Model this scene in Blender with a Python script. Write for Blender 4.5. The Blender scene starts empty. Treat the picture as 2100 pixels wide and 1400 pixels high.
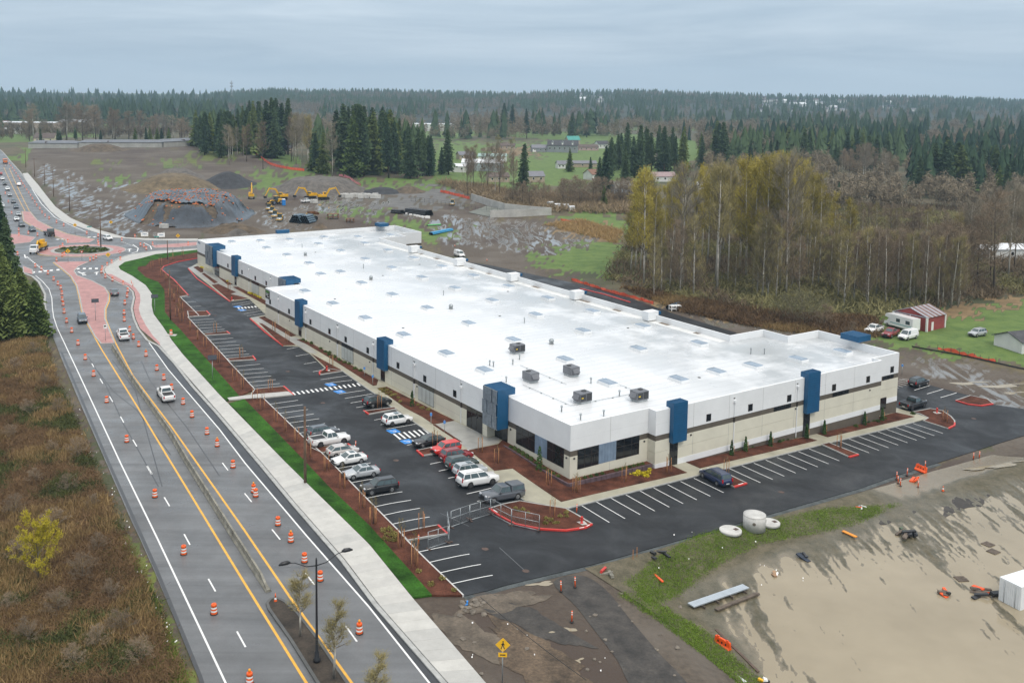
import bpy, bmesh, math, random
import numpy as np
from mathutils import Vector, Matrix
from mathutils.geometry import tessellate_polygon
random.seed(7); RNG = np.random.default_rng(11)
SC = bpy.context.scene
COL = SC.collection
# ------------------------------------------------------------------ camera
CAMH = 50.0
F, HY, PITCH, ROLL, PXC = 1994.887, 194.147, 5.976, 0.593, 959.086
TH = math.radians(32.73286); CT, ST = math.cos(TH), math.sin(TH)
_t, _r = math.radians(PITCH), math.radians(ROLL)
FW = np.array([0, math.cos(_t), -math.sin(_t)]); _up = np.array([0, math.sin(_t), math.cos(_t)]); _rt = np.array([1., 0, 0])
UP = math.cos(_r) * _up - math.sin(_r) * _rt
RT = math.cos(_r) * _rt + math.sin(_r) * _up
YPP = HY + F * math.tan(_t)
cd = bpy.data.cameras.new('camera'); cam = bpy.data.objects.new('camera', cd); COL.objects.link(cam)
M3 = Matrix(((RT[0], UP[0], -FW[0]), (RT[1], UP[1], -FW[1]), (RT[2], UP[2], -FW[2])))
cam.matrix_world = Matrix.Translation((0, 0, CAMH)) @ M3.to_4x4()
cd.sensor_width = 36.0; cd.sensor_fit = 'HORIZONTAL'; cd.lens = F * 36.0 / 2100
cd.shift_x = (1050 - PXC) / 2100; cd.shift_y = -(700 - YPP) / 2100
cd.clip_start = 0.5; cd.clip_end = 30000
SC.camera = cam
# ------------------------------------------------------------------ sky, sun, exposure
SUN_EL, SUN_AZ = math.radians(52), math.radians(150)      # azimuth from +Y towards +X
world = bpy.data.worlds.new('World'); SC.world = world; world.use_nodes = True
wn, wl = world.node_tree.nodes, world.node_tree.links
wn.clear()
def wnode(t, **k):
    n = wn.new(t)
    for a, b in k.items(): setattr(n, a, b)
    return n
wo = wnode('ShaderNodeOutputWorld'); bg = wnode('ShaderNodeBackground'); wl.new(bg.outputs[0], wo.inputs[0])
sky = wnode('ShaderNodeTexSky', sky_type='NISHITA', sun_disc=False, sun_elevation=SUN_EL, sun_rotation=SUN_AZ, air_density=1.5, dust_density=3.0)
tc = wnode('ShaderNodeTexCoord'); sep = wnode('ShaderNodeSeparateXYZ'); wl.new(tc.outputs['Generated'], sep.inputs[0])
def wmath(op, a, b=None, c=None, clamp=False):
    n = wnode('ShaderNodeMath', operation=op, use_clamp=clamp)
    for i, v in enumerate((a, b, c)):
        if v is None: continue
        if isinstance(v, (int, float)): n.inputs[i].default_value = v
        else: wl.new(v, n.inputs[i])
    return n.outputs[0]
el = wmath('MAXIMUM', sep.outputs['Z'], 0.0)
cie = wmath('MULTIPLY_ADD', el, 1.75, 1.1)                 # overcast sky: the zenith brighter than the horizon
mp = wnode('ShaderNodeMapping'); mp.inputs['Scale'].default_value = (1.2, 1.2, 13.0); wl.new(tc.outputs['Generated'], mp.inputs[0])
nz = wnode('ShaderNodeTexNoise'); nz.inputs['Scale'].default_value = 2.6; nz.inputs['Detail'].default_value = 7; nz.inputs['Roughness'].default_value = 0.58
nz.inputs['Distortion'].default_value = 0.35; wl.new(mp.outputs[0], nz.inputs['Vector'])
cr = wnode('ShaderNodeValToRGB'); cr.color_ramp.elements[0].position = 0.34; cr.color_ramp.elements[1].position = 0.72
cr.color_ramp.elements[0].color = (0.395, 0.50, 0.605, 1); cr.color_ramp.elements[1].color = (0.575, 0.67, 0.76, 1)
wl.new(nz.outputs['Fac'], cr.inputs[0])
hz = wnode('ShaderNodeMapRange', interpolation_type='SMOOTHSTEP'); hz.inputs['From Min'].default_value = 0.0; hz.inputs['From Max'].default_value = 0.055
hz.inputs['To Min'].default_value = 0.75; hz.inputs['To Max'].default_value = 0.0; wl.new(el, hz.inputs['Value'])
hm = wnode('ShaderNodeMix', data_type='RGBA'); wl.new(hz.outputs[0], hm.inputs['Factor']); wl.new(cr.outputs[0], hm.inputs[6]); hm.inputs[7].default_value = (0.56, 0.67, 0.765, 1)
ov = wnode('ShaderNodeVectorMath', operation='SCALE'); zn = wnode('ShaderNodeMapRange', interpolation_type='SMOOTHSTEP'); zn.inputs['From Min'].default_value = 0.12; zn.inputs['From Max'].default_value = 0.6; wl.new(el, zn.inputs['Value'])
hn = wnode('ShaderNodeMix', data_type='RGBA'); wl.new(zn.outputs[0], hn.inputs['Factor']); wl.new(hm.outputs[2], hn.inputs[6]); hn.inputs[7].default_value = (0.57, 0.575, 0.58, 1)   # thick cloud overhead is neutral grey
wl.new(hn.outputs[2], ov.inputs[0]); wl.new(cie, ov.inputs['Scale'])
nsk = wnode('ShaderNodeVectorMath', operation='SCALE'); wl.new(sky.outputs[0], nsk.inputs[0]); nsk.inputs['Scale'].default_value = 0.06
mx = wnode('ShaderNodeMix', data_type='RGBA'); mx.inputs['Factor'].default_value = 0.90
wl.new(nsk.outputs[0], mx.inputs[6]); wl.new(ov.outputs[0], mx.inputs[7]); wl.new(mx.outputs[2], bg.inputs['Color'])
bg.inputs['Strength'].default_value = 1.0
sd = bpy.data.lights.new('sun', 'SUN'); sun = bpy.data.objects.new('sun', sd); COL.objects.link(sun)
sd.energy = 1.5; sd.angle = math.radians(20); sd.color = (1.0, 0.94, 0.85)
sdir = Vector((math.sin(SUN_AZ) * math.cos(SUN_EL), math.cos(SUN_AZ) * math.cos(SUN_EL), math.sin(SUN_EL)))
sun.rotation_euler = sdir.to_track_quat('Z', 'Y').to_euler(); sun.location = (0, 0, 200)
SC.view_settings.view_transform = 'Standard'; SC.view_settings.look = 'None'
SC.view_settings.exposure = 0.0; SC.view_settings.gamma = 1.0
SC.render.engine = 'CYCLES'
SC.cycles.use_denoising = True
SC.cycles.max_bounces = 4; SC.cycles.diffuse_bounces = 2; SC.cycles.glossy_bounces = 2; SC.cycles.transparent_max_bounces = 12
SC.cycles.volume_bounces = 0; SC.cycles.caustics_reflective = False; SC.cycles.caustics_refractive = False
# ------------------------------------------------------------------ terrain height
def sstep(a, b, x):
    t = np.clip((x - a) / (b - a), 0, 1); return t * t * (3 - 2 * t)
OU, OV = 78.7, 96.8                                     # warehouse corner nearest the camera, in street coordinates
def loc(x, y): return x * CT + y * ST - OU, -x * ST + y * CT - OV
def wxy(l, m):
    u, v = l + OU, m + OV
    return u * CT - v * ST, u * ST + v * CT
def g(x, y):
    x = np.asarray(x, float); y = np.asarray(y, float)
    l, m = loc(x, y)
    z = np.interp(l, [-25, 0, 71.6, 90], [0.875, 0.0, -2.864, -3.1])
    z = z - 0.9 * sstep(16, -4, m) * sstep(-30, -8, l)
    fld = sstep(-19.5, -26.5, m) * sstep(-7.5, 0.0, l + 6.2 + 0.36 * (-28.3 - m)) * sstep(115, 88, l)
    z = z * (1 - fld) + (-2.3) * fld
    z = z * (1 - sstep(190, 300, m))
    z = z + 9 * np.exp(-(((x + 250) / 230) ** 2 + ((y - 720) / 210) ** 2))
    return z
def ray(px, py):
    return FW + RT * (px - PXC) / F - UP * (py - YPP) / F
def G(px, py, dz=0.0):
    d = ray(px, py); z = 0.0
    for _ in range(25):
        k = (z - CAMH) / d[2]; z = 0.5 * z + 0.5 * float(g(d[0] * k, d[1] * k))
    k = (z - CAMH) / d[2]
    return Vector((d[0] * k, d[1] * k, z + dz))
def GZ(px, py, z):
    d = ray(px, py); k = (z - CAMH) / d[2]; return Vector((d[0] * k, d[1] * k, z))
def proj(x, y, z):
    x, y, z = np.asarray(x, float), np.asarray(y, float), np.asarray(z, float) - CAMH
    dep = x * FW[0] + y * FW[1] + z * FW[2]; dep = np.where(np.abs(dep) < 1e-3, 1e-3, dep)
    return PXC + F * (x * RT[0] + y * RT[1] + z * RT[2]) / dep, YPP - F * (x * UP[0] + y * UP[1] + z * UP[2]) / dep, dep
def gz(x, y): return float(g(x, y))
# ------------------------------------------------------------------ materials
MATS = {}
def nodes_of(name):
    m = bpy.data.materials.new(name); m.use_nodes = True
    nt = m.node_tree; b = nt.nodes['Principled BSDF']; return m, nt, b
def vnoise(nt, scale, detail=4, rough=0.55, vec=None, dist=0.0):
    n = nt.nodes.new('ShaderNodeTexNoise'); n.inputs['Scale'].default_value = scale; n.inputs['Detail'].default_value = detail
    n.inputs['Roughness'].default_value = rough; n.inputs['Distortion'].default_value = dist
    if vec is None:
        c = nt.nodes.new('ShaderNodeNewGeometry'); vec = c.outputs['Position']
    nt.links.new(vec, n.inputs['Vector']); return n.outputs['Fac']
def ramp(nt, fac, p0, p1, c0=(0, 0, 0), c1=(1, 1, 1)):
    r = nt.nodes.new('ShaderNodeValToRGB'); r.color_ramp.elements[0].position = p0; r.color_ramp.elements[1].position = p1
    r.color_ramp.elements[0].color = (*c0, 1); r.color_ramp.elements[1].color = (*c1, 1)
    nt.links.new(fac, r.inputs[0]); return r.outputs[0]
def mixc(nt, fac, a, b, blend='MIX'):
    m = nt.nodes.new('ShaderNodeMix'); m.data_type = 'RGBA'; m.blend_type = blend
    for sock, v in ((m.inputs[0], fac), (m.inputs[6], a), (m.inputs[7], b)):
        if isinstance(v, (int, float)): sock.default_value = v
        elif isinstance(v, tuple): sock.default_value = (*v, 1)
        else: nt.links.new(v, sock)
    return m.outputs[2]
def mrange(nt, v, a, b, c, d):
    m = nt.nodes.new('ShaderNodeMapRange'); nt.links.new(v, m.inputs[0])
    for i, k in enumerate((a, b, c, d)): m.inputs[i + 1].default_value = k
    return m.outputs[0]
def bump(nt, b, h, strength=0.3, dist=0.05):
    n = nt.nodes.new('ShaderNodeBump'); n.inputs['Strength'].default_value = strength; n.inputs['Distance'].default_value = dist
    nt.links.new(h, n.inputs['Height']); nt.links.new(n.outputs[0], b.inputs['Normal'])
def mat(name, col, rough=0.6, var=0.12, scale=1.5, fine=0.0, fscale=30, bmp=0.0, bscale=20, metal=0.0, spec=0.5, col2=None, coat=0.0, obj=False, wet=None, streak=None):
    """one surface: base colour broken up by a broad and a fine noise, own gloss and relief"""
    if name in MATS: return MATS[name]
    m, nt, b = nodes_of(name)
    vec = None
    if obj:
        t = nt.nodes.new('ShaderNodeTexCoord'); vec = t.outputs['Object']
    c2 = col2 or tuple(max(0, c * (1 - 2 * var)) for c in col)
    c1 = col if col2 else tuple(min(1, c * (1 + var)) for c in col)
    out = mixc(nt, ramp(nt, vnoise(nt, scale, 5, 0.6, vec), 0.3, 0.7), c2, c1)
    if fine:
        f = vnoise(nt, fscale, 3, 0.7, vec)
        out = mixc(nt, 1.0, out, ramp(nt, f, 0.25, 0.75, (1 - fine,) * 3, (1 + fine,) * 3), 'MULTIPLY')
    if streak:
        mq = nt.nodes.new('ShaderNodeMapping'); mq.inputs['Rotation'].default_value = (0, 0, -streak[0]); mq.inputs['Scale'].default_value = (streak[1], streak[2], 1); ge_ = nt.nodes.new('ShaderNodeNewGeometry'); nt.links.new(ge_.outputs['Position'], mq.inputs[0])
        out = mixc(nt, 1.0, out, ramp(nt, vnoise(nt, 1.0, 5, 0.6, mq.outputs[0], 0.3), 0.3, 0.7, (1 - streak[3],) * 3, (1 + streak[3],) * 3), 'MULTIPLY')
    nt.links.new(out, b.inputs['Base Color'])
    if wet:
        w = vnoise(nt, wet[0], 5, 0.6, vec, 0.4)
        nt.links.new(mrange(nt, w, wet[1], wet[2], wet[3], rough), b.inputs['Roughness'])
    else: b.inputs['Roughness'].default_value = rough
    b.inputs['Metallic'].default_value = metal; b.inputs['Specular IOR Level'].default_value = spec
    if coat: b.inputs['Coat Weight'].default_value = coat; b.inputs['Coat Roughness'].default_value = 0.08
    if bmp: bump(nt, b, vnoise(nt, bscale, 4, 0.6, vec), bmp, 0.05)
    MATS[name] = m; return m
# ------------------------------------------------------------------ object helpers
def link(o, parent=None):
    COL.objects.link(o)
    if parent is not None: o.parent = parent
    return o
def tag(o, label=None, cat=None, group=None, kind=None):
    for k, v in (('label', label), ('category', cat), ('group', group), ('kind', kind)):
        if v: o[k] = v
    return o
def empty(name, loc_, rz=0.0, label=None, cat=None, group=None, kind=None):
    o = bpy.data.objects.new(name, None); o.location = loc_; o.rotation_euler = (0, 0, rz); o.empty_display_size = 0.3
    COL.objects.link(o); return tag(o, label, cat, group, kind)
def mesh_np(name, v, f, mats=(), mi=None, smooth=False):
    me = bpy.data.meshes.new(name)
    v = np.asarray(v, dtype=np.float32).reshape(-1, 3); f = np.asarray(f, dtype=np.int32)
    n, k = f.shape
    me.vertices.add(len(v)); me.vertices.foreach_set('co', v.ravel())
    me.loops.add(n * k); me.loops.foreach_set('vertex_index', f.ravel())
    me.polygons.add(n); me.polygons.foreach_set('loop_start', np.arange(n, dtype=np.int32) * k)
    me.polygons.foreach_set('loop_total', np.full(n, k, dtype=np.int32))
    if mi is not None: me.polygons.foreach_set('material_index', np.asarray(mi, dtype=np.int32))
    if smooth: me.polygons.foreach_set('use_smooth', np.ones(n, dtype=bool))
    for m in mats: me.materials.append(m)
    me.update(); me.validate(); return me
class MB:
    """collects shapes into ONE mesh"""
    def __init__(s): s.v = []; s.f = []; s.m = []; s.sm = []
    def add(s, vs, fs, mi=0, smooth=False):
        o = len(s.v); s.v += [tuple(p) for p in vs]; s.f += [tuple(i + o for i in f) for f in fs]; s.m += [mi] * len(fs); s.sm += [smooth] * len(fs); return s
    def box(s, x0, x1, y0, y1, z0, z1, mi=0):
        return s.add([(x0, y0, z0), (x1, y0, z0), (x1, y1, z0), (x0, y1, z0), (x0, y0, z1), (x1, y0, z1), (x1, y1, z1), (x0, y1, z1)],
                     [(0, 3, 2, 1), (4, 5, 6, 7), (0, 1, 5, 4), (1, 2, 6, 5), (2, 3, 7, 6), (3, 0, 4, 7)], mi)
    def frustum(s, c, b, t, z0, z1, mi=0, dx=0, dy=0):
        (bx, by), (tx, ty) = b, t
        return s.add([(c[0] - bx, c[1] - by, z0), (c[0] + bx, c[1] - by, z0), (c[0] + bx, c[1] + by, z0), (c[0] - bx, c[1] + by, z0),
                      (c[0] + dx - tx, c[1] + dy - ty, z1), (c[0] + dx + tx, c[1] + dy - ty, z1), (c[0] + dx + tx, c[1] + dy + ty, z1), (c[0] + dx - tx, c[1] + dy + ty, z1)],
                     [(0, 3, 2, 1), (4, 5, 6, 7), (0, 1, 5, 4), (1, 2, 6, 5), (2, 3, 7, 6), (3, 0, 4, 7)], mi)
    def tube(s, pts, rad, n=8, mi=0, caps=True, smooth=True):
        pts = [Vector(p) for p in pts]; rad = rad if isinstance(rad, (list, tuple)) else [rad] * len(pts)
        o = len(s.v); a = None
        for i, p in enumerate(pts):
            d = (pts[min(i + 1, len(pts) - 1)] - pts[max(i - 1, 0)]).normalized()
            if a is None: a = d.orthogonal().normalized()
            a = (a - d * a.dot(d)).normalized(); b = d.cross(a)
            for k in range(n):
                t = 2 * math.pi * k / n; s.v.append(tuple(p + (a * math.cos(t) + b * math.sin(t)) * rad[i]))
        for i in range(len(pts) - 1):
            for k in range(n):
                q = o + i * n; s.f.append((q + k, q + (k + 1) % n, q + n + (k + 1) % n, q + n + k)); s.m.append(mi); s.sm.append(smooth)
        if caps:
            s.f.append(tuple(o + k for k in reversed(range(n)))); s.m.append(mi); s.sm.append(False)
            e = o + (len(pts) - 1) * n; s.f.append(tuple(e + k for k in range(n))); s.m.append(mi); s.sm.append(False)
        return s
    def lathe(s, prof, n=16, mi=0, c=(0, 0), smooth=True, capt=True):
        return s.tube([(c[0], c[1], z) for r, z in prof], [max(r, 1e-3) for r, z in prof], n, mi, capt, smooth)
    def mesh(s, name, mats):
        me = bpy.data.meshes.new(name); me.from_pydata(s.v, [], s.f)
        for m in (mats if isinstance(mats, (list, tuple)) else [mats]): me.materials.append(m)
        me.polygons.foreach_set('material_index', s.m); me.polygons.foreach_set('use_smooth', s.sm); me.update(); return me
    def build(s, name, mats, parent=None):
        return link(bpy.data.objects.new(name, s.mesh(name, mats)), parent)
def copy_tree(o, parent=None):
    c = o.copy(); COL.objects.link(c)
    if parent is not None: c.parent = parent
    for ch in o.children: copy_tree(ch, c)
    return c
def ordn(i):
    i += 1
    return '%d%s' % (i, 'th' if 10 <= i % 100 <= 20 else {1: 'st', 2: 'nd', 3: 'rd'}.get(i % 10, 'th'))
def P(lst, o=None, s=1.0):
    return [((o[0] + a / s, o[1] + b / s) if o else (a, b)) for a, b in lst]
def W(lst): return [G(a, b) for a, b in lst]
def smooth_path(pts, per=6, closed=False):
    pts = [Vector((p[0], p[1], 0)) for p in pts]; n = len(pts); out = []
    rng = range(n if closed else n - 1)
    for i in rng:
        if closed: p0, p1, p2, p3 = pts[i - 1], pts[i], pts[(i + 1) % n], pts[(i + 2) % n]
        else: p0, p1, p2, p3 = pts[max(i - 1, 0)], pts[i], pts[i + 1], pts[min(i + 2, n - 1)]
        for k in range(per):
            t = k / per
            out.append(0.5 * ((2 * p1) + (p2 - p0) * t + (2 * p0 - 5 * p1 + 4 * p2 - p3) * t * t + (3 * p1 - p0 - 3 * p2 + p3) * t ** 3))
    if not closed: out.append(pts[-1])
    return out
def resample(pts, step, closed=False):
    out = []
    n = len(pts)
    for i in range(n if closed else n - 1):
        a, b = Vector(pts[i][:2]), Vector(pts[(i + 1) % n][:2]); k = max(1, int(math.ceil((b - a).length / step)))
        for j in range(k): out.append(a.lerp(b, j / k))
    if not closed: out.append(Vector(pts[-1][:2]))
    return out
def sheet(name, pts, material, off=0.0, cell=5.0, parent=None, skirt=0.0, kind='structure', zfun=None, label=None):
    """a ground surface draped over the terrain"""
    zf = zfun or gz
    bm = bmesh.new()
    vs_ = [bm.verts.new((p[0], p[1], 0)) for p in pts]
    for t_ in tessellate_polygon([[Vector((p[0], p[1], 0)) for p in pts]]):
        try: bm.faces.new([vs_[i] for i in t_])
        except ValueError: pass
    L = [loc(p[0], p[1]) for p in pts]
    for ax in (0, 1):
        lo, hi = min(q[ax] for q in L), max(q[ax] for q in L)
        k = math.floor(lo / cell) + 1
        while k * cell < hi:
            c = wxy(k * cell, 0) if ax == 0 else wxy(0, k * cell)
            no = (CT, ST, 0) if ax == 0 else (-ST, CT, 0)
            bmesh.ops.bisect_plane(bm, geom=bm.verts[:] + bm.edges[:] + bm.faces[:], plane_co=(c[0], c[1], 0), plane_no=no, dist=1e-4); k += 1
    for v in bm.verts: v.co.z = zf(v.co.x, v.co.y) + off
    for f in bm.faces:
        if f.normal.z < 0: f.normal_flip()
    bm.normal_update()
    for f in bm.faces:
        if f.normal.z < 0: f.normal_flip()
    if skirt:
        ed = [e for e in bm.edges if e.is_boundary]
        r = bmesh.ops.extrude_edge_only(bm, edges=ed)
        for v in [q for q in r['geom'] if isinstance(q, bmesh.types.BMVert)]: v.co.z -= skirt
    me = bpy.data.meshes.new(name); bm.to_mesh(me); bm.free(); me.materials.append(material)
    o = link(bpy.data.objects.new(name, me), parent)
    if parent is None: tag(o, label, kind=kind)
    return o
def strip(name, pts, w, material, off, parent=None, h=0.0, step=4.0, closed=False, kind='structure', side=0.0, zfun=None):
    """a painted line (h = 0) or a raised kerb (h > 0) along a path; side shifts it sideways"""
    zf = zfun or gz
    p = resample(pts, step, closed); n = len(p); v = []; f = []
    for i in range(n):
        a, b = (p[i - 1] if (i or closed) else p[i]), (p[(i + 1) % n] if (i < n - 1 or closed) else p[i])
        d = (b - a); d = d.normalized() if d.length > 1e-6 else Vector((1, 0)); nn = Vector((-d.y, d.x))
        for q in ((w / 2 + side), (-w / 2 + side)):
            c = p[i] + nn * q; z = zf(c.x, c.y) + off; v.append((c.x, c.y, z + h))
            if h: v.append((c.x, c.y, z - 0.12))
    st = 4 if h else 2
    for i in range(n if closed else n - 1):
        a, b = i * st, ((i + 1) % n) * st
        if h: f += [(a, a + 2, b + 2, b), (a + 1, a, b, b + 1), (a + 2, a + 3, b + 3, b + 2)]
        else: f.append((a, a + 1, b + 1, b))
    if h and not closed: f += [(0, 1, 3, 2), ((n - 1) * 4, (n - 1) * 4 + 2, (n - 1) * 4 + 3, (n - 1) * 4 + 1)]
    me = bpy.data.meshes.new(name); me.from_pydata(v, [], f); me.materials.append(material); me.update()
    o = link(bpy.data.objects.new(name, me), parent)
    if parent is None: tag(o, kind=kind)
    return o
def inside(poly, X, Y):
    """point in polygon, vectorised"""
    r = np.zeros(X.shape, bool); n = len(poly)
    for i in range(n):
        x1, y1 = poly[i]; x2, y2 = poly[(i + 1) % n]
        c = ((y1 > Y) != (y2 > Y)) & (X < (x2 - x1) * (Y - y1) / ((y2 - y1) if y2 != y1 else 1e-9) + x1)
        r ^= c
    return r
_perm = RNG.random((256, 256))
def vn(x, y):
    xi, yi = np.floor(x).astype(int), np.floor(y).astype(int); fx, fy = x - xi, y - yi
    fx, fy = fx * fx * (3 - 2 * fx), fy * fy * (3 - 2 * fy)
    a, b = _perm[xi % 256, yi % 256], _perm[(xi + 1) % 256, yi % 256]; c, d = _perm[xi % 256, (yi + 1) % 256], _perm[(xi + 1) % 256, (yi + 1) % 256]
    return (a * (1 - fx) + b * fx) * (1 - fy) + (c * (1 - fx) + d * fx) * fy
def fbm(x, y, o=4):
    s = 0; a = 0.5
    for k in range(o): s = s + a * vn(x * 2 ** k + 17.3 * k, y * 2 ** k + 5.1 * k); a *= 0.5
    return s / (1 - 0.5 ** o)
# ------------------------------------------------------------------ ground
def build_ground():
    ys = np.concatenate([np.arange(2600, 1420, -40), np.arange(1420, 330, -4.5), np.arange(330, 215, -2.0), np.arange(215, 198.5, -0.8)])
    d = F * CAMH / (ys - 194.0)
    xs = np.concatenate([np.arange(-4000, -150, 110), np.arange(-150, 2250, 5.5), np.arange(2250, 6200, 110)])
    ta = (xs - PXC) / F
    X = d[:, None] * ta[None, :]; Y = np.repeat(d[:, None], len(ta), 1); Z = g(X, Y) - 0.09
    nr, nc = X.shape
    idx = np.arange(nr * nc).reshape(nr, nc)
    f = np.stack([idx[:-1, :-1], idx[:-1, 1:], idx[1:, 1:], idx[1:, :-1]], -1).reshape(-1, 4)
    px, py, _ = proj(X, Y, Z)
    sc_ = np.clip((py - 190) / 60, 0.12, 3)
    jx = px + (fbm(X * 0.22, Y * 0.22) - 0.5) * 34 * sc_; jy = py + (fbm(X * 0.22 + 50, Y * 0.22 + 9) - 0.5) * 16 * sc_
    jx = jx + (fbm(X * 1.3 + 7, Y * 1.3, 3) - 0.5) * 26 * sc_; jy = jy + (fbm(X * 1.3 + 3, Y * 1.3 + 8, 3) - 0.5) * 12 * sc_
    C = {k: np.zeros(X.shape, np.float32) for k in ('grass', 'mud', 'straw', 'moss', 'wet', 'gravel')}
    def paint(k, poly, val=1.0, clear=True):
        m = inside(poly, jx, jy)
        if clear:
            for q in C:
                if q != 'wet': C[q][m] = 0
        C[k][m] = val
    # broad fields far off
    far = (py < 330) & (fbm(X * 0.006, Y * 0.004, 3) > 0.56); C['grass'][far] = 0.7
    paint('grass', [(880, 290), (1400, 290), (1420, 365), (1330, 380), (1000, 395), (880, 385)], 0.66)
    paint('straw', [(1000, 300), (1080, 303), (1120, 318), (1000, 322)], 0.6)
    paint('grass', [(1130, 432), (1290, 440), (1320, 480), (1180, 478), (1120, 452)])
    paint('grass', [(500, 310), (600, 312), (640, 350), (560, 335)], 0.8)
    # the building site
    paint('mud', [(44, 330), (58, 303), (200, 294), (455, 297), (520, 316), (600, 345), (690, 357), (760, 386), (905, 380), (975, 398), (1000, 440), (1140, 445), (1250, 492), (1060, 523), (1110, 552), (1230, 590), (1390, 640), (1520, 672), (1700, 690), (1830, 715), (2100, 770), (2100, 905), (1850, 905), (1700, 760), (1400, 720), (900, 520), (860, 470), (400, 500), (330, 502), (230, 486), (140, 448), (98, 398), (52, 352)])
    paint('grass', [(48, 345), (36, 300), (64, 308), (58, 335)], 0.8)
    paint('grass', [(465, 355), (500, 350), (640, 352), (735, 376), (745, 392), (690, 386), (600, 372), (560, 392), (520, 372)])
    paint('grass', [(730, 366), (905, 368), (930, 380), (860, 392), (760, 388)])
    paint('grass', [(655, 416), (690, 424), (760, 446), (850, 458), (905, 466), (940, 474), (938, 490), (870, 484), (800, 462), (690, 440), (650, 430)])
    paint('grass', [(760, 428), (850, 448), (845, 456), (755, 440)], .8); paint('grass', [(470, 385), (560, 388), (555, 396), (470, 392)], .7); paint('grass', [(300, 330), (360, 326), (420, 338), (340, 346)], .55)
    paint('grass', [(850, 478), (920, 475), (925, 490), (870, 496)])
    paint('grass', [(205, 366), (300, 368), (290, 376), (205, 380)]); paint('moss', [(185, 334), (225, 332), (230, 342), (188, 344)])
    paint('moss', [(360, 318), (455, 303), (500, 315), (470, 330), (400, 332)], 0.75); paint('moss', [(410, 318), (440, 322), (440, 330), (415, 330)])
    paint('grass', [(1060, 524), (1245, 494), (1310, 520), (1330, 570), (1240, 566), (1150, 560), (1100, 545)])
    paint('straw', [(1125, 468), (1180, 452), (1275, 470), (1265, 498), (1250, 494)])
    paint('straw', [(1290, 605), (1400, 625), (1560, 640), (1800, 668), (1790, 690), (1560, 668), (1400, 645), (1330, 632)], 0.8)
    paint('grass', [(1772, 662), (1930, 640), (2200, 590), (2200, 775), (1990, 735), (1850, 705), (1790, 690)])
    paint('straw', [(1930, 632), (2200, 580), (2200, 605), (1930, 655)], 0.7)
    paint('gravel', [(880, 385), (980, 400), (970, 412), (800, 432), (640, 425), (600, 415), (760, 412)], 0.85)
    # wet ground
    for pl in ([(245, 420), (300, 410), (290, 470), (330, 485), (280, 486), (245, 470)], [(215, 380), (290, 380), (280, 398), (240, 396)],
               [(900, 470), (1240, 488), (1100, 520), (1000, 505), (920, 500)], [(80, 345), (130, 350), (260, 470), (160, 440)], [(520, 445), (640, 440), (620, 466), (540, 466)],
               [(820, 440), (1000, 450), (1150, 470), (1000, 480), (880, 462)], [(1880, 720), (2100, 800), (2100, 850), (1900, 770)], [(1400, 640), (1700, 690), (1560, 690)], [(640, 400), (800, 420), (760, 440), (620, 430)]):
        m = inside(pl, jx, jy); C['wet'][m] = 1.0
    # near ground
    paint('mud', [(840, 1228), (1000, 1205), (1200, 1150), (1500, 1062), (1800, 975), (2300, 830), (2300, 1800), (600, 1800), (930, 1400)])
    paint('mud', [(84, 640), (98, 655), (128, 735), (165, 825), (222, 945), (275, 1070), (325, 1180), (373, 1297), (416, 1400), (392, 1400), (352, 1297), (304, 1180), (256, 1070), (202, 945), (147, 825), (110, 735)])
    paint('moss', [(205, 1085), (262, 1100), (335, 1240), (420, 1420), (300, 1420), (232, 1220)], 0.9)
    m = inside([(0, 1250), (120, 1230), (330, 1400), (300, 1500), (0, 1500)], jx, jy); C['straw'][m] = 0.7
    me = mesh_np('ground', np.stack([X, Y, Z], -1), f, smooth=True)
    for k, a in C.items():
        at = me.attributes.new(k, 'FLOAT', 'POINT'); at.data.foreach_set('value', a.ravel())
    m, nt, b = nodes_of('ground_cover')
    def attr(k):
        n = nt.nodes.new('ShaderNodeAttribute'); n.attribute_name = k; return n.outputs['Fac']
    n1 = vnoise(nt, 0.25, 6, 0.65); n2 = vnoise(nt, 1.6, 5, 0.7); n3 = vnoise(nt, 0.03, 4, 0.5)
    col = mixc(nt, ramp(nt, n1, 0.35, 0.65), (0.065, 0.053, 0.030), (0.145, 0.115, 0.060))
    col = mixc(nt, ramp(nt, n3, 0.45, 0.6), col, (0.055, 0.062, 0.024))
    def layer(col, k, c0, c1, nn=n2):
        w = nt.nodes.new('ShaderNodeMath'); w.operation = 'MULTIPLY_ADD'; nt.links.new(nn, w.inputs[0]); w.inputs[1].default_value = 0.7; nt.links.new(attr(k), w.inputs[2])
        return mixc(nt, ramp(nt, w.outputs[0], 0.72, 0.98), col, mixc(nt, ramp(nt, n1, 0.3, 0.7), c0, c1))
    col = layer(col, 'straw', (0.14, 0.095, 0.045), (0.30, 0.20, 0.095))
    col = layer(col, 'grass', (0.060, 0.115, 0.018), (0.14, 0.205, 0.042))
    col = layer(col, 'moss', (0.06, 0.085, 0.018), (0.15, 0.17, 0.032))
    mudc = mixc(nt, ramp(nt, n2, 0.3, 0.75), (0.050, 0.037, 0.026), (0.135, 0.105, 0.075))
    mudc = mixc(nt, ramp(nt, vnoise(nt, 0.05, 5, 0.6), 0.45, 0.66), mudc, (0.135, 0.113, 0.09)); mudc = mixc(nt, ramp(nt, vnoise(nt, 0.018, 4, 0.6), 0.5, 0.6), mudc, (0.065, 0.045, 0.033))
    col = mixc(nt, attr('mud'), col, mudc)
    col = layer(col, 'gravel', (0.09, 0.088, 0.085), (0.17, 0.165, 0.155))
    mpn = nt.nodes.new('ShaderNodeMapping'); mpn.inputs['Rotation'].default_value = (0, 0, 0.75); mpn.inputs['Scale'].default_value = (0.35, 0.06, 0.2)
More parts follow.
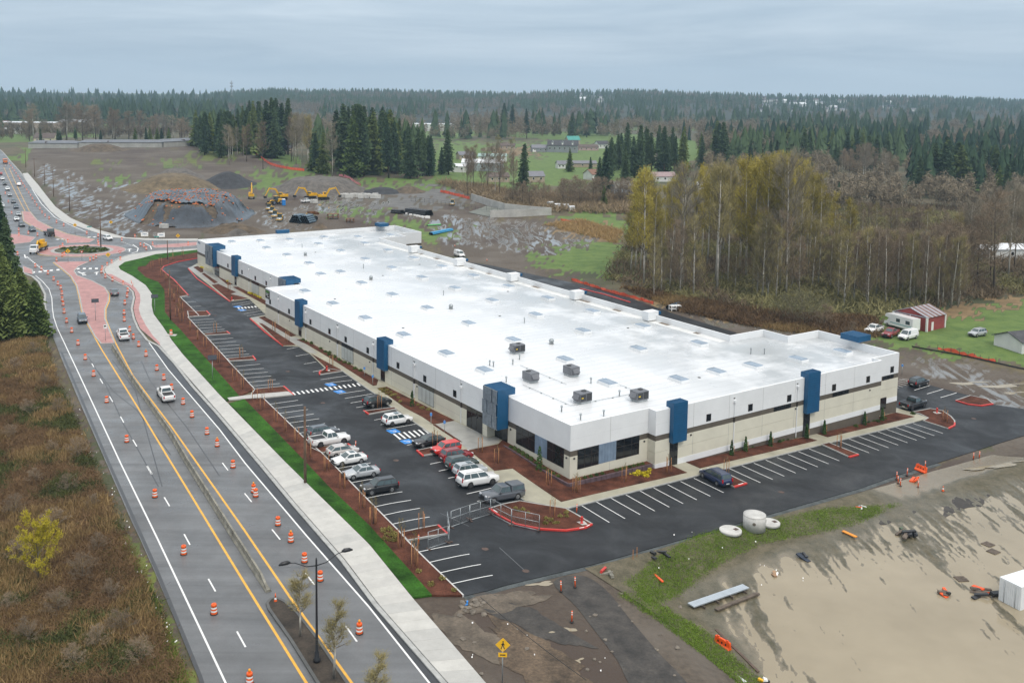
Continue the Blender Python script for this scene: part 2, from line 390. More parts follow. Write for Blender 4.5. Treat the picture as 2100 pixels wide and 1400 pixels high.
    ge = nt.nodes.new('ShaderNodeNewGeometry'); nt.links.new(ge.outputs['Position'], mpn.inputs[0])
    wv = vnoise(nt, 1.0, 5, 0.6, mpn.outputs[0], 1.2)
    wm = nt.nodes.new('ShaderNodeMath'); wm.operation = 'MULTIPLY'; nt.links.new(ramp(nt, wv, 0.47, 0.54), wm.inputs[0]); nt.links.new(attr('wet'), wm.inputs[1])
    col = mixc(nt, wm.outputs[0], col, (0.16, 0.15, 0.135))
    nt.links.new(col, b.inputs['Base Color'])
    nt.links.new(mrange(nt, wm.outputs[0], 0, 1, 0.85, 0.04), b.inputs['Roughness'])
    bp = nt.nodes.new('ShaderNodeBump'); bp.inputs['Distance'].default_value = 0.25; nt.links.new(mrange(nt, wm.outputs[0], 0, 1, 0.7, 0.0), bp.inputs['Strength']); nt.links.new(vnoise(nt, 1.2, 6, 0.7), bp.inputs['Height']); nt.links.new(bp.outputs[0], b.inputs['Normal'])
    me.materials.append(m)
    o = link(bpy.data.objects.new('ground', me)); tag(o, kind='structure')
build_ground()
# ------------------------------------------------------------------ street surfaces
ASPH = mat('asphalt_worn', (0.150, 0.153, 0.156), 0.6, 0.14, 0.12, 0.22, 14, 0.25, 40, wet=(0.22, 0.35, 0.62, 0.26), spec=0.4, streak=(2.04, 0.012, 0.55, 0.22))
NEWA = mat('asphalt_new', (0.011, 0.012, 0.014), 0.65, 0.0, 0.1, 0.35, 11, 0.3, 30, col2=(0.026, 0.028, 0.031), wet=(0.16, 0.30, 0.60, 0.30), spec=0.28, streak=(2.04, 0.03, 0.25, 0.4))
PATCH = mat('asphalt_patch', (0.035, 0.037, 0.041), 0.4, 0.2, 0.4, 0.25, 14)
CONC = mat('sidewalk_concrete', (0.47, 0.46, 0.43), 0.55, 0.07, 0.7, 0.08, 9, 0.1, 30)
KERB = mat('kerb_concrete', (0.40, 0.40, 0.38), 0.65, 0.12, 1.2)
TAN = mat('walkway_concrete', (0.40, 0.375, 0.285), 0.4, 0.12, 0.35, 0.06, 8)
BRICK = mat('red_stamped_paving', (0.46, 0.225, 0.205), 0.5, 0.14, 0.6, 0.18, 5)
LAWN = mat('lawn_grass', (0.036, 0.108, 0.014), 0.9, 0.3, 0.35, 0.45, 5, 0.8, 14, spec=0.1)
MULCH = mat('bark_mulch', (0.108, 0.041, 0.025), 0.9, 0.32, 0.5, 0.5, 7, 0.9, 9, spec=0.15)
WHITE = mat('white_road_paint', (0.80, 0.80, 0.78), 0.5, 0.05, 3)
YELLOW = mat('yellow_road_paint', (0.80, 0.42, 0.05), 0.5, 0.08, 2)
REDP = mat('red_kerb_paint', (0.62, 0.045, 0.035), 0.45, 0.08, 3)
BLUEP = mat('blue_stall_paint', (0.02, 0.22, 0.62), 0.5, 0.05, 3)
A1 = ((0, 380), 4.375); A2 = ((0, 650), 4.0); A3 = ((0, 950), 3.1117); A4 = ((500, 950), 3.1117)
C1 = ((300, 460), 4.6667); C3 = ((450, 700), 4.6667); C6 = ((600, 850), 4.2); C5 = ((1150, 760), 4.2); R4 = ((1600, 700), 4.0); C7 = ((1000, 1000), 3.5)
road_left = [(500, 1620), (452, 1500), (411.6, 1400), (369.8, 1297), (321.5, 1181.5), (289, 1107.5), (270, 1069), (218.6, 950), (162.5, 822.5), (125, 732.5), (117.5, 712.5), (107.5, 687.5), (95, 655), (91.4, 620), (92.6, 604), (89, 597), (80, 579), (66.3, 567), (48, 560.6), (0, 556), (-120, 552)]
road_farleft = [(-120, 516), (-20, 500), (-10, 470), (-40, 430), (-60, 385), (-70, 345), (-60, 318), (-90, 300), (-60, 296)]
road_north = [(0, 307), (20, 330), (41, 353), (59, 379), (85, 410), (103, 433), (128.6, 453.7), (180, 471.7), (226, 487), (300, 493), (405.7, 494.5), (480, 495)]
kerb_right = [(480, 509), (404.6, 510.3), (320, 514.9), (269.7, 521.7), (247, 528.6), (228.6, 540), (217, 547), (212.6, 553.7), (217, 563), (231, 574), (251.4, 583.4), (262.9, 588), (274, 599), (276.6, 611), (272, 633.7), (276.6, 654), (285.7, 675), (304, 698), (327.5, 710), (360, 745), (397.5, 792.5), (447.5, 847.5), (535, 950), (606, 1035), (705.7, 1149), (773, 1239), (914.6, 1400), (1002, 1500), (1108, 1620)]
road = sheet('road', W(road_left + road_farleft + road_north + kerb_right), ASPH, 0.0, 4, skirt=0.1)
strip('kerb', W(kerb_right), 0.45, KERB, 0.0, None, 0.125, 3, side=-0.2)
strip('kerb', W(road_north), 0.45, KERB, 0.0, None, 0.125, 4, side=0.2)
strip('kerb', W([(95, 652), (91.4, 620), (92.6, 604), (89, 597), (80, 579), (66.3, 567), (48, 560.6)]), 0.5, KERB, 0.0, None, 0.12, 4)
# newer asphalt shoulder beside the sidewalk
edge_r = P([(1220, 205), (1380, 430), (1800, 920)], *A2) + P([(10, 0), (400, 460), (800, 915), (1185, 1400)], *A4)
sheet('asphalt_shoulder', W(edge_r) + list(reversed(W([(327, 709), (360, 744), (397, 791), (446, 847), (534, 950), (605, 1035), (704, 1149), (772, 1239), (913, 1400)]))), PATCH, 0.004, 6, parent=road)
# sidewalk in poured slabs
side_r = [(480, 511.5), (404.6, 512.6), (320, 521.7), (285.7, 531), (256, 537.7), (243, 547), (247, 553.7), (272, 567), (299, 585.7), (312, 604), (311, 627), (315, 645), (333.7, 670), (352, 698), (375, 727.5), (447.5, 807.5), (586.8, 950), (757, 1117), (845.6, 1226.5), (995, 1400), (1088, 1500)]
side_l = [(480, 509.5), (404.6, 510.8), (320, 515.5), (270, 522.2), (247.5, 529.2), (229.5, 540.5), (218, 547.3), (214, 553.9), (218.5, 562.5), (232.5, 573.5), (253, 583), (264.5, 587.6), (275.5, 598.6), (278.2, 611), (273.6, 633.7), (278.2, 653.6), (287.5, 674.6), (329, 710), (449.5, 847.5), (537, 950), (608, 1035), (708, 1149), (775.5, 1239), (917.5, 1400), (1005, 1500)]
def lin_at(poly, n):
    p = [Vector(q[:2]) for q in poly]; d = [0]
    for a, b in zip(p, p[1:]): d.append(d[-1] + (b - a).length)
    out = []
    for i in range(n + 1):
        s = d[-1] * i / n; k = max(j for j in range(len(d)) if d[j] <= s + 1e-9); k = min(k, len(p) - 2)
        out.append(p[k].lerp(p[k + 1], (s - d[k]) / max(1e-9, d[k + 1] - d[k])))
    return out
walk = sheet('sidewalk', W(side_l[:18]) + list(reversed(W(side_r[:14]))), CONC, 0.13, 5, skirt=0.15)
strip('kerb', W([(353, 699), (375, 727.5), (447.5, 807.5), (586.8, 950), (757, 1117), (845.6, 1226.5)]), 0.03, mat('dark_joint', (0.05, 0.045, 0.04), 0.9), 0.02, walk, 0.1, 8)
ll = lin_at(W([(329, 710), (449.5, 847.5), (537, 950), (608, 1035), (708, 1149), (775.5, 1239), (917.5, 1400), (1005, 1500)]), 74)
lr = lin_at(W([(352, 698), (375, 727.5), (447.5, 807.5), (586.8, 950), (757, 1117), (845.6, 1226.5), (995, 1400), (1088, 1500)]), 74)
slab_m = [mat('sidewalk_slab_%s' % n, c, 0.5, 0.06, 0.8, 0.08, 9, 0.1, 30) for n, c in (('a', (0.49, 0.475, 0.44)), ('b', (0.45, 0.44, 0.41)), ('c', (0.52, 0.505, 0.465)))]
for i in range(74):
    q = [ll[i], lr[i], lr[i + 1], ll[i + 1]]; c = sum(q, Vector((0, 0))) / 4
    q = [c + (p - c) * (1 - 0.018 / max(0.3, (p - c).length)) for p in q]
    zt = [gz(p.x, p.y) + 0.13 for p in q]
    b = MB(); b.add([(p.x, p.y, z) for p, z in zip(q, zt)] + [(p.x, p.y, z - 0.22) for p, z in zip(q, zt)], [(0, 1, 2, 3), (0, 4, 5, 1), (1, 5, 6, 2), (2, 6, 7, 3), (3, 7, 4, 0)])
    b.build('slab', random.choice(slab_m), walk)
brick_l = side_l[8:18]
sheet('paving_band', W(brick_l) + list(reversed(W([(228.6, 563), (258, 579), (276.6, 590), (286.9, 604), (288, 617.7), (284.6, 633.7), (288, 647), (299, 668), (313, 688.6), (327, 703)]))), BRICK, 0.136, 5, parent=walk)
strip('kerb', W([(917, 1400), (775, 1239), (608, 1035), (449, 847), (329, 711)]), 0.02, KERB, 0.0, walk, 0.12, 8)
north_l = [(46, 356), (59, 379), (85, 410), (103, 433), (128.6, 453.7), (180, 471.7), (226, 487), (300, 493), (405.7, 494.5)]
sheet('sidewalk', W(north_l) + list(reversed(W([(57, 355), (78, 379), (113.5, 424), (145, 447.6), (197, 470.5), (258, 487.5), (330, 490.5), (405.7, 490)]))), CONC, 0.13, 8, skirt=0.15)
# roundabout
rc = G(169, 513.5)
def ring(r, n=48): return [(rc.x + r * math.cos(2 * math.pi * k / n), rc.y + r * math.sin(2 * math.pi * k / n)) for k in range(n)]
rb = sheet('roundabout_island', ring(12.6), BRICK, 0.09, 4, skirt=0.12)
strip('kerb', ring(12.7), 0.4, KERB, 0.0, rb, 0.1, 3, True); strip('kerb', ring(8.6), 1.1, KERB, 0.08, rb, 0.05, 3, True)
sheet('planting_bed', ring(8.0), mat('grey_green_planting', (0.10, 0.105, 0.075), 0.9, 0.3, 0.5, 0.4, 4), 0.2, 3, parent=rb, skirt=0.15)
strip('road_line', [rc.xy + Vector((math.cos(a), math.sin(a))) * 13.3 for a in np.linspace(math.radians(-158), math.radians(-45), 24)], 0.3, YELLOW, 0.008, road)
isl = [([(109.7, 537.7), (182.9, 536.6), (160, 547), (152, 556), (157.7, 565), (189.7, 576.6), (214.9, 590), (222.9, 604), (221.7, 617.7), (214.9, 633.7), (214.9, 654), (224, 677), (235, 703.8), (207.5, 705), (195, 690), (180, 662.5), (169, 638), (163.4, 608.6), (157.7, 585.7), (146, 567), (128, 551.4)], 1),
       ([(45.7, 433.7), (61.7, 434.9), (75, 451), (107, 469), (137, 480.6), (194, 492), (182.9, 497.7), (137, 499), (134.9, 492), (109.7, 483), (68.6, 464.6), (49, 453)], 1),
       ([(311, 503.5), (404, 496.8), (404, 503.5), (365, 507.5), (318, 508.6)], 0), ([(20, 480), (34, 480.6), (73, 487), (62, 497), (20, 502)], 0), ([(47, 546), (66, 553), (68, 563), (48, 559)], 0)]
for i, (poly, yl) in enumerate(isl):
    w = W(poly); s_ = sheet('splitter_island', w, BRICK, 0.10, 4, skirt=0.12)
    strip('kerb', w, 0.3, KERB, 0.0, s_, 0.115, 4, True)
# painted road lines
def line(px, w, m, name='road_line', off=0.007, par=None): return strip(name, W(px), w, m, off + 0.004, par or road, 0, 2.5)
line(P([(320, 810), (380, 860), (440, 930), (465, 1010), (470, 1100)], *A1) + [(110, 650), (117.5, 672.5), (160, 762.5), (247.6, 950), (321.5, 1101), (463, 1400), (520, 1520)], 0.18, WHITE)
line(edge_r + [(960, 1495)], 0.18, WHITE)
line([(109, 538.5), (127, 552), (145, 567.5), (156.5, 586), (162, 609), (167.5, 638), (178.8, 663.5), (207.5, 715), (282.5, 835), (352, 950), (500, 1192.7), (628.6, 1400), (690, 1500)], 0.25, YELLOW)
line([(152, 549.5), (150.5, 556), (155, 566.5), (189, 578), (216, 591), (225, 604), (224, 618), (217, 634), (217, 654), (226, 677), (237, 703), (272.5, 770), (350, 872.5), (440, 1000), (500, 1085), (596.5, 1226.5), (721.8, 1400), (790, 1490)], 0.25, YELLOW)
line([(45, 434), (48, 453), (68, 465.5), (109, 484), (134, 493)], 0.22, YELLOW); line([(62, 434), (76, 451), (108, 468), (138, 479.5), (195, 491)], 0.22, YELLOW)
line(P([(30, 790), (200, 1140)], (0, 140), 3.889), 0.2, YELLOW); line(P([(75, 800), (235, 1140)], (0, 140), 3.889), 0.2, YELLOW)
line(P([(190, 850), (330, 1080), (440, 1190), (560, 1250), (700, 1310)], (0, 140), 3.889), 0.3, WHITE)
dash = P([(940, 15), (970, 68), (1048, 215), (1082, 272), (1175, 450), (1212, 518), (1330, 735), (1375, 815), (1512, 1070), (1567, 1170)], *A3) + P([(753, 380), (770, 410), (820, 505), (843, 545), (898, 650), (925, 695), (988, 815), (1015, 865), (1090, 1005), (1122, 1060), (1205, 1222), (1243, 1287)], *A2) + P([(5, 190), (50, 245), (180, 420), (232, 485), (393, 698), (450, 772), (650, 1035), (722, 1135)], *A4) + [(456, 948.6), (467.6, 964)]
for i in range(0, len(dash), 2): line(dash[i:i + 2], 0.16, WHITE, 'lane_dash')
for i in range(11):
    t = i / 11; a = math.radians(200 + 24 * 0 + 0); 
cw = P([(290, 780), (350, 775), (400, 768), (450, 763), (510, 758), (690, 748), (747, 747), (800, 747), (855, 747), (912, 746)], *A1)
for a, b in cw:
    c = G(a + 3, b + 1); line([(a + 2, b + 1.4), (a + 2.6, b - 1.4)], 0.8, WHITE, 'crosswalk_bar', 0.012)
for a, b in P([(740, 470), (790, 465), (840, 462), (510, 484), (555, 482)], *A1): line([(a, b + 1), (a + 4, b - .6)], 0.9, WHITE, 'crosswalk_bar', 0.012)
for k in range(9):
    p0, p1 = (1090 + k * 16, 505 + k * 6), (1098 + k * 16, 508 + k * 6)
    line(P([p0, p1], *A1), 0.3, WHITE, 'lane_dash')
line(P([(1290, 515), (1350, 545), (1360, 575)], *A1), 0.3, WHITE); line(P([(1190, 530), (1240, 565), (1230, 595), (1180, 610)], *A1), 0.3, WHITE)
for k in range(12):
    t = k / 12; line(P([(240 + 160 * t, 640 + 130 * t), (248 + 160 * t, 647 + 130 * t)], *A1), 0.35, WHITE, 'lane_dash')
line(P([(220, 620), (228, 655), (245, 645)], *A1), 0.35, WHITE); line(P([(700, 775), (770, 805)], *A1), 0.5, WHITE, 'turn_arrow'); 
for a, b in P([(745, 795), (865, 790), (1160, 582)], *A1):
    line([(a, b + 3), (a + 1, b - 3)], 0.35, WHITE, 'turn_arrow'); line([(a - 3, b - 1), (a + 4, b - 3)], 0.8, WHITE, 'turn_arrow')
# dark joint and tyre tracks: resurfaced strips
tar = mat('tar_seal', (0.045, 0.046, 0.048), 0.35, 0.1, 2)
for pl in ([(720, 320), (860, 540), (1010, 870), (1090, 1010), (1300, 1390)], [(920, 350), (1110, 600), (1220, 1000), (1330, 1390)], [(800, 440), (930, 610), (1120, 760), (1400, 1130)], [(1160, 360), (1230, 520), (1400, 740), (1530, 900), (1800, 1300)]):
    line(P(pl, *A2), 0.14, tar, 'tar_seam', 0.004)
line(P([(500, 295), (690, 265), (830, 245)], *A2), 0.12, tar, 'tar_seam', 0.004); line(P([(950, 230), (1225, 240)], *A2), 0.12, tar, 'tar_seam', 0.004)
line([(452, 1520), (410, 1385), (320, 1165), (217, 935), (126, 722)], 0.35, tar, 'tar_seam', 0.004)
# ------------------------------------------------------------------ lawn and mulch strips beside the sidewalk
lawn_r1 = [(404.6, 518), (329, 531), (308.6, 535.4), (299, 545.7), (283, 548), (282, 553.7), (299, 569.7), (324.6, 579), (337, 595), (338, 617.7), (338, 640.6), (352, 659), (370, 677), (390, 700), (450, 767.5), (491, 813.5)]
lawn_l1 = side_r[1:16] + [(466, 826)] if False else [(404.6, 513), (320, 522.2), (285.7, 531.4), (256, 538.2), (243.6, 547), (247.5, 553.3), (272.5, 566.5), (299.5, 585.2), (312.8, 604), (311.8, 627), (315.8, 645), (334.5, 670), (353, 698), (375.6, 727.5), (448, 807.5), (464.5, 822.5)]
sheet('lawn', W(lawn_l1) + list(reversed(W(lawn_r1))), LAWN, 0.16, 4, skirt=0.2)
lawn_l2 = [(470, 828.5), (587.3, 950), (757.5, 1117), (846.2, 1226.5)]; lawn_r2 = [(501, 819.5), (560, 880), (623, 945), (673, 998), (757, 1078.6), (885.7, 1221.6)]
sheet('lawn', W(lawn_l2) + list(reversed(W(lawn_r2))), LAWN, 0.16, 4, skirt=0.2)
lot_l = [(404.6, 528.5), (365.7, 536), (335, 546), (330.4, 553), (342, 563.5), (355.6, 574.6), (385, 606.3), (369, 609.3), (399, 638.5), (408, 648), (385, 651), (416, 684.5), (421.4, 689.5), (463.4, 735.5), (469.4, 742.5), (522, 799)]
lot_l2 = [(540.4, 818), (622, 897.5), (660.4, 930.5), (820.8, 1093.4), (835, 1110), (873, 1148), (950, 1222)]
sheet('mulch_bed', W(lawn_r1) + list(reversed(W(lot_l + [(493, 812.5)][:0]))), MULCH, 0.15, 4, skirt=0.2)
sheet('mulch_bed', W(lawn_r2 + [(945, 1222)]) + list(reversed(W(lot_l2))), MULCH, 0.15, 4, skirt=0.2)
# ------------------------------------------------------------------ parking lot
lot = sheet('parking_lot', W([(404, 527), (362, 534), (330, 546), (326, 553), (383, 606), (366, 609), (382, 651), (518, 799), (537, 818), (658, 931), (948, 1222), (1000, 1210), (1177, 1165.7), (1285.7, 1137), (1428.6, 1097), (1528.6, 1068), (1765.7, 1000), (1825, 978.8), (1925, 947.5), (2050, 907.5), (2100, 892.5), (2230, 850), (2230, 846), (2100, 838), (2036, 829), (1990, 811), (1907, 789.5)]) + [wxy(76, 12), wxy(60, 12), wxy(20, 20), wxy(20, 175)], NEWA, 0.0, 2.5, skirt=0.12)
rear_edge = W([(1005.7, 543.8), (1106.7, 565.7), (1240, 592.4), (1388, 644.8), (1510, 682)])
sheet('rear_drive', [wxy(50, 180), wxy(75, 190)] + rear_edge + [wxy(64, 20), wxy(50, 18)], NEWA, -0.01, 6, skirt=0.12)
def pl(px, w=0.12, name='parking_line', m=None): return strip(name, W(px), w, m or WHITE, 0.016, lot, 0, 1.0)
def pairs(L, R_, o): 
    for a, b in zip(L, R_): pl(P([a, b], *o), 0.12)
pairs([(375, 745), (420, 788), (465, 832), (430, 915), (455, 943), (480, 968), (510, 995), (535, 1022), (605, 1105), (633, 1137), (660, 1170), (688, 1200), (715, 1228), (742, 1260), (335, 698)],
      [(475, 740), (522, 782), (570, 825), (645, 905), (670, 928), (695, 955), (722, 980), (750, 1003), (832, 1087), (860, 1120), (893, 1152), (922, 1182), (955, 1212), (985, 1240), (428, 695)], C1)
pairs([(143, 240), (172, 278), (205, 315), (240, 350), (275, 390), (305, 428), (480, 600), (525, 640), (573, 688), (620, 735), (668, 780), (720, 828), (770, 875), (645, 75), (730, 140), (810, 215), (895, 290), (970, 365), (1015, 400), (1145, 502), (1200, 545), (1255, 588), (1310, 632), (1480, 752), (1540, 796), (1600, 838), (1795, 992)],
      [(390, 217), (427, 257), (463, 293), (497, 330), (538, 365), (577, 402), (752, 562), (800, 605), (848, 650), (902, 692), (955, 738), (1010, 783), (1060, 830), (750, 55), (855, 120), (930, 195), (1010, 268), (1225, 328), (1270, 370), (1395, 465), (1465, 500), (1515, 545), (1560, 590), (1760, 700), (1820, 745), (1880, 790), (2060, 940)], C3)
pairs([(325, 408), (380, 465), (510, 585), (575, 655), (635, 720), (705, 793), (778, 867), (855, 943), (1185, 425), (1260, 485), (1340, 547), (1425, 610), (1500, 682), (1590, 745)],
      [(620, 360), (672, 415), (803, 535), (880, 600), (945, 663), (1020, 735), (1097, 805), (1180, 880), (1470, 365), (1540, 425), (1620, 485), (1700, 545), (1785, 612), (1870, 685)], C6)
pairs([(1120, 563), (1185, 630), (1250, 697), (1322, 768)], [(1373, 515), (1440, 577), (1513, 643), (1588, 712)], A4)
pairs([(175, 1157), (305, 1127), (435, 1097), (560, 1067), (685, 1035), (800, 1008), (920, 980), (1033, 953), (1147, 925), (1450, 840), (1560, 817), (1665, 795), (1765, 768), (1860, 745)],
      [(418, 1305), (553, 1272), (684, 1238), (810, 1207), (935, 1174), (1054, 1143), (1172, 1111), (1288, 1080), (1403, 1049), (1720, 963), (1825, 935), (1925, 907), (2023, 880), (2120, 852)], C5)
pairs([(62, 925), (150, 903), (237, 880), (485, 818), (562, 797), (640, 777), (720, 757), (797, 738), (872, 720), (947, 703), (1018, 688), (1090, 672), (1100, 400), (1205, 430), (1315, 460), (960, 378), (960, 360), (960, 342), (960, 325), (975, 312), (1000, 306)],
      [(308, 1028), (397, 1003), (485, 978), (730, 913), (810, 893), (890, 872), (968, 850), (1045, 830), (1120, 810), (1192, 793), (1265, 772), (1335, 753), (1228, 360), (1338, 390), (1448, 420), (975, 382), (1005, 372), (1035, 360), (1055, 346), (1065, 330), (1072, 318)], R4)
pairs([(820, 765), (855, 785), (930, 855), (960, 877), (895, 832)], [(1000, 738), (1020, 752), (1110, 825), (1140, 850), (1085, 808)], C1)
for k in range(15):
    t = k / 14; a, b = 712 + (1332 - 712) * t, 498 + (412 - 498) * t
    pl(P([(a - 14, b - 13), (a + 14, b + 13)], *C3), 0.32, 'crosswalk_bar')
for k in range(7):
    t = k / 6; a, b = 1700 + (1985 - 1700) * t, 910 + (864 - 910) * t
    pl(P([(a - 32, b - 27), (a + 34, b + 27)], *C3), 0.32, 'crosswalk_bar')
for k in range(6):
    t = k / 5; a, b = 885 + 160 * t, 803 - 15 * t
    pl(P([(a - 8, b - 7), (a + 8, b + 7)], *C1), 0.4, 'crosswalk_bar')
for (a, b), o in (((1065, 413), C3), ((1150, 480), C3), ((1665, 858), C3), ((1795, 957), C3), ((875, 788), C1), ((915, 820), C1)):
    c = P([(a, b)], *o)[0]; s_ = 1.5; p = G(*c)
    ax = (G(c[0] + 3, c[1] - 0.55) - p).normalized(); ay = Vector((-ax.y, ax.x, 0))
    sq = [p + ax * i * s_ * 0.55 + ay * j * s_ * 0.55 for i, j in ((-1, -1), (1, -1), (1, 1), (-1, 1))]
    sheet('accessible_symbol', sq, BLUEP, 0.018, 5, parent=lot)
    rr = [p + ax * (0.05 + 0.32 * math.cos(t)) + ay * (-0.1 + 0.32 * math.sin(t)) for t in np.linspace(-2.6, 1.2, 12)]
    strip('wheelchair_mark', rr, 0.1, WHITE, 0.024, lot, 0, 1)
    strip('wheelchair_mark', [p + ax * -0.3 + ay * 0.5, p + ax * -0.05 + ay * 0.05, p + ax * 0.4 + ay * 0.0], 0.11, WHITE, 0.024, lot, 0, 1)
# old joint lines and drains in the asphalt
for q in ([(1270, 845), (1520, 960)], ): strip('asphalt_joint', W(P(q, *C6)), 0.08, mat('pale_joint', (0.12, 0.125, 0.13), 0.4), 0.006, lot, 0, 5)
strip('asphalt_joint', W([(1024, 1122), (1077, 1170)]), 0.08, MATS['pale_joint'], 0.006, lot, 0, 5)
drain = mat('rusty_iron', (0.10, 0.06, 0.045), 0.6, 0.3, 3)
for a, b in P([(1540, 545), (1800, 685)], *A4) + P([(655, 287), (990, 588), (1690, 1137)], *C3) + P([(1900, 1045)], *C5) + P([(630, 825), (660, 872)], *C1) + [(1997, 858)]:
    c = G(a, b); sheet('drain_cover', [(c.x + 0.4 * math.cos(t), c.y + 0.4 * math.sin(t)) for t in np.linspace(0, 6.28, 12, endpoint=False)], drain, 0.016, 5, parent=lot)
# walkways and planting beds round the warehouse
walk_l = [(404, 541), (385.7, 551), (471.4, 618.6), (511, 613.5), (545, 646), (540, 647.5), (513, 652.5), (580.7, 709.6), (610.7, 710.5), (635, 725.7), (667.5, 756.8), (655, 768), (702.9, 762), (739, 788), (767, 807), (799, 833), (812, 839), (853, 869), (878.6, 886.4), (909.5, 907), (964, 945), (981, 959.5), (1026, 995), (1073.8, 1026), (1075, 1027), (1160, 1043), (1164, 1043), (1650, 921), (1682.5, 913.7), (1875, 866), (1903.8, 857.5), (1876, 848), (1841, 838)]
wk = sheet('walkway', W(walk_l) + [wxy(71, 6), wxy(20, 6), wxy(8, 20), wxy(8, 110), wxy(12, 112), wxy(12, 178)], TAN, 0.12, 4, skirt=0.16)
greyc = mat('entry_concrete', (0.36, 0.355, 0.33), 0.32, 0.12, 0.4, 0.06, 8)
sheet('entry_slab', W(P([(175, 722), (340, 690), (575, 800), (625, 835), (740, 820), (725, 880), (470, 940)], ((850, 700)), 4.2)), greyc, 0.135, 4, parent=wk)
sheet('entry_slab', W(P([(400, 420), (470, 395), (490, 400), (455, 410), (640, 470), (820, 590), (975, 720), (860, 725), (860, 700), (620, 575)], *C1)), greyc, 0.133, 4, parent=wk)
sheet('entry_slab', W(P([(1000, 895), (1148, 885), (1075, 895), (1390, 1085), (1440, 1085), (1640, 1240), (1560, 1235), (1450, 1165), (1440, 1160), (1080, 945)], *C1)), greyc, 0.1335, 4, parent=wk)
beds = [P([(450, 415), (490, 405), (545, 430), (545, 462), (520, 465)], *C1), P([(530, 475), (555, 470), (685, 560), (650, 570)], *C1), P([(645, 475), (690, 500), (830, 580), (780, 585)], *C1),
        P([(625, 585), (690, 575), (860, 655), (805, 670), (975, 713), (860, 728), (805, 738)], *C1), P([(830, 605), (870, 600), (1148, 738), (1148, 780)], *C1), P([(1075, 895), (1130, 885), (1435, 1070), (1385, 1080)], *C1), P([(1080, 950), (1110, 955), (1430, 1160), (1305, 1165)], *C1),
        [(608.6, 698), (621.4, 696), (775.7, 780.4), (772.5, 791), (765, 792), (743.6, 778), (685.7, 740.7), (628, 706.4)], [(638.6, 726.8), (698.6, 759), (698.6, 762), (658, 768.6), (669.6, 756)],
        [(773.6, 797.5), (793, 794.3), (932, 863.6), (888.6, 871.4), (866, 856), (830, 837), (790, 808)], [(888, 872.5), (893, 872), (948, 908), (940, 907)],
        [(1403, 947.6), (1651, 897), (1676, 904.5), (1435.7, 961.5)], [(1672.6, 890), (1837, 847), (1875.7, 855.6), (1697, 897.8)],
        [(961.4, 925), (1022, 912), (1030, 904), (1168, 978), (1330, 947), (1347, 961), (1374, 954), (1409, 970.5), (1151, 1030.5), (1105.7, 1000), (1051, 962), (1014, 966.7)]]
for b_ in beds: sheet('mulch_bed', W(b_), MULCH, 0.17, 4, skirt=0.1)
def island(px, reds=(), kerbs=True, name='kerb_island', bed=0.16):
    w = W(px); o = sheet(name, w, MULCH, bed, 4, skirt=0.2)
    strip('kerb', w, 0.22, KERB, 0.0, o, bed + 0.015, 3, True)
    for r_ in reds: strip('red_kerb', W(r_), 0.26, REDP, 0.0, o, bed + 0.03, 2)
    return o
I1 = P([(395, 835), (470, 838), (575, 832), (610, 868), (595, 878), (405, 888)], *C1); island(I1, [P([(575, 832), (610, 868)], *C1)])
island(P([(545, 1050), (775, 1028), (800, 1052), (570, 1066)], *C1), [P([(770, 1028), (800, 1052)], *C1)])
island(P([(770, 1290), (1020, 1265), (1045, 1298), (800, 1312)], *C1), [P([(1018, 1263), (1046, 1300)], *C1)])
island(P([(340, 462), (612, 436), (690, 500), (640, 488), (370, 520), (300, 520)], *C3), [P([(614, 434), (706, 515)], *C3)])
sheet('path', W(P([(75, 548), (400, 508), (660, 488), (706, 516), (430, 545), (92, 566)], *C3)), CONC, 0.185, 4, skirt=0.2)
island(P([(880, 1025), (1230, 985), (1300, 1040), (985, 1072)], *C3), [P([(1228, 985), (1300, 1040)], *C3)])
island(P([(932, 1022), (1252, 958), (1335, 1032), (990, 1090)], *C6), [P([(1252, 958), (1335, 1034)], *C6)])
island(P([(1380, 672), (1672, 636), (1690, 652), (1430, 702)], *C3), [P([(1380, 668), (1432, 702)], *C3)])
island(P([(1072, 315), (1210, 285), (1290, 330), (1122, 358)], *C6), [P([(1070, 313), (1124, 360)], *C6)])
island(P([(955, 300), (1015, 262), (1180, 288), (968, 322)], *C3), [P([(975, 285), (957, 300), (960, 320)], *C3)], bed=0.17)
island([(1685, 912.5), (1700, 909), (1760, 932.5), (1741, 937.5)], [[(1760, 933), (1741, 938)]])
island([(1470, 966.7), (1475.5, 965), (1531, 992), (1505, 999.5), (1495, 994.5)], [[(1531, 992), (1505, 999.5)]])
island(P([(1090, 582), (1230, 556), (1330, 572), (1400, 620), (1430, 655), (1432, 690), (1375, 718), (1175, 655), (1215, 632), (1150, 600)], *R4), [P([(1432, 670), (1430, 692), (1378, 718)], *R4)])
island(P([(1440, 488), (1560, 448), (1700, 478), (1745, 515), (1650, 530), (1540, 518)], *R4), [P([(1440, 488), (1540, 518), (1650, 530), (1745, 515)], *R4)])
corner_island = island([(1004, 1044), (1032, 1035), (1065.7, 1028.5), (1160, 1044), (1185, 1058), (1214, 1075.7), (1200, 1083), (1160, 1088.6), (1108.6, 1085.7), (1057, 1075.7), (1022.9, 1058)], [[(1004, 1044), (1022.9, 1058), (1057, 1075.7), (1108.6, 1085.7), (1160, 1088.6), (1200, 1083), (1214, 1075.7)]])
for q in ([(385.7, 551), (404, 572), (471.4, 618.6)], [(513, 654), (545, 683), (580.7, 709.6)], [(404.6, 530), (365.7, 537), (336, 546.5), (331, 553), (343, 563), (356.6, 574), (386, 606)]):
    strip('red_kerb', W(q), 0.28, REDP, 0.0, wk, 0.165, 3)
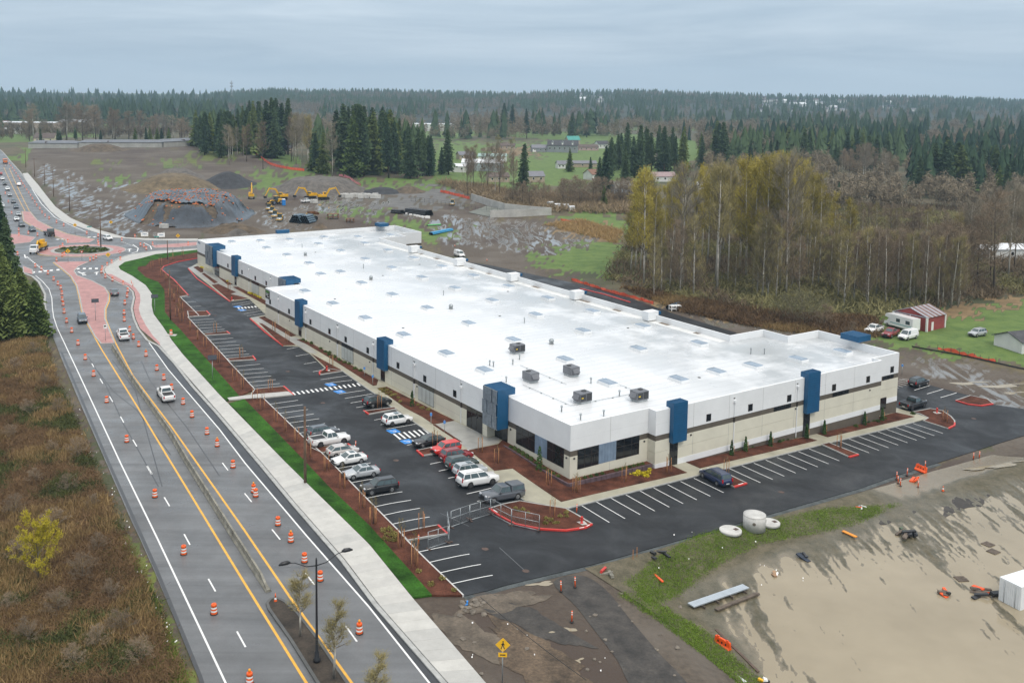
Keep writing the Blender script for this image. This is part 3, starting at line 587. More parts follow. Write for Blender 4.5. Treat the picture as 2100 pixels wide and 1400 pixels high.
strip('red_kerb', W([(1185, 610), (1280, 640), (1291, 643)][0:0] + [(1190, 592), (1240, 604), (1292, 620)]), 0.4, REDP, 0.0, lot, 0.15, 4)
for q in (lot_l[6:], lot_l2): strip('kerb', W(q), 0.16, mat('pale_kerb', (0.56, 0.55, 0.53), 0.6, 0.08, 1), 0.0, lot, 0.165, 4)
strip('kerb', W([(702.9, 762), (739, 788), (767, 807), (799, 833), (853, 869), (878.6, 886.4), (909.5, 907), (964, 945), (1026, 995), (1073.8, 1026)]), 0.16, KERB, 0.0, wk, 0.135, 4)
strip('kerb', W([(1164, 1043), (1650, 921), (1875, 866)]), 0.16, KERB, 0.0, wk, 0.135, 4)
# 'fire lane' style stencils are too worn to read: white dabs on the red kerbs
for q in ([(1012, 1047.5), (1020, 1053)], [(1188, 1085.5), (1198, 1083.7)], [(1203, 1081.5), (1209, 1078.5)], [(1514, 996), (1524, 993)]):
    strip('kerb_stencil', W(q), 0.14, WHITE, 0.20, corner_island, 0, 2)
# planted median
med = [(548, 1238), (556, 1229), (567.5, 1227), (585, 1236), (606, 1254), (650, 1310), (705, 1392), (780, 1500), (720, 1500), (651, 1400), (596.5, 1313), (552, 1250)]
medo = sheet('median_bed', W(med), mat('dark_soil', (0.055, 0.042, 0.03), 0.9, 0.3, 0.8, 0.4, 6), 0.12, 4, skirt=0.15)
strip('kerb', W(med), 0.28, mat('dark_kerb', (0.10, 0.10, 0.095), 0.6, 0.15, 1), 0.0, medo, 0.17, 3, True)
# ------------------------------------------------------------------ the warehouse
WALLW = mat('white_wall_paint', (0.77, 0.78, 0.785), 0.6, 0.03, 0.4, 0.03, 6)
CREAM = mat('cream_wall_paint', (0.66, 0.63, 0.52), 0.65, 0.04, 0.4, 0.03, 6)
TAUPE = mat('taupe_wall_paint', (0.115, 0.097, 0.075), 0.6, 0.08, 0.8)
BLUE = mat('blue_ribbed_metal', (0.005, 0.082, 0.19), 0.42, 0.06, 1.0)
GLASS = mat('dark_window_glass', (0.012, 0.014, 0.016), 0.06, 0.2, 0.6, spec=0.6)
FRAME = mat('bronze_frame', (0.035, 0.027, 0.022), 0.45, 0.1, 2)
SPAN = mat('grey_blue_spandrel', (0.20, 0.27, 0.36), 0.4, 0.12, 0.9)
PANEL = mat('pale_spandrel', (0.50, 0.53, 0.51), 0.45, 0.08, 0.8)
MESHM = mat('perforated_grey_metal', (0.20, 0.235, 0.27), 0.45, 0.2, 2.2, 0.35, 26)
METAL = mat('galvanised_metal', (0.42, 0.45, 0.46), 0.38, 0.15, 2.0, metal=0.5)
DARKM = mat('dark_metal', (0.03, 0.03, 0.032), 0.45, 0.15, 2)
def roof_material():
    m, nt, b = nodes_of('white_wet_membrane')
    t = nt.nodes.new('ShaderNodeTexCoord'); sp = nt.nodes.new('ShaderNodeSeparateXYZ'); nt.links.new(t.outputs['Object'], sp.inputs[0])
    w = nt.nodes.new('ShaderNodeTexWave'); w.wave_type = 'BANDS'; w.bands_direction = 'Y'; w.inputs['Scale'].default_value = 0.165; w.inputs['Distortion'].default_value = 0.15; w.inputs['Detail'].default_value = 1
    nt.links.new(t.outputs['Object'], w.inputs['Vector'])
    mlt = nt.nodes.new('ShaderNodeMix'); mlt.data_type = 'RGBA'; mlt.blend_type = 'MULTIPLY'; mlt.inputs[0].default_value = 1
    base = mixc(nt, ramp(nt, vnoise(nt, 0.06, 5, 0.6), 0.35, 0.7), (0.71, 0.72, 0.73), (0.77, 0.775, 0.78))
    nt.links.new(base, mlt.inputs[6]); nt.links.new(ramp(nt, w.outputs['Fac'], 0.0, 0.08, (0.86,) * 3, (1, 1, 1)), mlt.inputs[7])
    # ponded water and dust along the low rear edge
    lo = mrange(nt, sp.outputs['X'], 20, 46, 0.0, 1.0); nn = vnoise(nt, 0.11, 5, 0.62, t.outputs['Object'])
    ad = nt.nodes.new('ShaderNodeMath'); ad.operation = 'MULTIPLY'; nt.links.new(lo, ad.inputs[0]); nt.links.new(ramp(nt, nn, 0.36, 0.54), ad.inputs[1])
    c3 = mixc(nt, ad.outputs[0], mlt.outputs[2], (0.43, 0.45, 0.46))
    sp2 = ramp(nt, vnoise(nt, 0.5, 6, 0.75, t.outputs['Object']), 0.68, 0.78); c3 = mixc(nt, sp2, c3, (0.62, 0.60, 0.56))
    nt.links.new(c3, b.inputs['Base Color'])
    nt.links.new(mrange(nt, vnoise(nt, 0.09, 4, 0.6, t.outputs['Object']), 0.35, 0.65, 0.2, 0.36), b.inputs['Roughness'])
    bump(nt, b, vnoise(nt, 0.8, 4, 0.6, t.outputs['Object']), 0.04, 0.05); b.inputs['Specular IOR Level'].default_value = 0.55
    return m
ROOF = roof_material()
ZP_, ZB_, ZT_, ZR_ = 6.88, 2.64, 3.41, 6.2     # parapet, underside and top of the dark band, roof deck
bx, by = wxy(0, 0)
WH = empty('warehouse', (bx, by, 0), TH, 'long white warehouse with cream base, dark band and blue entrance canopies', 'warehouse')
plan = [(0, 0), (13.8, 0), (13.8, -1.5), (64.7, -1.5), (64.7, 0), (71.6, 0), (71.6, 8.8), (73, 8.8), (73, 17.6), (64.5, 17.6), (64.5, 23.3), (55.6, 23.3),
        (55.6, 160.4), (64.5, 160.4), (64.5, 166.2), (73.2, 166.2), (73.2, 183.7), (7.4, 183.7), (7.4, 164.6), (5.7, 164.6), (5.7, 110.8), (7.0, 110.8), (7.0, 106.3), (-1.3, 106.3), (-1.3, 17.7), (0, 17.7)]
NP = len(plan); TW = 0.32
# roof deck with a slight fall to the rear
def roofz(x): return ZR_ + 0.30 - 0.012 * max(0, x + 1.3)
bm = bmesh.new(); rv_ = [bm.verts.new((a, b, 0)) for a, b in plan]
for t_ in tessellate_polygon([[Vector((a, b, 0)) for a, b in plan]]): bm.faces.new([rv_[i] for i in t_])
for v in bm.verts: v.co.z = roofz(v.co.x)
for f_ in bm.faces:
    f_.normal_update()
    if f_.normal.z < 0: f_.normal_flip()
me = bpy.data.meshes.new('roof'); bm.to_mesh(me); bm.free(); me.materials.append(ROOF)
roof = link(bpy.data.objects.new('roof', me), WH)
# roof runs: low drain valley along the rear edge is part of the deck; walls follow
NORM = []
for i in range(NP):
    a, b = Vector(plan[i]), Vector(plan[(i + 1) % NP]); d = (b - a).normalized(); NORM.append(Vector((d.y, -d.x)))
def inner(i):
    n1, n2 = NORM[i - 1], NORM[i]; return Vector(plan[i]) - (n1 + n2) * TW
def wall_piece(name, i, z0, z1, m, out=0.0, s0=0.0, s1=None):
    """one storey strip of a wall run, a slab TW thick standing `out` proud"""
    a, b = Vector(plan[i]), Vector(plan[(i + 1) % NP]); d = (b - a); Ln = d.length; d /= Ln; n = NORM[i]
    s1 = Ln if s1 is None else s1
    ia, ib = inner(i), inner((i + 1) % NP)
    p = [a + d * s0 + n * out, a + d * s1 + n * out, (ib if s1 >= Ln - 1e-4 else a + d * s1 - n * TW), (ia if s0 <= 1e-4 else a + d * s0 - n * TW)]
    if s0 <= 1e-4: p[0] += (Vector(plan[i]) - Vector(plan[i]))
    mb = MB(); mb.add([(q.x, q.y, z0) for q in p] + [(q.x, q.y, z1) for q in p], [(0, 3, 2, 1), (4, 5, 6, 7), (0, 1, 5, 4), (1, 2, 6, 5), (2, 3, 7, 6), (3, 0, 4, 7)])
    return mb.build(name, m, WH)
def on_wall(i, s, out, z):
    a, b = Vector(plan[i]), Vector(plan[(i + 1) % NP]); d = (b - a).normalized(); p = a + d * s + NORM[i] * out; return p.x, p.y, z
def slab_on(name, i, s0, s1, z0, z1, o0, o1, m, parent=None):
    pts = [on_wall(i, s, o, z) for z in (z0, z1) for s, o in ((s0, o0), (s1, o0), (s1, o1), (s0, o1))]
    mb = MB(); mb.add(pts, [(0, 1, 2, 3), (7, 6, 5, 4), (0, 4, 5, 1), (1, 5, 6, 2), (2, 6, 7, 3), (3, 7, 4, 0)]); return mb.build(name, m, parent or WH)
for i in range(NP):
    Ln = (Vector(plan[(i + 1) % NP]) - Vector(plan[i])).length
    lowbase = i in (1, 2, 3, 4, 5, 6, 7)
    wall_piece('upper_wall', i, ZT_, ZP_, WALLW, 0.0)
    wall_piece('dark_band', i, ZB_, ZT_, TAUPE, -0.03)
    if i in (0,) or not lowbase:
        wall_piece('lower_wall', i, -1.6 if i not in (0, NP - 1) else -1.2, ZB_, CREAM, 0.0)
    else:
        wall_piece('lower_wall', i, 1.0, ZB_, CREAM, 0.0); wall_piece('lower_wall', i, -0.65, 0.97, CREAM, -0.012)
        wall_piece('pale_base_band', i, -1.5, -0.65, WALLW, 0.015); wall_piece('taupe_base', i, -5.0, -1.5, TAUPE, 0.0)
    cap = MB(); n = NORM[i]; a, b = Vector(plan[i]), Vector(plan[(i + 1) % NP]); ia, ib = inner(i), inner((i + 1) % NP); e = 0.03
    p = [a, b, ib, ia]; cap.add([(q.x, q.y, ZP_ + 0.004) for q in p] + [(q.x, q.y, ZP_ + 0.05) for q in p], [(0, 3, 2, 1), (4, 5, 6, 7), (0, 1, 5, 4), (1, 2, 6, 5), (2, 3, 7, 6), (3, 0, 4, 7)])
    cap.build('parapet_cap', WALLW, WH)
# panel joints of the long walls: shallow grooves filled darker
JOINT = mat('panel_joint', (0.34, 0.34, 0.32), 0.7)
for i in (0, 2, 19, 23):
    Ln = (Vector(plan[(i + 1) % NP]) - Vector(plan[i])).length; n_ = max(2, round(Ln / 7.4))
    for k in range(1, n_):
        s_ = Ln * k / n_; slab_on('panel_joint', i, s_ - 0.022, s_ + 0.022, ZT_, ZP_, 0.0, 0.004, JOINT); slab_on('panel_joint', i, s_ - 0.022, s_ + 0.022, -0.6, ZB_, 0.0, 0.004, JOINT)
    if i in (19, 23): slab_on('panel_joint', i, 0, Ln, 1.2, 1.225, 0.0, 0.003, JOINT)
    slab_on('panel_joint', i, 0, Ln, 5.0, 5.015, 0.0, 0.003, mat('faint_joint', (0.60, 0.61, 0.61), 0.7))
# --- windows
def window(i, s, w, z0, z1, name='window', panes=1, gm=None, frame=0.07, depth=0.05):
    f = slab_on(name, i, s - w / 2, s + w / 2, z0, z1, -0.02, 0.035, FRAME)
    pw = (w - frame) / panes
    for k in range(panes):
        a = s - w / 2 + frame + k * pw
        slab_on('pane', i, a, a + pw - frame, z0 + frame, z1 - frame, 0.0, 0.045, gm or GLASS, f)
    return f
def s_of(i, px, py, z):
    """distance along wall i of an image point at height z on that wall's line of depth"""
    p = GZ(px, py, z); l, m_ = loc(p.x, p.y); a, b = Vector(plan[i]), Vector(plan[(i + 1) % NP]); return (Vector((l, m_)) - a).dot((b - a).normalized())
iA, iB, iC, iD, iE, iF, iA0 = 19, 23, 25, 0, 2, 4, 17
r2 = ((530, 560), 8.75); r3 = ((660, 620), 7.78); r4 = ((830, 700), 7.0); r1 = ((395, 460), 8.75); r7 = ((1400, 740), 6.363); r8 = ((1640, 660), 5.833)
for lst, o, i in (([(205, 515), (545, 685), (930, 875), (1270, 1045)], r2, iB), ([(117, 462), (380, 590), (730, 765), (1210, 1005)], r3, iB), ([(285, 535), (710, 750)], r4, iB), ([(635, 740), (895, 855), (1125, 965), (1317, 1055)], r1, iA), ([(343, 738), (885, 607), (1390, 485)], r7, iE), ([(410, 783), (817, 685)], r8, iE), ([(1105, 568)], r8, iF)):
    for q in P(lst, *o):
        s = s_of(i, q[0], q[1], 4.25)
        if i == iB and lst[0] == (117, 462) and q == P(lst, *o)[0] and False: continue
        window(i, s, 0.95, 3.72, 4.78)
# tall glazing with pale spandrel panels (left facade) and dark shopfronts
def glazing(i, s0, s1, z0, n, pale=True):
    f = slab_on('glazing', i, s0, s1, z0, ZT_ + 0.0, -0.02, 0.03, FRAME); w = (s1 - s0) / n
    for k in range(n):
        a = s0 + k * w + 0.06
        slab_on('pane', i, a, a + w - 0.12, ZB_ + 0.08, ZT_ - 0.06, 0.0, 0.045, GLASS, f)
        slab_on('spandrel_panel' if pale else 'pane', i, a, a + w - 0.12, z0 + 0.08, ZB_, 0.0, 0.05, PANEL if pale else GLASS, f)
for (a, b), o, i in ((((285, 640), (465, 735)), r3, iB), (((170, 575), (390, 690)), r4, iB), (((1060, 1000), (1190, 1062)), r1, iA)):
    pa, pb = P([a, b], *o); s0, s1 = sorted((s_of(i, pa[0], pa[1], 3.3), s_of(i, pb[0], pb[1], 3.3))); glazing(i, s0, s1, 0.25, 4)
for (a, b), o, i, n in ((((880, 925), (1105, 1040)), r4, iB, 3), (((395, 690), (480, 730)), r1, iA, 2)):
    pa, pb = P([a, b], *o); s0, s1 = sorted((s_of(i, pa[0], pa[1], 3.3), s_of(i, pb[0], pb[1], 3.3))); glazing(i, s0, s1, 0.02, n, False)
# corner windows: C (left face) runs from y = 17.7 down to 0
LC = 17.7
for i, segs in ((iC, ((17.7 - 12.2, 17.7 - 7.75, 0), (17.7 - 7.75, 17.7 - 4.95, 1), (17.7 - 4.95, 17.7 - 1.3, 0))), (iD, ((1.25, 4.9, 0), (4.9, 8.0, 1), (8.0, 12.2, 0)))):
    for s0, s1, kind in segs:
        if kind:
            sp_ = slab_on('blue_grey_panel', i, s0, s1, 0.72, ZT_, 0.0, 0.02, SPAN)
            for k in range(6): slab_on('rib', i, s0 + 0.05 + k * (s1 - s0) / 6, s0 + 0.10 + k * (s1 - s0) / 6, 0.74, ZT_ - 0.02, 0.02, 0.05, SPAN, sp_)
        else:
            f = slab_on('window', i, s0, s1, 0.7, ZT_, -0.02, 0.035, FRAME); w = (s1 - s0) / 3
            for k in range(3):
                a = s0 + k * w + 0.04
                slab_on('pane', i, a, a + w - 0.08, 0.78, 2.35, 0.0, 0.045, GLASS, f); slab_on('pane', i, a, a + w - 0.08, 2.43, ZT_ - 0.07, 0.0, 0.045, GLASS, f)
window(iF, 1.9, 4.0, -2.35, -0.35, panes=2)
for px0, px1, o, i in (((1165, 628), (1410, 580), r7, iE), ((385, 875), (582, 828), r8, iE), ((975, 675), (1115, 645), r8, iF)):
    a, b = P([px0, px1], *o); s0, s1 = s_of(i, a[0], a[1], 3.0), s_of(i, b[0], b[1], 3.0); f = slab_on('window', i, s0, s1, ZB_ + 0.02, ZT_ - 0.02, -0.05, 0.0, FRAME)
    for k in range(3): slab_on('pane', i, s0 + (s1 - s0) * k / 3 + 0.05, s0 + (s1 - s0) * (k + 1) / 3 - 0.03, ZB_ + 0.08, ZT_ - 0.08, -0.02, 0.012, GLASS, f)
# --- blue canopies
def fin(i, s, w, zb, back=1.0, out=0.75, door=True, dz=0.0):
    """tall blue blade over a door with a lip lying over the parapet"""
    c = slab_on('canopy', i, s - w / 2, s + w / 2, zb, 7.75, 0.04, out, BLUE)
    slab_on('canopy_lip', i, s - w / 2, s + w / 2, 6.98, 7.74, -back, 0.04, BLUE, c)
    n = max(4, int(w / 0.28))
    for k in range(n): slab_on('rib', i, s - w / 2 + (k + 0.3) * w / n, s - w / 2 + (k + 0.55) * w / n, 7.75, 7.80, -back, out, BLUE, c)
    for k in range(16): slab_on('rib', i, s - w / 2 + 0.02, s + w / 2 - 0.02, zb + 0.15 + k * (7.5 - zb) / 16, zb + 0.27 + k * (7.5 - zb) / 16, out, out + 0.025, BLUE, c)
    if door:
        f = slab_on('door', i, s - w / 2 + 0.15, s - w / 2 + 1.75, dz, zb + 0.02, -0.1, 0.02, FRAME)
        slab_on('pane', i, s - w / 2 + 0.25, s - w / 2 + 0.95, dz + 0.12, zb - 0.1, 0.0, 0.03, GLASS, f); slab_on('pane', i, s - w / 2 + 1.0, s - w / 2 + 1.65, dz + 0.12, zb - 0.1, 0.0, 0.03, GLASS, f)
        slab_on('doorstep', i, s - w / 2 - 0.1, s + w / 2 + 0.2, dz - 0.14, dz, 0.0, 0.9, greyc)
fin(iB, 106.3 - 86.6, 2.6, 2.45, 1.0); fin(iB, 106.3 - 49.9, 2.9, 2.45, 1.0); fin(iA, 164.6 - 145.4, 3.0, 2.6, 0.9)
fin(iE, 17.75 - 13.8, 2.7, 2.05, 0.75, dz=-1.55); fin(iE, 46.4 - 13.8, 2.9, 1.35, 0.75, dz=-2.75)
def big_canopy(x0, x1, y0, y1, zb, wall, mesh_side):
    """deep canopy block with a screen of perforated panels on its outer face"""
    c = MB().box(x0, x0 + 1.9, y0, y1, zb, 8.15).build('canopy', BLUE, WH)
    MB().box(x0 + 1.9, x1, y0 + 0.02, y1 - 0.02, 7.2, 8.14).build('canopy_lip', BLUE, c)
    for k in range(9): MB().box(x0 + 0.1, x1 - 0.05, y0 + 0.15 + k * (y1 - y0) / 9, y0 + 0.27 + k * (y1 - y0) / 9, 8.15, 8.21).build('rib', BLUE, c)
    if mesh_side:
        h = (8.0 - zb) / 3; w = (y1 - y0) / 3
        for a in range(3):
            for b in range(3):
                d = 0.10 + 0.10 * ((a + b) % 2) + random.uniform(0, 0.05)
                pn = MB().box(x0 - d - 0.05, x0 - d, y0 + b * w + 0.02, y0 + (b + 1) * w - 0.02, zb + 0.1 + a * h, zb + 0.06 + (a + 1) * h)
                pn.build('screen_panel', MESHM, c)
        for a in range(4): MB().box(x0 - 0.1, x0 - 0.002, y0, y1, zb + 0.05 + a * h - 0.03, zb + 0.05 + a * h + 0.03).build('screen_rail', METAL, c)
big_canopy(-2.0, 1.1, 14.1, 17.66, 2.35, iC, True); big_canopy(4.6, 8.2, 160.9, 166.9, 2.5, iA, True); big_canopy(3.6, 7.2, 106.4, 110.7, 2.5, iA, True)
MB().box(70.0, 73.5, 6.9, 10.6, 7.3, 8.3).build('canopy', BLUE, WH)
for k in range(9): MB().box(70.05, 73.45, 7.05 + k * 0.39, 7.17 + k * 0.39, 8.3, 8.36).build('rib', BLUE, WH)
MB().box(66, 69.2, 180.5, 184.2, 7.2, 8.2).build('canopy', BLUE, WH); MB().box(32, 36, 183.2, 184.6, 7.0, 8.0).build('canopy', BLUE, WH)
# recessed entry beside the corner canopy
slab_on('door', iC, 0.15, 3.4, -0.05, 2.5, 0.0, 0.05, FRAME)
for k in range(3): slab_on('pane', iC, 0.25 + k * 1.05, 1.2 + k * 1.05, 0.05, 2.4, 0.03, 0.07, GLASS)
# rear scupper boxes and openings
for y in (45, 68, 92, 116, 140):
    b_ = MB().box(53.2, 55.9, y - 0.9 - 2, y + 0.9 - 2, 6.0, 7.75).build('rear_parapet_box', WALLW, WH); MB().box(55.9, 56.6, y - 0.9 - 2, y + 0.6 - 2, 7.0, 7.6).build('rear_canopy', BLUE, b_)
RUSTW = mat('ponded_silt', (0.20, 0.14, 0.085), 0.35, 0.25, 1.5)
for y in (30, 38, 52, 62, 80, 100, 108, 125, 134):
    MB().box(54.3, 55.2, y, y + random.uniform(1.2, 3.0), roofz(55) , roofz(55) + 0.03).build('silted_scupper', RUSTW, WH)
# inner low band of the roof edge
MB().box(53.3, 55.25, 23.7, 160, roofz(55) - 0.2, roofz(55) + 0.02).build('roof_gutter', mat('roof_edge', (0.74, 0.74, 0.72), 0.3, 0.06, 0.5), WH)
# downpipes with hopper heads
for i, lst, o in ((iB, [(362, 430), (855, 665), (1410, 935)], r2), (iB, [(808, 640), (245, 370), (1455, 950)], r3), (iB, [(120, 300), (800, 620)], r4), (iA, [(1025, 775), (1412, 945)], r1), (iE, [(685, 490), (1505, 300)], r7)):
    for q in P(lst, *o):
        s = s_of(i, q[0], q[1], 6.2); x, y, z = on_wall(i, s, 0.14, 0); nb = NORM[i]
        if i == iB and not 1 < s < 87.5: continue
        d_ = slab_on('downpipe', i, s - 0.06, s + 0.06, -3.4 if i == iE else -0.6, 5.6, 0.02, 0.13, WALLW)
        slab_on('hopper', i, s - 0.2, s + 0.2, 5.6, 5.95, 0.0, 0.3, WALLW, d_); slab_on('scupper', i, s - 0.22, s + 0.10, 6.15, 6.32, 0.0, 0.03, FRAME, d_); slab_on('pipe_band', i, s - 0.075, s + 0.075, ZB_ - 0.02, ZT_ + 0.02, 0.0, 0.135, FRAME, d_)
for i, ss in ((iE, (0.9 + 5.9, 29.3, 50.3 - 2.5)), (iF, (1.2,)), (iC, (4.2, 17.0)), (iD, (0.65, 13.1)), (iB, (14, 20, 34, 51, 68, 86))):
    for s in ss: slab_on('wall_light', i, s - 0.09, s + 0.09, 2.25, 2.45, 0.0, 0.16, DARKM)
# pylons' lettering board on the far jog (small print, unreadable)
sg = slab_on('leasing_sign', iB, 0.15, 2.6, 4.75, 6.6, 0.02, 0.08, mat('black_sign', (0.015, 0.016, 0.015), 0.4))
GRN = mat('green_sign_print', (0.10, 0.32, 0.03), 0.5); 
slab_on('sign_print', iB, 0.35, 2.4, 6.15, 6.42, 0.08, 0.09, GRN, sg)
for k, (a, b) in enumerate(((0.4, 2.0), (0.4, 1.7), (1.2, 2.3))): slab_on('sign_print', iB, a, b, 5.75 - k * 0.32, 5.88 - k * 0.32, 0.08, 0.09, WHITE, sg)
for k in range(4): slab_on('house_number', iA0, 17.3 - k * 0.62 if False else (0.6 + k * 0.62), 1.0 + k * 0.62, 5.9, 6.5, 0.0, 0.03, SPAN)
# skylights
skylens = mat('skylight_dome', (0.26, 0.33, 0.41), 0.22, 0.12, 0.5, coat=0.3)
def skylight(px, py):
    p = GZ(px, py, 6.5); l, m_ = loc(p.x, p.y); z = roofz(l)
    b = MB(); b.frustum((0, 0), (1.5, 0.95), (1.45, 0.9), 0, 0.45); c = b.build('skylight', WALLW, WH); c.location = (l, m_, z); c.rotation_euler = (0, 0, math.pi / 2)
    d = MB(); d.frustum((0, 0), (1.42, 0.87), (1.2, 0.65), 0.45, 0.62); d.frustum((0, 0), (1.2, 0.65), (0.6, 0.3), 0.6201, 0.70); d.build('dome', skylens, c)
    return c
sk1 = P([(320, 237), (565, 225), (618, 287), (795, 348), (815, 212), (985, 420), (1065, 248), (1110, 188), (1085, 515), (1255, 493), (1258, 307), (1405, 182), (1438, 590), (1460, 238), (1467, 377), (1660, 298), (1680, 163), (1697, 452), (1885, 363), (1955, 535), (948, 668), (1190, 775), (1702, 690), (2003, 805)], (400, 440), 4.2)
sk2 = P([(350, 335), (130, 457), (490, 573), (690, 433), (1068, 547), (890, 705), (1490, 672), (195, 795), (1970, 812)], (840, 480), 5.25)
sk3 = P([(350, 292), (240, 505), (885, 445), (838, 697), (1490, 630), (50, 825)], (1150, 580), 5.25)
sk4 = P([(1440, 372), (985, 455), (525, 527), (150, 595)], (1440, 640), 5.0)
sk5 = P([(190, 742), (490, 873), (825, 1018), (1350, 905), (1760, 1067), (1000, 775), (680, 655), (1525, 700), (1895, 825), (400, 552), (160, 460)], (700, 460), 3.818)
sk6 = P([(275, 110), (605, 258), (1305, 163), (1665, 358)], (850, 700), 4.2) + P([(1410, 100 - 30)], (1150, 760), 4.2)[0:0] + [(1392, 776), (1461, 758)]
seen = []
for q in sk1 + sk2 + sk3 + sk4 + sk5 + sk6:
    p = GZ(q[0], q[1], 6.5); l, m_ = loc(p.x, p.y)
    if any((l - a) ** 2 + (m_ - b) ** 2 < 12 for a, b in seen): continue
    if not (0 < l < 72 and 0 < m_ < 183): continue
    seen.append((l, m_)); skylight(*q)
# vents
def vent(px, py, h=0.9, r=0.16, hood=False):
    p = GZ(px, py, 6.45); l, m_ = loc(p.x, p.y); z = roofz(l); b = MB()
    if hood: b.lathe([(0.42, 0), (0.38, 0.5), (0.48, 0.52), (0.40, 0.85), (0.2, 1.0)], 12)
    else: b.lathe([(r * 0.6, 0), (r * 0.6, h * 0.7), (r, h * 0.72), (r, h), (r * 0.5, h + 0.05)], 10)
    o = b.build('roof_vent', METAL, WH); o.location = (l, m_, z); return o
for q in P([(648, 205), (680, 215), (905, 150), (847, 195), (790, 350), (1520, 352), (1765, 462), (1267, 605), (1430, 675), (1630, 640)], (850, 700), 4.2): vent(*q)
for q in P([(173, 335), (800, 545), (1433, 760)], (700, 460), 3.818) + P([(500, 395), (638, 395)], (1440, 640), 5) + P([(922, 275)], (400, 440), 4.2): vent(*q, h=1.1, r=0.13)
for q in P([(232, 425), (858, 652), (1645, 925)], (700, 460), 3.818) + P([(950, 345)], (400, 440), 4.2): vent(*q, hood=True)
for k, (x_, y_) in enumerate(((8, 9), (20, 9), (33, 9), (46, 9), (8, 60), (8, 90), (30, 60), (30, 110), (30, 150), (46, 40), (46, 80), (46, 120))):
    o = MB().lathe([(0.26, 0.0), (0.26, 0.05), (0.1, 0.09)], 10).build('roof_drain', DARKM, WH); o.location = (x_, y_, roofz(x_))
for x0, y0, x1, y1 in ((6, 7.5, 19, 7.5), (6, 7.5, 6, 19), (19, 7.5, 19, 16), (12, 16, 12, 28)):
    MB().tube([(x0, y0, roofz(x0) + 0.14), (x1, y1, roofz(x1) + 0.14)], 0.03, 6).build('gas_pipe', METAL, WH)
    for t_ in (0.1, 0.35, 0.6, 0.85): xx, yy = x0 + (x1 - x0) * t_, y0 + (y1 - y0) * t_; MB().box(xx - 0.1, xx + 0.1, yy - 0.1, yy + 0.1, roofz(xx), roofz(xx) + 0.1).build('pipe_block', METAL, WH)
# rooftop air handlers
HV = mat('grey_cabinet_paint', (0.145, 0.15, 0.165), 0.45, 0.12, 1.5); HV2 = mat('louvre_dark', (0.04, 0.042, 0.045), 0.6, 0.2, 8)
def hvac(px, py, label, rot):
    p = GZ(px, py, 6.35); l, m_ = loc(p.x, p.y); z = roofz(l); t = empty('rooftop_unit', (p.x, p.y, z), TH + rot, label, 'air handler', 'rooftop air handlers')
    MB().box(-0.95, 0.95, -0.75, 0.75, 0.0, 0.32).build('kerb_mount', METAL, t)
    MB().box(-1.05, 1.05, -0.85, 0.85, 0.32, 1.55).build('cabinet', HV, t)
    MB().box(-1.0, -0.1, -0.88, -0.852, 0.5, 1.4).build('access_panel', HV2, t); MB().box(0.05, 1.0, -0.88, -0.852, 0.45, 1.45).build('louvre', HV2, t)
    MB().box(1.052, 1.08, -0.7, 0.7, 0.5, 1.4).build('coil_grille', HV2, t)
    MB().lathe([(0.38, 1.551), (0.38, 1.62), (0.30, 1.63)], 14, 0, (0.35, 0.2)).build('fan_guard', HV2, t)
    h = MB(); h.add([(-1.05, -0.6, 1.35), (-1.05, 0.6, 1.35), (-1.55, 0.6, 0.75), (-1.55, -0.6, 0.75), (-1.05, -0.6, 0.75), (-1.05, 0.6, 0.75)], [(0, 3, 2, 1), (0, 4, 3), (1, 2, 5), (3, 4, 5, 2)]); h.build('intake_hood', HV, t)
    MB().box(-0.9, -0.55, -0.905, -0.882, 0.85, 1.0).build('yellow_sticker', mat('yellow_sticker_print', (0.8, 0.55, 0.04), 0.5), t)
for q, lb, rt_ in zip(P([(885, 95), (1000, 345), (1350, 290), (1447, 525), (1935, 505)], (850, 700), 4.2), ('grey rooftop air handler farthest from the corner, alone beside a skylight', 'grey rooftop air handler nearest the blue corner canopy', 'grey rooftop air handler in the middle of the white roof group', 'grey rooftop air handler closest to the roof corner edge', 'grey rooftop air handler rightmost of the five on the roof'), (0, 1.57, 1.57, 0, 0)): hvac(*q, lb, rt_)
# raised planters with a low retaining wall at the corner
RETW = mat('purple_grey_block', (0.115, 0.075, 0.085), 0.7, 0.2, 1.2)
soil = sheet('planter_bed', [wxy(*q) for q in ((-1.2, 13.2), (-0.02, 13.2), (-0.02, -0.02), (13.7, -0.02), (13.7, -1.3), (-1.2, -1.3))], MULCH, 0.0, 5, zfun=lambda x, y: max(-0.35 - 0.02 * max(0, loc(x, y)[0]), gz(x, y) + 0.2))
rw = [(-1.3, 13.4), (-1.3, 6.5), (-1.3, -1.4), (6, -1.4), (13.3, -1.4)]
for a, b in zip(rw, rw[1:]):
    n_ = max(1, int(math.dist(a, b) / 0.9))
    for k in range(n_):
        p, q = [(a[0] + (b[0] - a[0]) * t, a[1] + (b[1] - a[1]) * t) for t in (k / n_ + 0.004, (k + 1) / n_ - 0.004)]
        w1, w2 = Vector(wxy(*p)), Vector(wxy(*q)); d = (w2 - w1).normalized(); nn = Vector((-d.y, d.x)) * 0.13
        mb = MB(); ps = [w1 + nn, w2 + nn, w2 - nn, w1 - nn]; zt = -0.22 - 0.02 * max(0, (p[0] + q[0]) / 2) + random.uniform(-0.01, 0.01); zt = max(zt, gz(w1.x, w1.y) + 0.3)
        mb.add([(c.x, c.y, gz(c.x, c.y) - 0.1) for c in ps] + [(c.x, c.y, zt) for c in ps], [(4, 5, 6, 7), (0, 1, 5, 4), (1, 2, 6, 5), (2, 3, 7, 6), (3, 0, 4, 7)]); mb.build('block', RETW, soil)
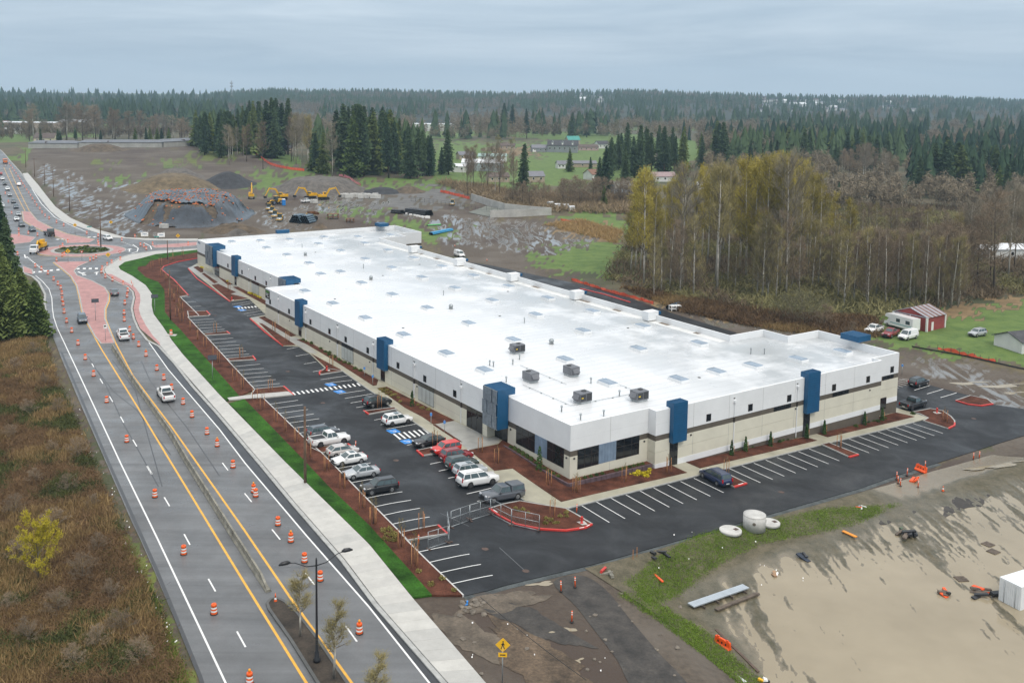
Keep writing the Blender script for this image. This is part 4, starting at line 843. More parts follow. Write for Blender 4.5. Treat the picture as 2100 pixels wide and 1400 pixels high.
# ------------------------------------------------------------------ vegetation
def leafmat(name, c0, c1, rough=0.8, scale=0.6):
    m, nt, b = nodes_of(name)
    oi = nt.nodes.new('ShaderNodeObjectInfo'); n = vnoise(nt, scale, 3, 0.6)
    ad = nt.nodes.new('ShaderNodeMath'); ad.operation = 'MULTIPLY_ADD'; nt.links.new(oi.outputs['Random'], ad.inputs[0]); ad.inputs[1].default_value = 0.7; nt.links.new(n, ad.inputs[2])
    nt.links.new(ramp(nt, ad.outputs[0], 0.4, 1.0, c0, c1), b.inputs['Base Color']); b.inputs['Roughness'].default_value = rough; b.inputs['Specular IOR Level'].default_value = 0.15
    MATS[name] = m; return m
FIR = leafmat('fir_needles', (0.030, 0.062, 0.036), (0.082, 0.125, 0.056)); FIR2 = leafmat('cedar_needles', (0.065, 0.105, 0.028), (0.15, 0.19, 0.055))
BARK = mat('brown_bark', (0.085, 0.062, 0.045), 0.9, 0.25, 1.0); PALEB = mat('pale_alder_bark', (0.50, 0.47, 0.41), 0.85, 0.22, 0.8, 0.25, 3)
TWIG_Y = leafmat('budding_yellow_green', (0.21, 0.175, 0.045), (0.42, 0.345, 0.07), 0.8, 0.15); TWIG_B = leafmat('bare_brown_twigs', (0.15, 0.112, 0.077), (0.29, 0.22, 0.15), 0.8, 0.1); TWIG_G = leafmat('grey_twigs', (0.16, 0.142, 0.108), (0.31, 0.27, 0.20), 0.8, 0.1)
TWIG_O = leafmat('olive_twigs', (0.16, 0.14, 0.062), (0.32, 0.27, 0.115), 0.8, 0.12)
LIMB = mat('limb_bark', (0.20, 0.165, 0.115), 0.9, 0.2, 0.8)
def quads(c, a, b):
    """n quads centred at c with half axes a, b"""
    v = np.stack([c - a - b, c + a - b, c + a + b, c - a + b], 1).reshape(-1, 3); return v, np.arange(len(v)).reshape(-1, 4)
def tris_tip(base, tip, w):
    """n slim triangles from base to tip with half width vectors w"""
    v = np.stack([base - w, base + w, tip], 1).reshape(-1, 3); return v, np.arange(len(v)).reshape(-1, 3)
def unit(v): return v / np.maximum(1e-9, np.linalg.norm(v, axis=-1, keepdims=True))
def conifer_mesh(name, rng, levels=46, per=7, seg=4, R=0.17, m=None, bare=0.08, pw=0.75):
    """crown of a conifer of height 1: whorls of drooping sprays with gaps"""
    C = []; A = []; B = []
    for i in range(levels):
        h = bare + (0.985 - bare) * (i + rng.random() * 0.7) / levels; L0 = R * (1 - h) ** pw * (0.75 + 0.4 * rng.random()) + 0.006
        if h < bare + 0.1: L0 *= 0.7
        ph = rng.random() * 6.28
        for k in range(per):
            if rng.random() < 0.10: continue
            az = ph + 6.283 * k / per + rng.normal(0, 0.25); L = L0 * (0.65 + 0.55 * rng.random())
            d = np.array([math.cos(az), math.sin(az), 0]); side = np.array([-d[1], d[0], 0]); el = 0.25 * h - 0.30 + rng.normal(0, 0.1)
            for s in range(seg):
                t = (s + 0.6) / seg; p = d * L * t + np.array([0, 0, h + L * t * el - 0.25 * L * t * t])
                wd = L * 0.30 * (1.15 - t) + 0.004
                for sg in (-1, 1):
                    C.append(p + side * sg * wd * 0.55 + np.array([0, 0, -0.004 * rng.random()])); A.append((d * 0.16 * L / seg * 2.6 + rng.normal(0, 0.003, 3)))
                    B.append(side * sg * wd * 0.62 + np.array([0, 0, -wd * (0.35 + 0.5 * rng.random())]) + rng.normal(0, 0.004, 3))
    v, f = quads(np.array(C), np.array(A), np.array(B)); return mesh_np(name, v, f, [m or FIR])
def trunk_mesh(name, r, h, m, limbs=None, n=7):
    mb = MB(); mb.tube([(0, 0, -0.02 * h), (0.003 * h, 0, 0.3 * h), (0, 0.004 * h, 0.7 * h), (0, 0, h)], [r, r * 0.8, r * 0.45, r * 0.1], n)
    for pts, rr in (limbs or []): mb.tube(pts, rr, 4, 1, False)
    return mb.mesh(name, [m, LIMB])
rngc = np.random.default_rng(5)
CON = [(trunk_mesh('trunk', 0.014, 0.97, BARK), conifer_mesh('crown', rngc, R=R_, m=m_, bare=b_, pw=p_)) for R_, m_, b_, p_ in ((0.145, FIR, 0.10, 0.7), (0.165, FIR, 0.06, 0.8), (0.125, FIR, 0.22, 0.6), (0.20, FIR2, 0.03, 0.9), (0.15, FIR, 0.3, 0.65))]
CONH = [(trunk_mesh('trunk', 0.014, 0.97, BARK, n=9), conifer_mesh('crown', rngc, levels=80, per=10, seg=6, R=R_, m=m_, bare=0.05, pw=0.75)) for R_, m_ in ((0.17, FIR), (0.26, FIR2))]
def decid(name, rng, h=1.0, spread=0.16, limbs=26, twigs=1500, buds=1500, up=0.7, first=0.3, m=TWIG_B, tm=PALEB, bs=0.007, lean=0.0):
    """leafless or budding tree of height 1: trunk, limbs, and a crown of fine twigs and buds"""
    L = []; nodes_ = []
    for i in range(limbs):
        z0 = first + (0.94 - first) * (i + rng.random()) / limbs; az = rng.random() * 6.28; ln = spread * (1.25 - 0.75 * (z0 - first) / (1 - first)) * (0.7 + 0.6 * rng.random())
        d = np.array([math.cos(az), math.sin(az), 0]); p = [np.array([0, 0, z0])]
        for s in (0.4, 0.75, 1.0): p.append(np.array([0, 0, z0]) + d * ln * s + np.array([0, 0, up * ln * (s ** 1.3) * (1 + rng.random() * 0.5)]) + rng.normal(0, 0.006, 3))
        L.append((p, [0.0042 * (1.1 - z0 * 0.6), 0.0034 * (1.1 - z0 * 0.6), 0.002, 0.0008])); nodes_ += [(q, d) for q in p[2:]]
        for c_ in range(4):
            t_ = 0.3 + 0.17 * c_; q0 = p[0] + (p[3] - p[0]) * t_; d2 = unit(d * 0.7 + rng.normal(0, 0.6, 3) + np.array([0, 0, up * 0.8])); l2 = ln * (0.55 - 0.08 * c_); q1 = q0 + d2 * l2 * 0.5 + rng.normal(0, 0.004, 3); q2 = q1 + unit(d2 + np.array([0, 0, 0.35 * up])) * l2 * 0.5
            L.append(([q0, q1, q2], [0.0019, 0.0013, 0.0005])); nodes_ += [(q1, d2), (q2, d2), (q2, d2)]
    tr = trunk_mesh('trunk', 0.0088, 0.96, tm, L)
    q = np.array([n[0] for n in nodes_]); dd = np.array([n[1] for n in nodes_]); k = rng.integers(0, len(q), twigs)
    base = q[k] + rng.normal(0, 0.010, (twigs, 3)); dirs = unit(dd[k] * 0.8 + rng.normal(0, 0.55, (twigs, 3)) + np.array([0, 0, up * 1.1])); ln = 0.035 + 0.045 * rng.random((twigs, 1))
    tip = base + dirs * ln; w = unit(np.cross(dirs, rng.normal(0, 1, (twigs, 3)))) * 0.0011
    v1, f1 = tris_tip(base, tip, w)
    k = rng.integers(0, twigs, buds); t = rng.random((buds, 1)) * 1.1; c = base[k] + (tip - base)[k] * t + rng.normal(0, 0.006, (buds, 3))
    a = unit(rng.normal(0, 1, (buds, 3))) * bs; b = unit(np.cross(a, rng.normal(0, 1, (buds, 3)))) * bs * 0.45; v2 = np.stack([c - a, c + a, c + b], 1).reshape(-1, 3); f2 = np.arange(len(v2)).reshape(-1, 3) + len(v1)
    return tr, mesh_np('crown', np.concatenate([v1, v2]), np.concatenate([f1, f2]), [m])
rngd = np.random.default_rng(9)
ALD = {'y': [decid('a', rngd, spread=0.075, limbs=38, twigs=1700, buds=2000, up=1.1, first=0.25, m=TWIG_Y, bs=0.0085) for _ in range(2)],
       'o': [decid('a', rngd, spread=0.07, limbs=38, twigs=1700, buds=900, up=1.2, first=0.35, m=TWIG_O, bs=0.007) for _ in range(2)],
       'b': [decid('a', rngd, spread=0.12, limbs=30, twigs=2200, buds=700, up=0.9, first=0.3, m=TWIG_B, tm=BARK, bs=0.007) for _ in range(2)],
       'g': [decid('a', rngd, spread=0.12, limbs=30, twigs=2200, buds=500, up=1.0, first=0.35, m=TWIG_G, bs=0.006) for _ in range(2)],
       's': [decid('a', rngd, spread=0.30, limbs=34, twigs=3600, buds=2600, up=0.6, first=0.08, m=TWIG_B, tm=BARK, bs=0.012) for _ in range(2)]}
def tree(kind, name, pair, x, y, h, label, cat, group, sx=1.0):
    t = empty(name, (x, y, gz(x, y) - 0.1), random.random() * 6.28, label, cat, group); t.scale = (h * sx, h * sx, h); t.rotation_euler = (random.gauss(0, 0.022), random.gauss(0, 0.022), random.random() * 6.28)
    for nm, me_ in (('trunk', pair[0]), ('crown', pair[1])): link(bpy.data.objects.new(nm, me_), t)
    return t
def htop(p, ytop):
    """height of a tree at p whose top reaches image row ytop"""
    dep = proj(p.x, p.y, p.z)[2]; y0 = proj(p.x, p.y, p.z)[1]; return max(3.0, (y0 - ytop) * float(dep) / F)
def skyline(x, xs, ys): return float(np.interp(x, xs, ys))
def grove(n, xs, yb, sk, desc, rng, kinds=CON, jit=20, nm='conifer', sx=1.0):
    pts = []
    for k in range(n):
        x = rng.uniform(xs[0], xs[-1]); y = rng.uniform(*yb); p = G(x, y); h = htop(p, skyline(x, xs, sk) + abs(rng.normal(0, jit)) + 0.15 * (y - yb[0])); pts.append((x, p, h))
    pts.sort(key=lambda q: q[0])
    for k, (x, p, h) in enumerate(pts):
        tree('c', nm, kinds[rng.integers(0, len(kinds))], p.x, p.y, min(h, 52), 'dark conifer, %s from the left %s' % (ordn(k), desc), 'conifer', 'conifers ' + desc, sx * rng.uniform(1.0, 1.5))
rng = np.random.default_rng(21)
grove(56, [640, 680, 700, 760, 800, 830, 860, 888], (338, 366), [262, 232, 205, 212, 218, 245, 252, 268], 'in the grove behind the green field', rng)
grove(44, [400, 440, 470, 520, 560, 590, 604], (291, 326), [222, 216, 204, 202, 190, 196, 205], 'in the grove beyond the orange fence', rng)
grove(34, [1210, 1240, 1262, 1290, 1340, 1400, 1440, 1475, 1500], (332, 366), [300, 285, 252, 246, 255, 250, 254, 242, 246], 'in the stand right of the house field', rng)
grove(40, [1500, 1560, 1620, 1700, 1760, 1840], (322, 352), [254, 262, 252, 262, 258, 262], 'in the belt behind the bare trees', rng)
grove(34, [1868, 1900, 1940, 1985, 2020], (370, 402), [330, 292, 275, 292, 330], 'in the clump near the barn roof', rng, sx=1.35)
grove(14, [60, 120, 200, 300, 400, 450], (293, 299), [258, 258, 262, 258, 262, 262], 'in the row behind the storage sheds', rng, jit=5)
grove(24, [400, 480, 600, 660, 760, 900], (296, 318), [238, 228, 222, 226, 236, 262], 'in the belt behind both left groves', rng)
grove(20, [2005, 2050, 2110], (345, 385), [290, 285, 290], 'in the dark belt at the right edge', rng, sx=1.2)
grove(12, [1010, 1060, 1150, 1230], (268, 288), [212, 205, 215, 220], 'in the wood behind the big house', rng)
grove(8, [2010, 2060, 2120], (380, 430), [330, 315, 320], 'at the far edge past the clump', rng)
for k, (x, yb, yt, lb) in enumerate(((920, 358, 262, 'lone broad conifer beside the pale farm buildings'), (905, 358, 300, 'shorter conifer tucked beside the lone broad conifer'), (1072, 402, 292, 'slim dark conifer rising from the brown thicket'), (1168, 352, 303, 'small round conifer below the big grey house'), (1240, 400, 296, 'dark conifer in front of the pale cottage'), (1228, 384, 320, 'shorter conifer beside the dark conifer near the pale cottage'), (1718, 418, 372, 'small dark conifer beside the windmill tower'), (1238, 424, 378, 'low conifer at the edge of the brown thicket'), (1282, 392, 300, 'dark conifer behind the yellow budding trees'))):
    p = G(x, yb); tree('c', 'conifer', CON[k % 4], p.x, p.y, htop(p, yt), lb, 'conifer', None, 1.25)
for k, (x, yb, yt, lb) in enumerate(((6, 610, 388, 'tall dark conifer rising highest at the left edge by the road'), (24, 640, 440, 'second tall conifer at the left edge by the road'), (-22, 655, 405, 'tall conifer partly cut off at the left edge'), (44, 676, 545, 'bushy green cedar nearest the road verge'), (72, 690, 572, 'low bushy cedar overhanging the road kerb'), (14, 694, 520, 'broad green cedar at the end of the brush'), (-10, 690, 480, 'green cedar cut by the left edge above the brush'), (52, 640, 560, 'young cedar behind the bushy cedars'))):
    p = G(x, yb); tree('c', 'conifer', CONH[0 if k < 3 else 1], p.x, p.y, htop(p, yt), lb, 'conifer', 'trees beside the left verge', 1.0 if k < 3 else 1.25)
def wood(n, xs, yb, sk, desc, rng, kinds, jit=14, sx=1.0, cat='bare tree'):
    pts = []
    for k in range(n):
        x = rng.uniform(xs[0], xs[-1]); y = rng.uniform(*yb); p = G(x, y); h = htop(p, skyline(x, xs, sk) + abs(rng.normal(0, jit))); pts.append((x, p, min(h, 46)))
    pts.sort(key=lambda q: q[0])
    nmz = {'y': 'yellow budding tree', 'o': 'olive tree', 'b': 'brown tree', 'g': 'grey tree', 's': 'low brown tree', 't': 'thin bare tree'}
    for k, (x, p, h) in enumerate(pts):
        c = kinds[rng.integers(0, len(kinds))]
        tree('d', 'alder_tree' if c in 'yogt' else 'bare_tree', ALD[c][rng.integers(0, 2)], p.x, p.y, h, '%s, %s from the left %s' % (nmz[c], ordn(k), desc), cat, 'trees ' + desc, sx * rng.uniform(0.85, 1.2))
wood(9, [1285, 1320, 1345], (520, 600), [400, 345, 390], 'at the left end of the alder wood', rng, 'yyo', 12)
wood(36, [1340, 1400, 1480, 1560, 1620, 1680, 1745], (500, 612), [390, 330, 335, 318, 312, 355, 395], 'in the alder wood behind the warehouse', rng, 'oyogyoy', 16)
wood(12, [1560, 1600, 1640], (480, 600), [330, 310, 330], 'in the tall yellow clump', rng, 'yyyo', 10)
wood(44, [1740, 1800, 1900, 1960, 2010], (470, 600), [455, 470, 470, 450, 440], 'in the wood above the red barn', rng, 'bsbsg', 14, 1.3)
wood(10, [1960, 2020, 2070, 2120], (545, 600), [420, 400, 380, 385], 'at the right edge of the wood', rng, 'ogb', 10)
wood(34, [1050, 1120, 1200, 1260, 1310], (388, 428), [372, 365, 360, 362, 370], 'in the thicket by the pond wall', rng, 'bsbs', 8, 1.3)
wood(12, [940, 1000, 1060], (385, 410), [300, 290, 310], 'left of the slim conifer', rng, 'gb', 12, 0.8)
wood(10, [592, 615, 640], (318, 345), [235, 228, 245], 'between the two conifer groves', rng, 'gog', 8, 0.9)
wood(16, [1720, 1780, 1840], (352, 385), [305, 290, 320], 'behind the windmill tower', rng, 'gbb', 8)
wood(12, [2020, 2060, 2110], (440, 520), [400, 370, 380], 'behind the white sheds', rng, 'bg', 10)
wood(20, [60, 150, 260, 380], (282, 291), [215, 208, 222, 240], 'in the row far behind the sheds', rng, 'bgb', 8, 1.6)
wood(10, [1440, 1600, 1700], (395, 430), [345, 340, 350], 'deep inside the wood behind the alders', rng, 'ggb', 8)
ALD['t'] = [decid('a', rngd, spread=0.09, limbs=40, twigs=1500, buds=600, up=1.3, first=0.12, m=m_, tm=PALEB, bs=0.007) for m_ in (TWIG_O, TWIG_B)]
wood(22, [1300, 1360, 1480, 1600, 1740], (585, 616), [455, 440, 430, 430, 450], 'in the front row of the alder wood', rng, 't', 26, 1.2)
wood(46, [1700, 1760, 1840, 1920, 1985], (560, 632), [465, 462, 470, 476, 470], 'in the thin stand left of the white sheds', rng, 't', 16, 1.2)
wood(36, [1700, 1800, 1900, 2000, 2100], (430, 520), [410, 415, 420, 415, 400], 'in the pale wood past the old barn', rng, 'tb', 8, 1.4)
wood(16, [470, 560, 640, 720, 860], (318, 362), [250, 235, 235, 240, 270], 'among the left conifer groves', rng, 'gob', 14)
for k, (a, b) in enumerate(((30, 760), (70, 730), (95, 790), (120, 850), (60, 850), (20, 900), (110, 930), (160, 940), (70, 990), (140, 1010), (190, 1040), (30, 1060), (110, 1090), (200, 1130), (40, 1150), (170, 1190), (230, 1230), (120, 1260), (250, 1300), (200, 1330), (60, 1320), (290, 1360), (150, 1370), (20, 1250))):
    p = G(a, b); tree('d', 'bramble_bush', ALD['s'][k % 2], p.x, p.y, random.uniform(1.6, 3.0), 'twiggy brown bush, %s from the far end of the left brush' % ordn(k), 'bush', 'bushes in the left brush', 1.5)
# single budding tree in the left brush and saplings in the median
p = G(80, 1195)
tree('d', 'budding_tree', decid('b', rngd, spread=0.30, limbs=40, twigs=3000, buds=8000, up=1.0, first=0.06, m=leafmat('bright_buds', (0.40, 0.33, 0.03), (0.62, 0.52, 0.05)), tm=BARK, bs=0.018), p.x, p.y, 6.2, 'small bright yellow budding tree alone in the left brush', 'tree', None, 1.0)
for (a, b), yt, lb in (((616, 1306), 1160, 'young budding tree beside the double street lamp'), ((684, 1392), 1225, 'young budding tree between the street lamp and the lane'), ((770, 1490), 1330, 'young budding tree cut by the bottom edge in the median')):
    p = G(a, b); tree('d', 'young_tree', ALD['o'][1], p.x, p.y, htop(p, yt), lb, 'tree', 'young trees in the median', 1.9)
# undergrowth: brambles, dry grass and twiggy brush nobody could count
def scatter_px(polys, n, rng, ok=None):
    out = []
    for poly in polys:
        xs, ys = [q[0] for q in poly], [q[1] for q in poly]
        while True:
            k = 4000; X = rng.uniform(min(xs), max(xs), k); Y = rng.uniform(min(ys), max(ys), k); m = inside(poly, X, Y); out += list(zip(X[m], Y[m]))
            if len(out) > 60000 or m.sum() == 0: break
    return out
def field(poly_px, n, rng):
    """n random points, even over the ground, inside an image polygon"""
    w = [G(*q) for q in poly_px]; xs, ys = [q.x for q in w], [q.y for q in w]; pw = [(q.x, q.y) for q in w]; X = np.empty(0); Y = np.empty(0)
    while len(X) < n:
        a = rng.uniform(min(xs), max(xs), n * 3); b = rng.uniform(min(ys), max(ys), n * 3); m = inside(pw, a, b); X = np.concatenate([X, a[m]]); Y = np.concatenate([Y, b[m]])
    return X[:n], Y[:n]
def tufts(name, X, Y, rng, per, hgt, wid, blade, m, label, arch=0.5, lens=1.0):
    """each tuft a fan of slim leaves and stems"""
    n = len(X); Z = g(X, Y); s = rng.uniform(0.55, 1.3, n)
    base = np.stack([X, Y, Z - 0.1], -1)[:, None, :] + rng.normal(0, 1, (n, per, 3)) * np.array([wid, wid, 0.02]) * s[:, None, None]
    d = unit(rng.normal(0, 1, (n, per, 3)) * np.array([1, 1, 0.35]) * arch + np.array([0, 0, 1.0]))
    ln = hgt * s[:, None, None] * rng.uniform(0.35, 1.1, (n, per, 1)) * lens
    st = base + np.array([0, 0, 1.0]) * hgt * 0.55 * s[:, None, None] * rng.uniform(0, 1, (n, per, 1)) ** 1.2
    tip = st + d * ln; w = unit(np.cross(d, rng.normal(0, 1, (n, per, 3)))) * blade * rng.uniform(0.6, 1.4, (n, per, 1))
    v, f = tris_tip(st.reshape(-1, 3), tip.reshape(-1, 3), w.reshape(-1, 3))
    o = link(bpy.data.objects.new(name, mesh_np(name, v, f, [m]))); return tag(o, label, kind='stuff')
def clumpy(X, Y, sc, thr, off=0):
    return fbm(X * sc + off, Y * sc + off, 3) > thr
BR_D = leafmat('bramble_dark', (0.040, 0.050, 0.018), (0.125, 0.135, 0.044), 0.85, 0.5); BR_B = leafmat('bramble_brown', (0.055, 0.036, 0.021), (0.215, 0.135, 0.070), 0.85, 0.4); DRY = leafmat('dry_grass', (0.17, 0.115, 0.05), (0.38, 0.26, 0.12), 0.85, 0.3); GRG = leafmat('fresh_grass', (0.06, 0.105, 0.014), (0.15, 0.20, 0.032), 0.85, 0.4)
leftp = [(0, 700), (50, 690), (84, 690), (104, 770), (142, 850), (186, 950), (238, 1080), (282, 1180), (328, 1290), (378, 1420), (-60, 1420), (-60, 700)]
X, Y = field(leftp, 15000, rng); m_ = clumpy(X, Y, 0.20, 0.50)
tufts('brambles', X[m_], Y[m_], rng, 30, 0.7, 0.45, 0.055, BR_D, 'dark bramble mass on the left verge', 1.5)
tufts('dry_brush', X[~m_], Y[~m_], rng, 30, 0.8, 0.5, 0.032, BR_B, 'brown dry brush on the left verge', 1.4)
X, Y = field(leftp, 6000, rng); m_ = clumpy(X, Y, 0.13, 0.53, 40)
tufts('dry_grass', X[m_], Y[m_], rng, 40, 0.9, 0.4, 0.045, DRY, 'tan dry grass clumps on the left verge', 0.5)
X, Y = field([(-20, 1250), (110, 1225), (230, 1290), (330, 1410), (-20, 1410)], 2600, rng); m_ = clumpy(X, Y, 0.3, 0.45, 7)
tufts('straw_grass', X[m_], Y[m_], rng, 34, 0.55, 0.4, 0.04, DRY, 'tan straw grass in the near left corner', 0.9)
X, Y = field([(0, 700), (80, 695), (110, 760), (90, 800), (0, 770)], 900, rng)
tufts('straw_grass', X, Y, rng, 30, 0.7, 0.4, 0.04, DRY, 'tan straw grass below the left cedars', 0.8)
X, Y = field([(205, 1080), (242, 1095), (318, 1240), (385, 1420), (300, 1420), (215, 1200)], 5000, rng)
tufts('verge_grass', X, Y, rng, 18, 0.3, 0.3, 0.045, GRG, 'yellow-green grass along the road verge', 0.8)
X, Y = field([(1280, 1195), (1330, 1150), (1430, 1095), (1700, 1040), (1850, 1032), (1750, 1075), (1560, 1112), (1480, 1150), (1400, 1210), (1330, 1240)], 9000, rng)
tufts('bank_grass', X, Y, rng, 14, 0.16, 0.25, 0.03, leafmat('bank_green', (0.065, 0.13, 0.016), (0.16, 0.24, 0.035), 0.85, 0.3), 'green grass on the bank beside the lot', 0.8)
X, Y = field([(1290, 1215), (1345, 1235), (1440, 1290), (1590, 1420), (1540, 1420), (1400, 1310), (1270, 1215)], 2600, rng)
tufts('bank_grass', X, Y, rng, 14, 0.18, 0.25, 0.03, MATS['bank_green'], 'green grass strip along the muddy field edge', 0.8)
# brush under the wood
X, Y = field([(1240, 570), (1300, 470), (1500, 430), (1760, 420), (2120, 430), (2120, 600), (1930, 630), (1790, 655), (1560, 645), (1420, 615), (1330, 598)], 9000, rng); m_ = clumpy(X, Y, 0.05, 0.5)
tufts('woodland_brush', X[m_], Y[m_], rng, 16, 2.6, 1.2, 0.10, leafmat('wood_brush_brown', (0.14, 0.105, 0.068), (0.29, 0.22, 0.135), 0.85, 0.1), 'brown brush on the woodland floor', 0.9)
tufts('woodland_brambles', X[~m_], Y[~m_], rng, 16, 2.0, 1.3, 0.16, leafmat('wood_brush_olive', (0.10, 0.10, 0.046), (0.25, 0.225, 0.10), 0.85, 0.1), 'olive brambles on the woodland floor', 1.1)
X, Y = field([(1280, 590), (1330, 598), (1560, 640), (1790, 655), (1800, 690), (1700, 692), (1560, 672), (1400, 640)], 3000, rng); m_ = clumpy(X, Y, 0.07, 0.5)
tufts('reed_grass', X[m_], Y[m_], rng, 22, 1.0, 0.6, 0.06, DRY, 'tan reed grass at the wood edge', 0.6)
tufts('edge_brambles', X[~m_], Y[~m_], rng, 20, 1.4, 0.8, 0.09, BR_B, 'brown brambles at the wood edge', 0.9)
X, Y = field([(1120, 462), (1190, 452), (1275, 474), (1262, 500), (1235, 490)], 900, rng); tufts('reed_grass', X, Y, rng, 18, 1.3, 0.9, 0.08, DRY, 'tan reed bed beyond the muddy yard', 0.6)
X, Y = field([(900, 375), (1010, 385), (1050, 400), (1300, 405), (1310, 440), (1060, 432), (980, 405)], 2200, rng); tufts('thicket_brush', X, Y, rng, 14, 3.0, 1.4, 0.16, MATS['wood_brush_brown'], 'brown brush of the thicket beyond the pond wall', 0.9)
# big grey willow bush behind the warehouse
for (a, b, h, lb) in ((1650, 668, 7.5, 'large grey-green willow bush right of the wood edge'), (1625, 664, 6, 'grey willow bush beside the largest willow bush'), (1690, 672, 5.5, 'grey willow bush nearest the parked trucks'), (1745, 690, 3.5, 'low grey bush in front of the truck row')):
    p = G(a, b); tree('d', 'willow_bush', ALD['s'][0] if h < 6 else decid('w', rngd, spread=0.55, limbs=40, twigs=4200, buds=3600, up=0.7, first=0.02, m=leafmat('willow_grey%d' % a, (0.10, 0.10, 0.055), (0.20, 0.19, 0.10)), tm=BARK, bs=0.016), p.x, p.y, h, lb, 'bush', 'bushes behind the warehouse', 1.2)
# ------------------------------------------------------------------ landscaping plants
STAKE = mat('orange_stake_wood', (0.42, 0.20, 0.085), 0.8, 0.2, 3)
SAPB = leafmat('sapling_buds', (0.12, 0.085, 0.03), (0.25, 0.19, 0.05))
sap_t, sap_c = decid('s', rngd, spread=0.13, limbs=10, twigs=130, buds=150, up=1.2, first=0.45, m=SAPB, tm=BARK, bs=0.012)
stk = MB().tube([(0, 0, -0.2), (0, 0, 2.1)], 0.045, 6).mesh('stake', STAKE)
def sapling(px, py, label, k=2, h=3.2, par=None):
    p = G(px, py); t = empty('sapling', (p.x, p.y, p.z + 0.12), random.random() * 6, label, 'sapling', 'staked saplings')
    for nm, me_ in (('trunk', sap_t), ('crown', sap_c)):
        o = link(bpy.data.objects.new(nm, me_), t); o.scale = (h, h, h)
    for j in range(k):
        o = link(bpy.data.objects.new('stake', stk), t); a = j * 2 * math.pi / k; o.location = (0.38 * math.cos(a), 0.38 * math.sin(a), 0)
sp1 = P([(55, 430), (135, 395), (145, 498), (190, 545), (255, 345), (350, 315), (230, 700), (268, 745), (312, 665), (295, 895), (317, 795), (335, 840), (340, 940), (420, 1020), (492, 1110), (563, 1190), (640, 1280), (690, 1330)], *C1) + P([(148, 380), (220, 465), (340, 575), (412, 662), (540, 780), (630, 870), (735, 970), (860, 1120), (1020, 1245)], *C3) + P([(435, 645), (602, 815), (697, 950), (935, 1145), (1050, 1265)], *C6) + P([(825, 395), (1005, 540), (1093, 668)], *A4)
sp1.sort(key=lambda q: q[1])
for k, q in enumerate(sp1): sapling(*q, 'staked sapling, %s from the far end of the long mulch strip' % ordn(k), 2 if k < 24 else 3)
sp2 = P([(665, 1045), (905, 1290)], *C1) + P([(488, 485), (1530, 640), (2060, 1000)], *C3) + P([(1115, 1005), (1370, 390 + 600)], *C6)[:1] + P([(630, 40), (470, 215), (500, 220)], *C7)[0:2] + P([(572, 960), (712, 1060), (1155, 1250)], (850, 700), 4.2) + P([(1425, 905), (550, 965), (140, 1060), (925, 880)], *C5) + P([(485, 885), (1350, 665)], *R4) + P([(1075, 250), (1215, 1030), (1350, 1120), (790, 640)], *C3)[:1] + P([(790, 640), (1225, 1030), (1350, 1130)], *C1)
for k, q in enumerate(sp2): sapling(*q, 'staked sapling in a lot bed, %s from the left among the lot beds' % ordn(sorted(sp2).index(q)), 3, 2.6)
def shrub_mesh(name, rng, n, m, r=0.4, flat=0.8, s=0.06):
    d = unit(rng.normal(0, 1, (n, 3))); d[:, 2] = np.abs(d[:, 2]); c = d * r * rng.uniform(0.35, 1.0, (n, 1)) * np.array([1, 1, flat]); a = unit(rng.normal(0, 1, (n, 3)) + d * 0.4) * s; b = unit(np.cross(a, rng.normal(0, 1, (n, 3)))) * s * 0.6
    v, f = quads(c, a, b); return mesh_np(name, v, f, [m])
GSH = leafmat('shrub_green', (0.035, 0.07, 0.02), (0.10, 0.14, 0.035)); YSH = leafmat('forsythia_yellow', (0.45, 0.36, 0.02), (0.75, 0.62, 0.04)); OSH = leafmat('grass_shrub_tan', (0.14, 0.12, 0.035), (0.26, 0.22, 0.07)); CSH = leafmat('column_shrub_green', (0.02, 0.06, 0.015), (0.06, 0.12, 0.03))
sh_g = shrub_mesh('green_shrub', rngd, 150, GSH, 0.42, 0.9, 0.07); sh_y = shrub_mesh('yellow_shrub', rngd, 160, YSH, 0.5, 0.9, 0.08); sh_o = shrub_mesh('tan_shrub', rngd, 90, OSH, 0.30, 1.0, 0.06)
def column(px, py, h, label):
    p = G(px, py); n = 320; z = rngd.random(n); ang = rngd.random(n) * 6.28; r = 0.36 * (1 - z) ** 0.6 * rngd.uniform(0.5, 1, n) * h / 2.2
    c = np.stack([r * np.cos(ang), r * np.sin(ang), z * h], -1); a = unit(rngd.normal(0, 1, (n, 3))) * 0.09; b = unit(np.cross(a, rngd.normal(0, 1, (n, 3)))) * 0.055
    v, f = quads(c, a, b); t = empty('column_shrub', (p.x, p.y, p.z + 0.1), 0, label, 'shrub', 'columnar shrubs by the walls'); link(bpy.data.objects.new('crown', mesh_np('crown', v, f, [CSH])), t); o = link(bpy.data.objects.new('stake', stk), t); o.location = (0.35, 0, 0); o.scale = (1, 1, 0.7)
for k, q in enumerate(P([(1470, 735), (1590, 700), (1805, 655), (430, 870), (1690, 1115 - 300)], *C5)[:4]): column(*q, 2.3, 'staked column shrub by the pale right wall, %s from the left' % ordn([3, 0, 1, 2][k] if False else k))
for k, q in enumerate(P([(215, 800), (360, 765), (690, 690), (835, 655)], *R4)): column(*q, 2.3, 'staked column shrub along the taupe wall base, %s from the left' % ordn(k))
column(*P([(1075, 1115)], (850, 700), 4.2)[0], 3.4, 'tall grey-green column shrub in front of the corner windows'); column(*P([(1690, 1120)], (850, 700), 4.2)[0], 2.2, 'slim column shrub below the blue-grey panel at the corner'); column(845, 835, 2.6, 'column shrub beside the pale glazing near the white sedan')
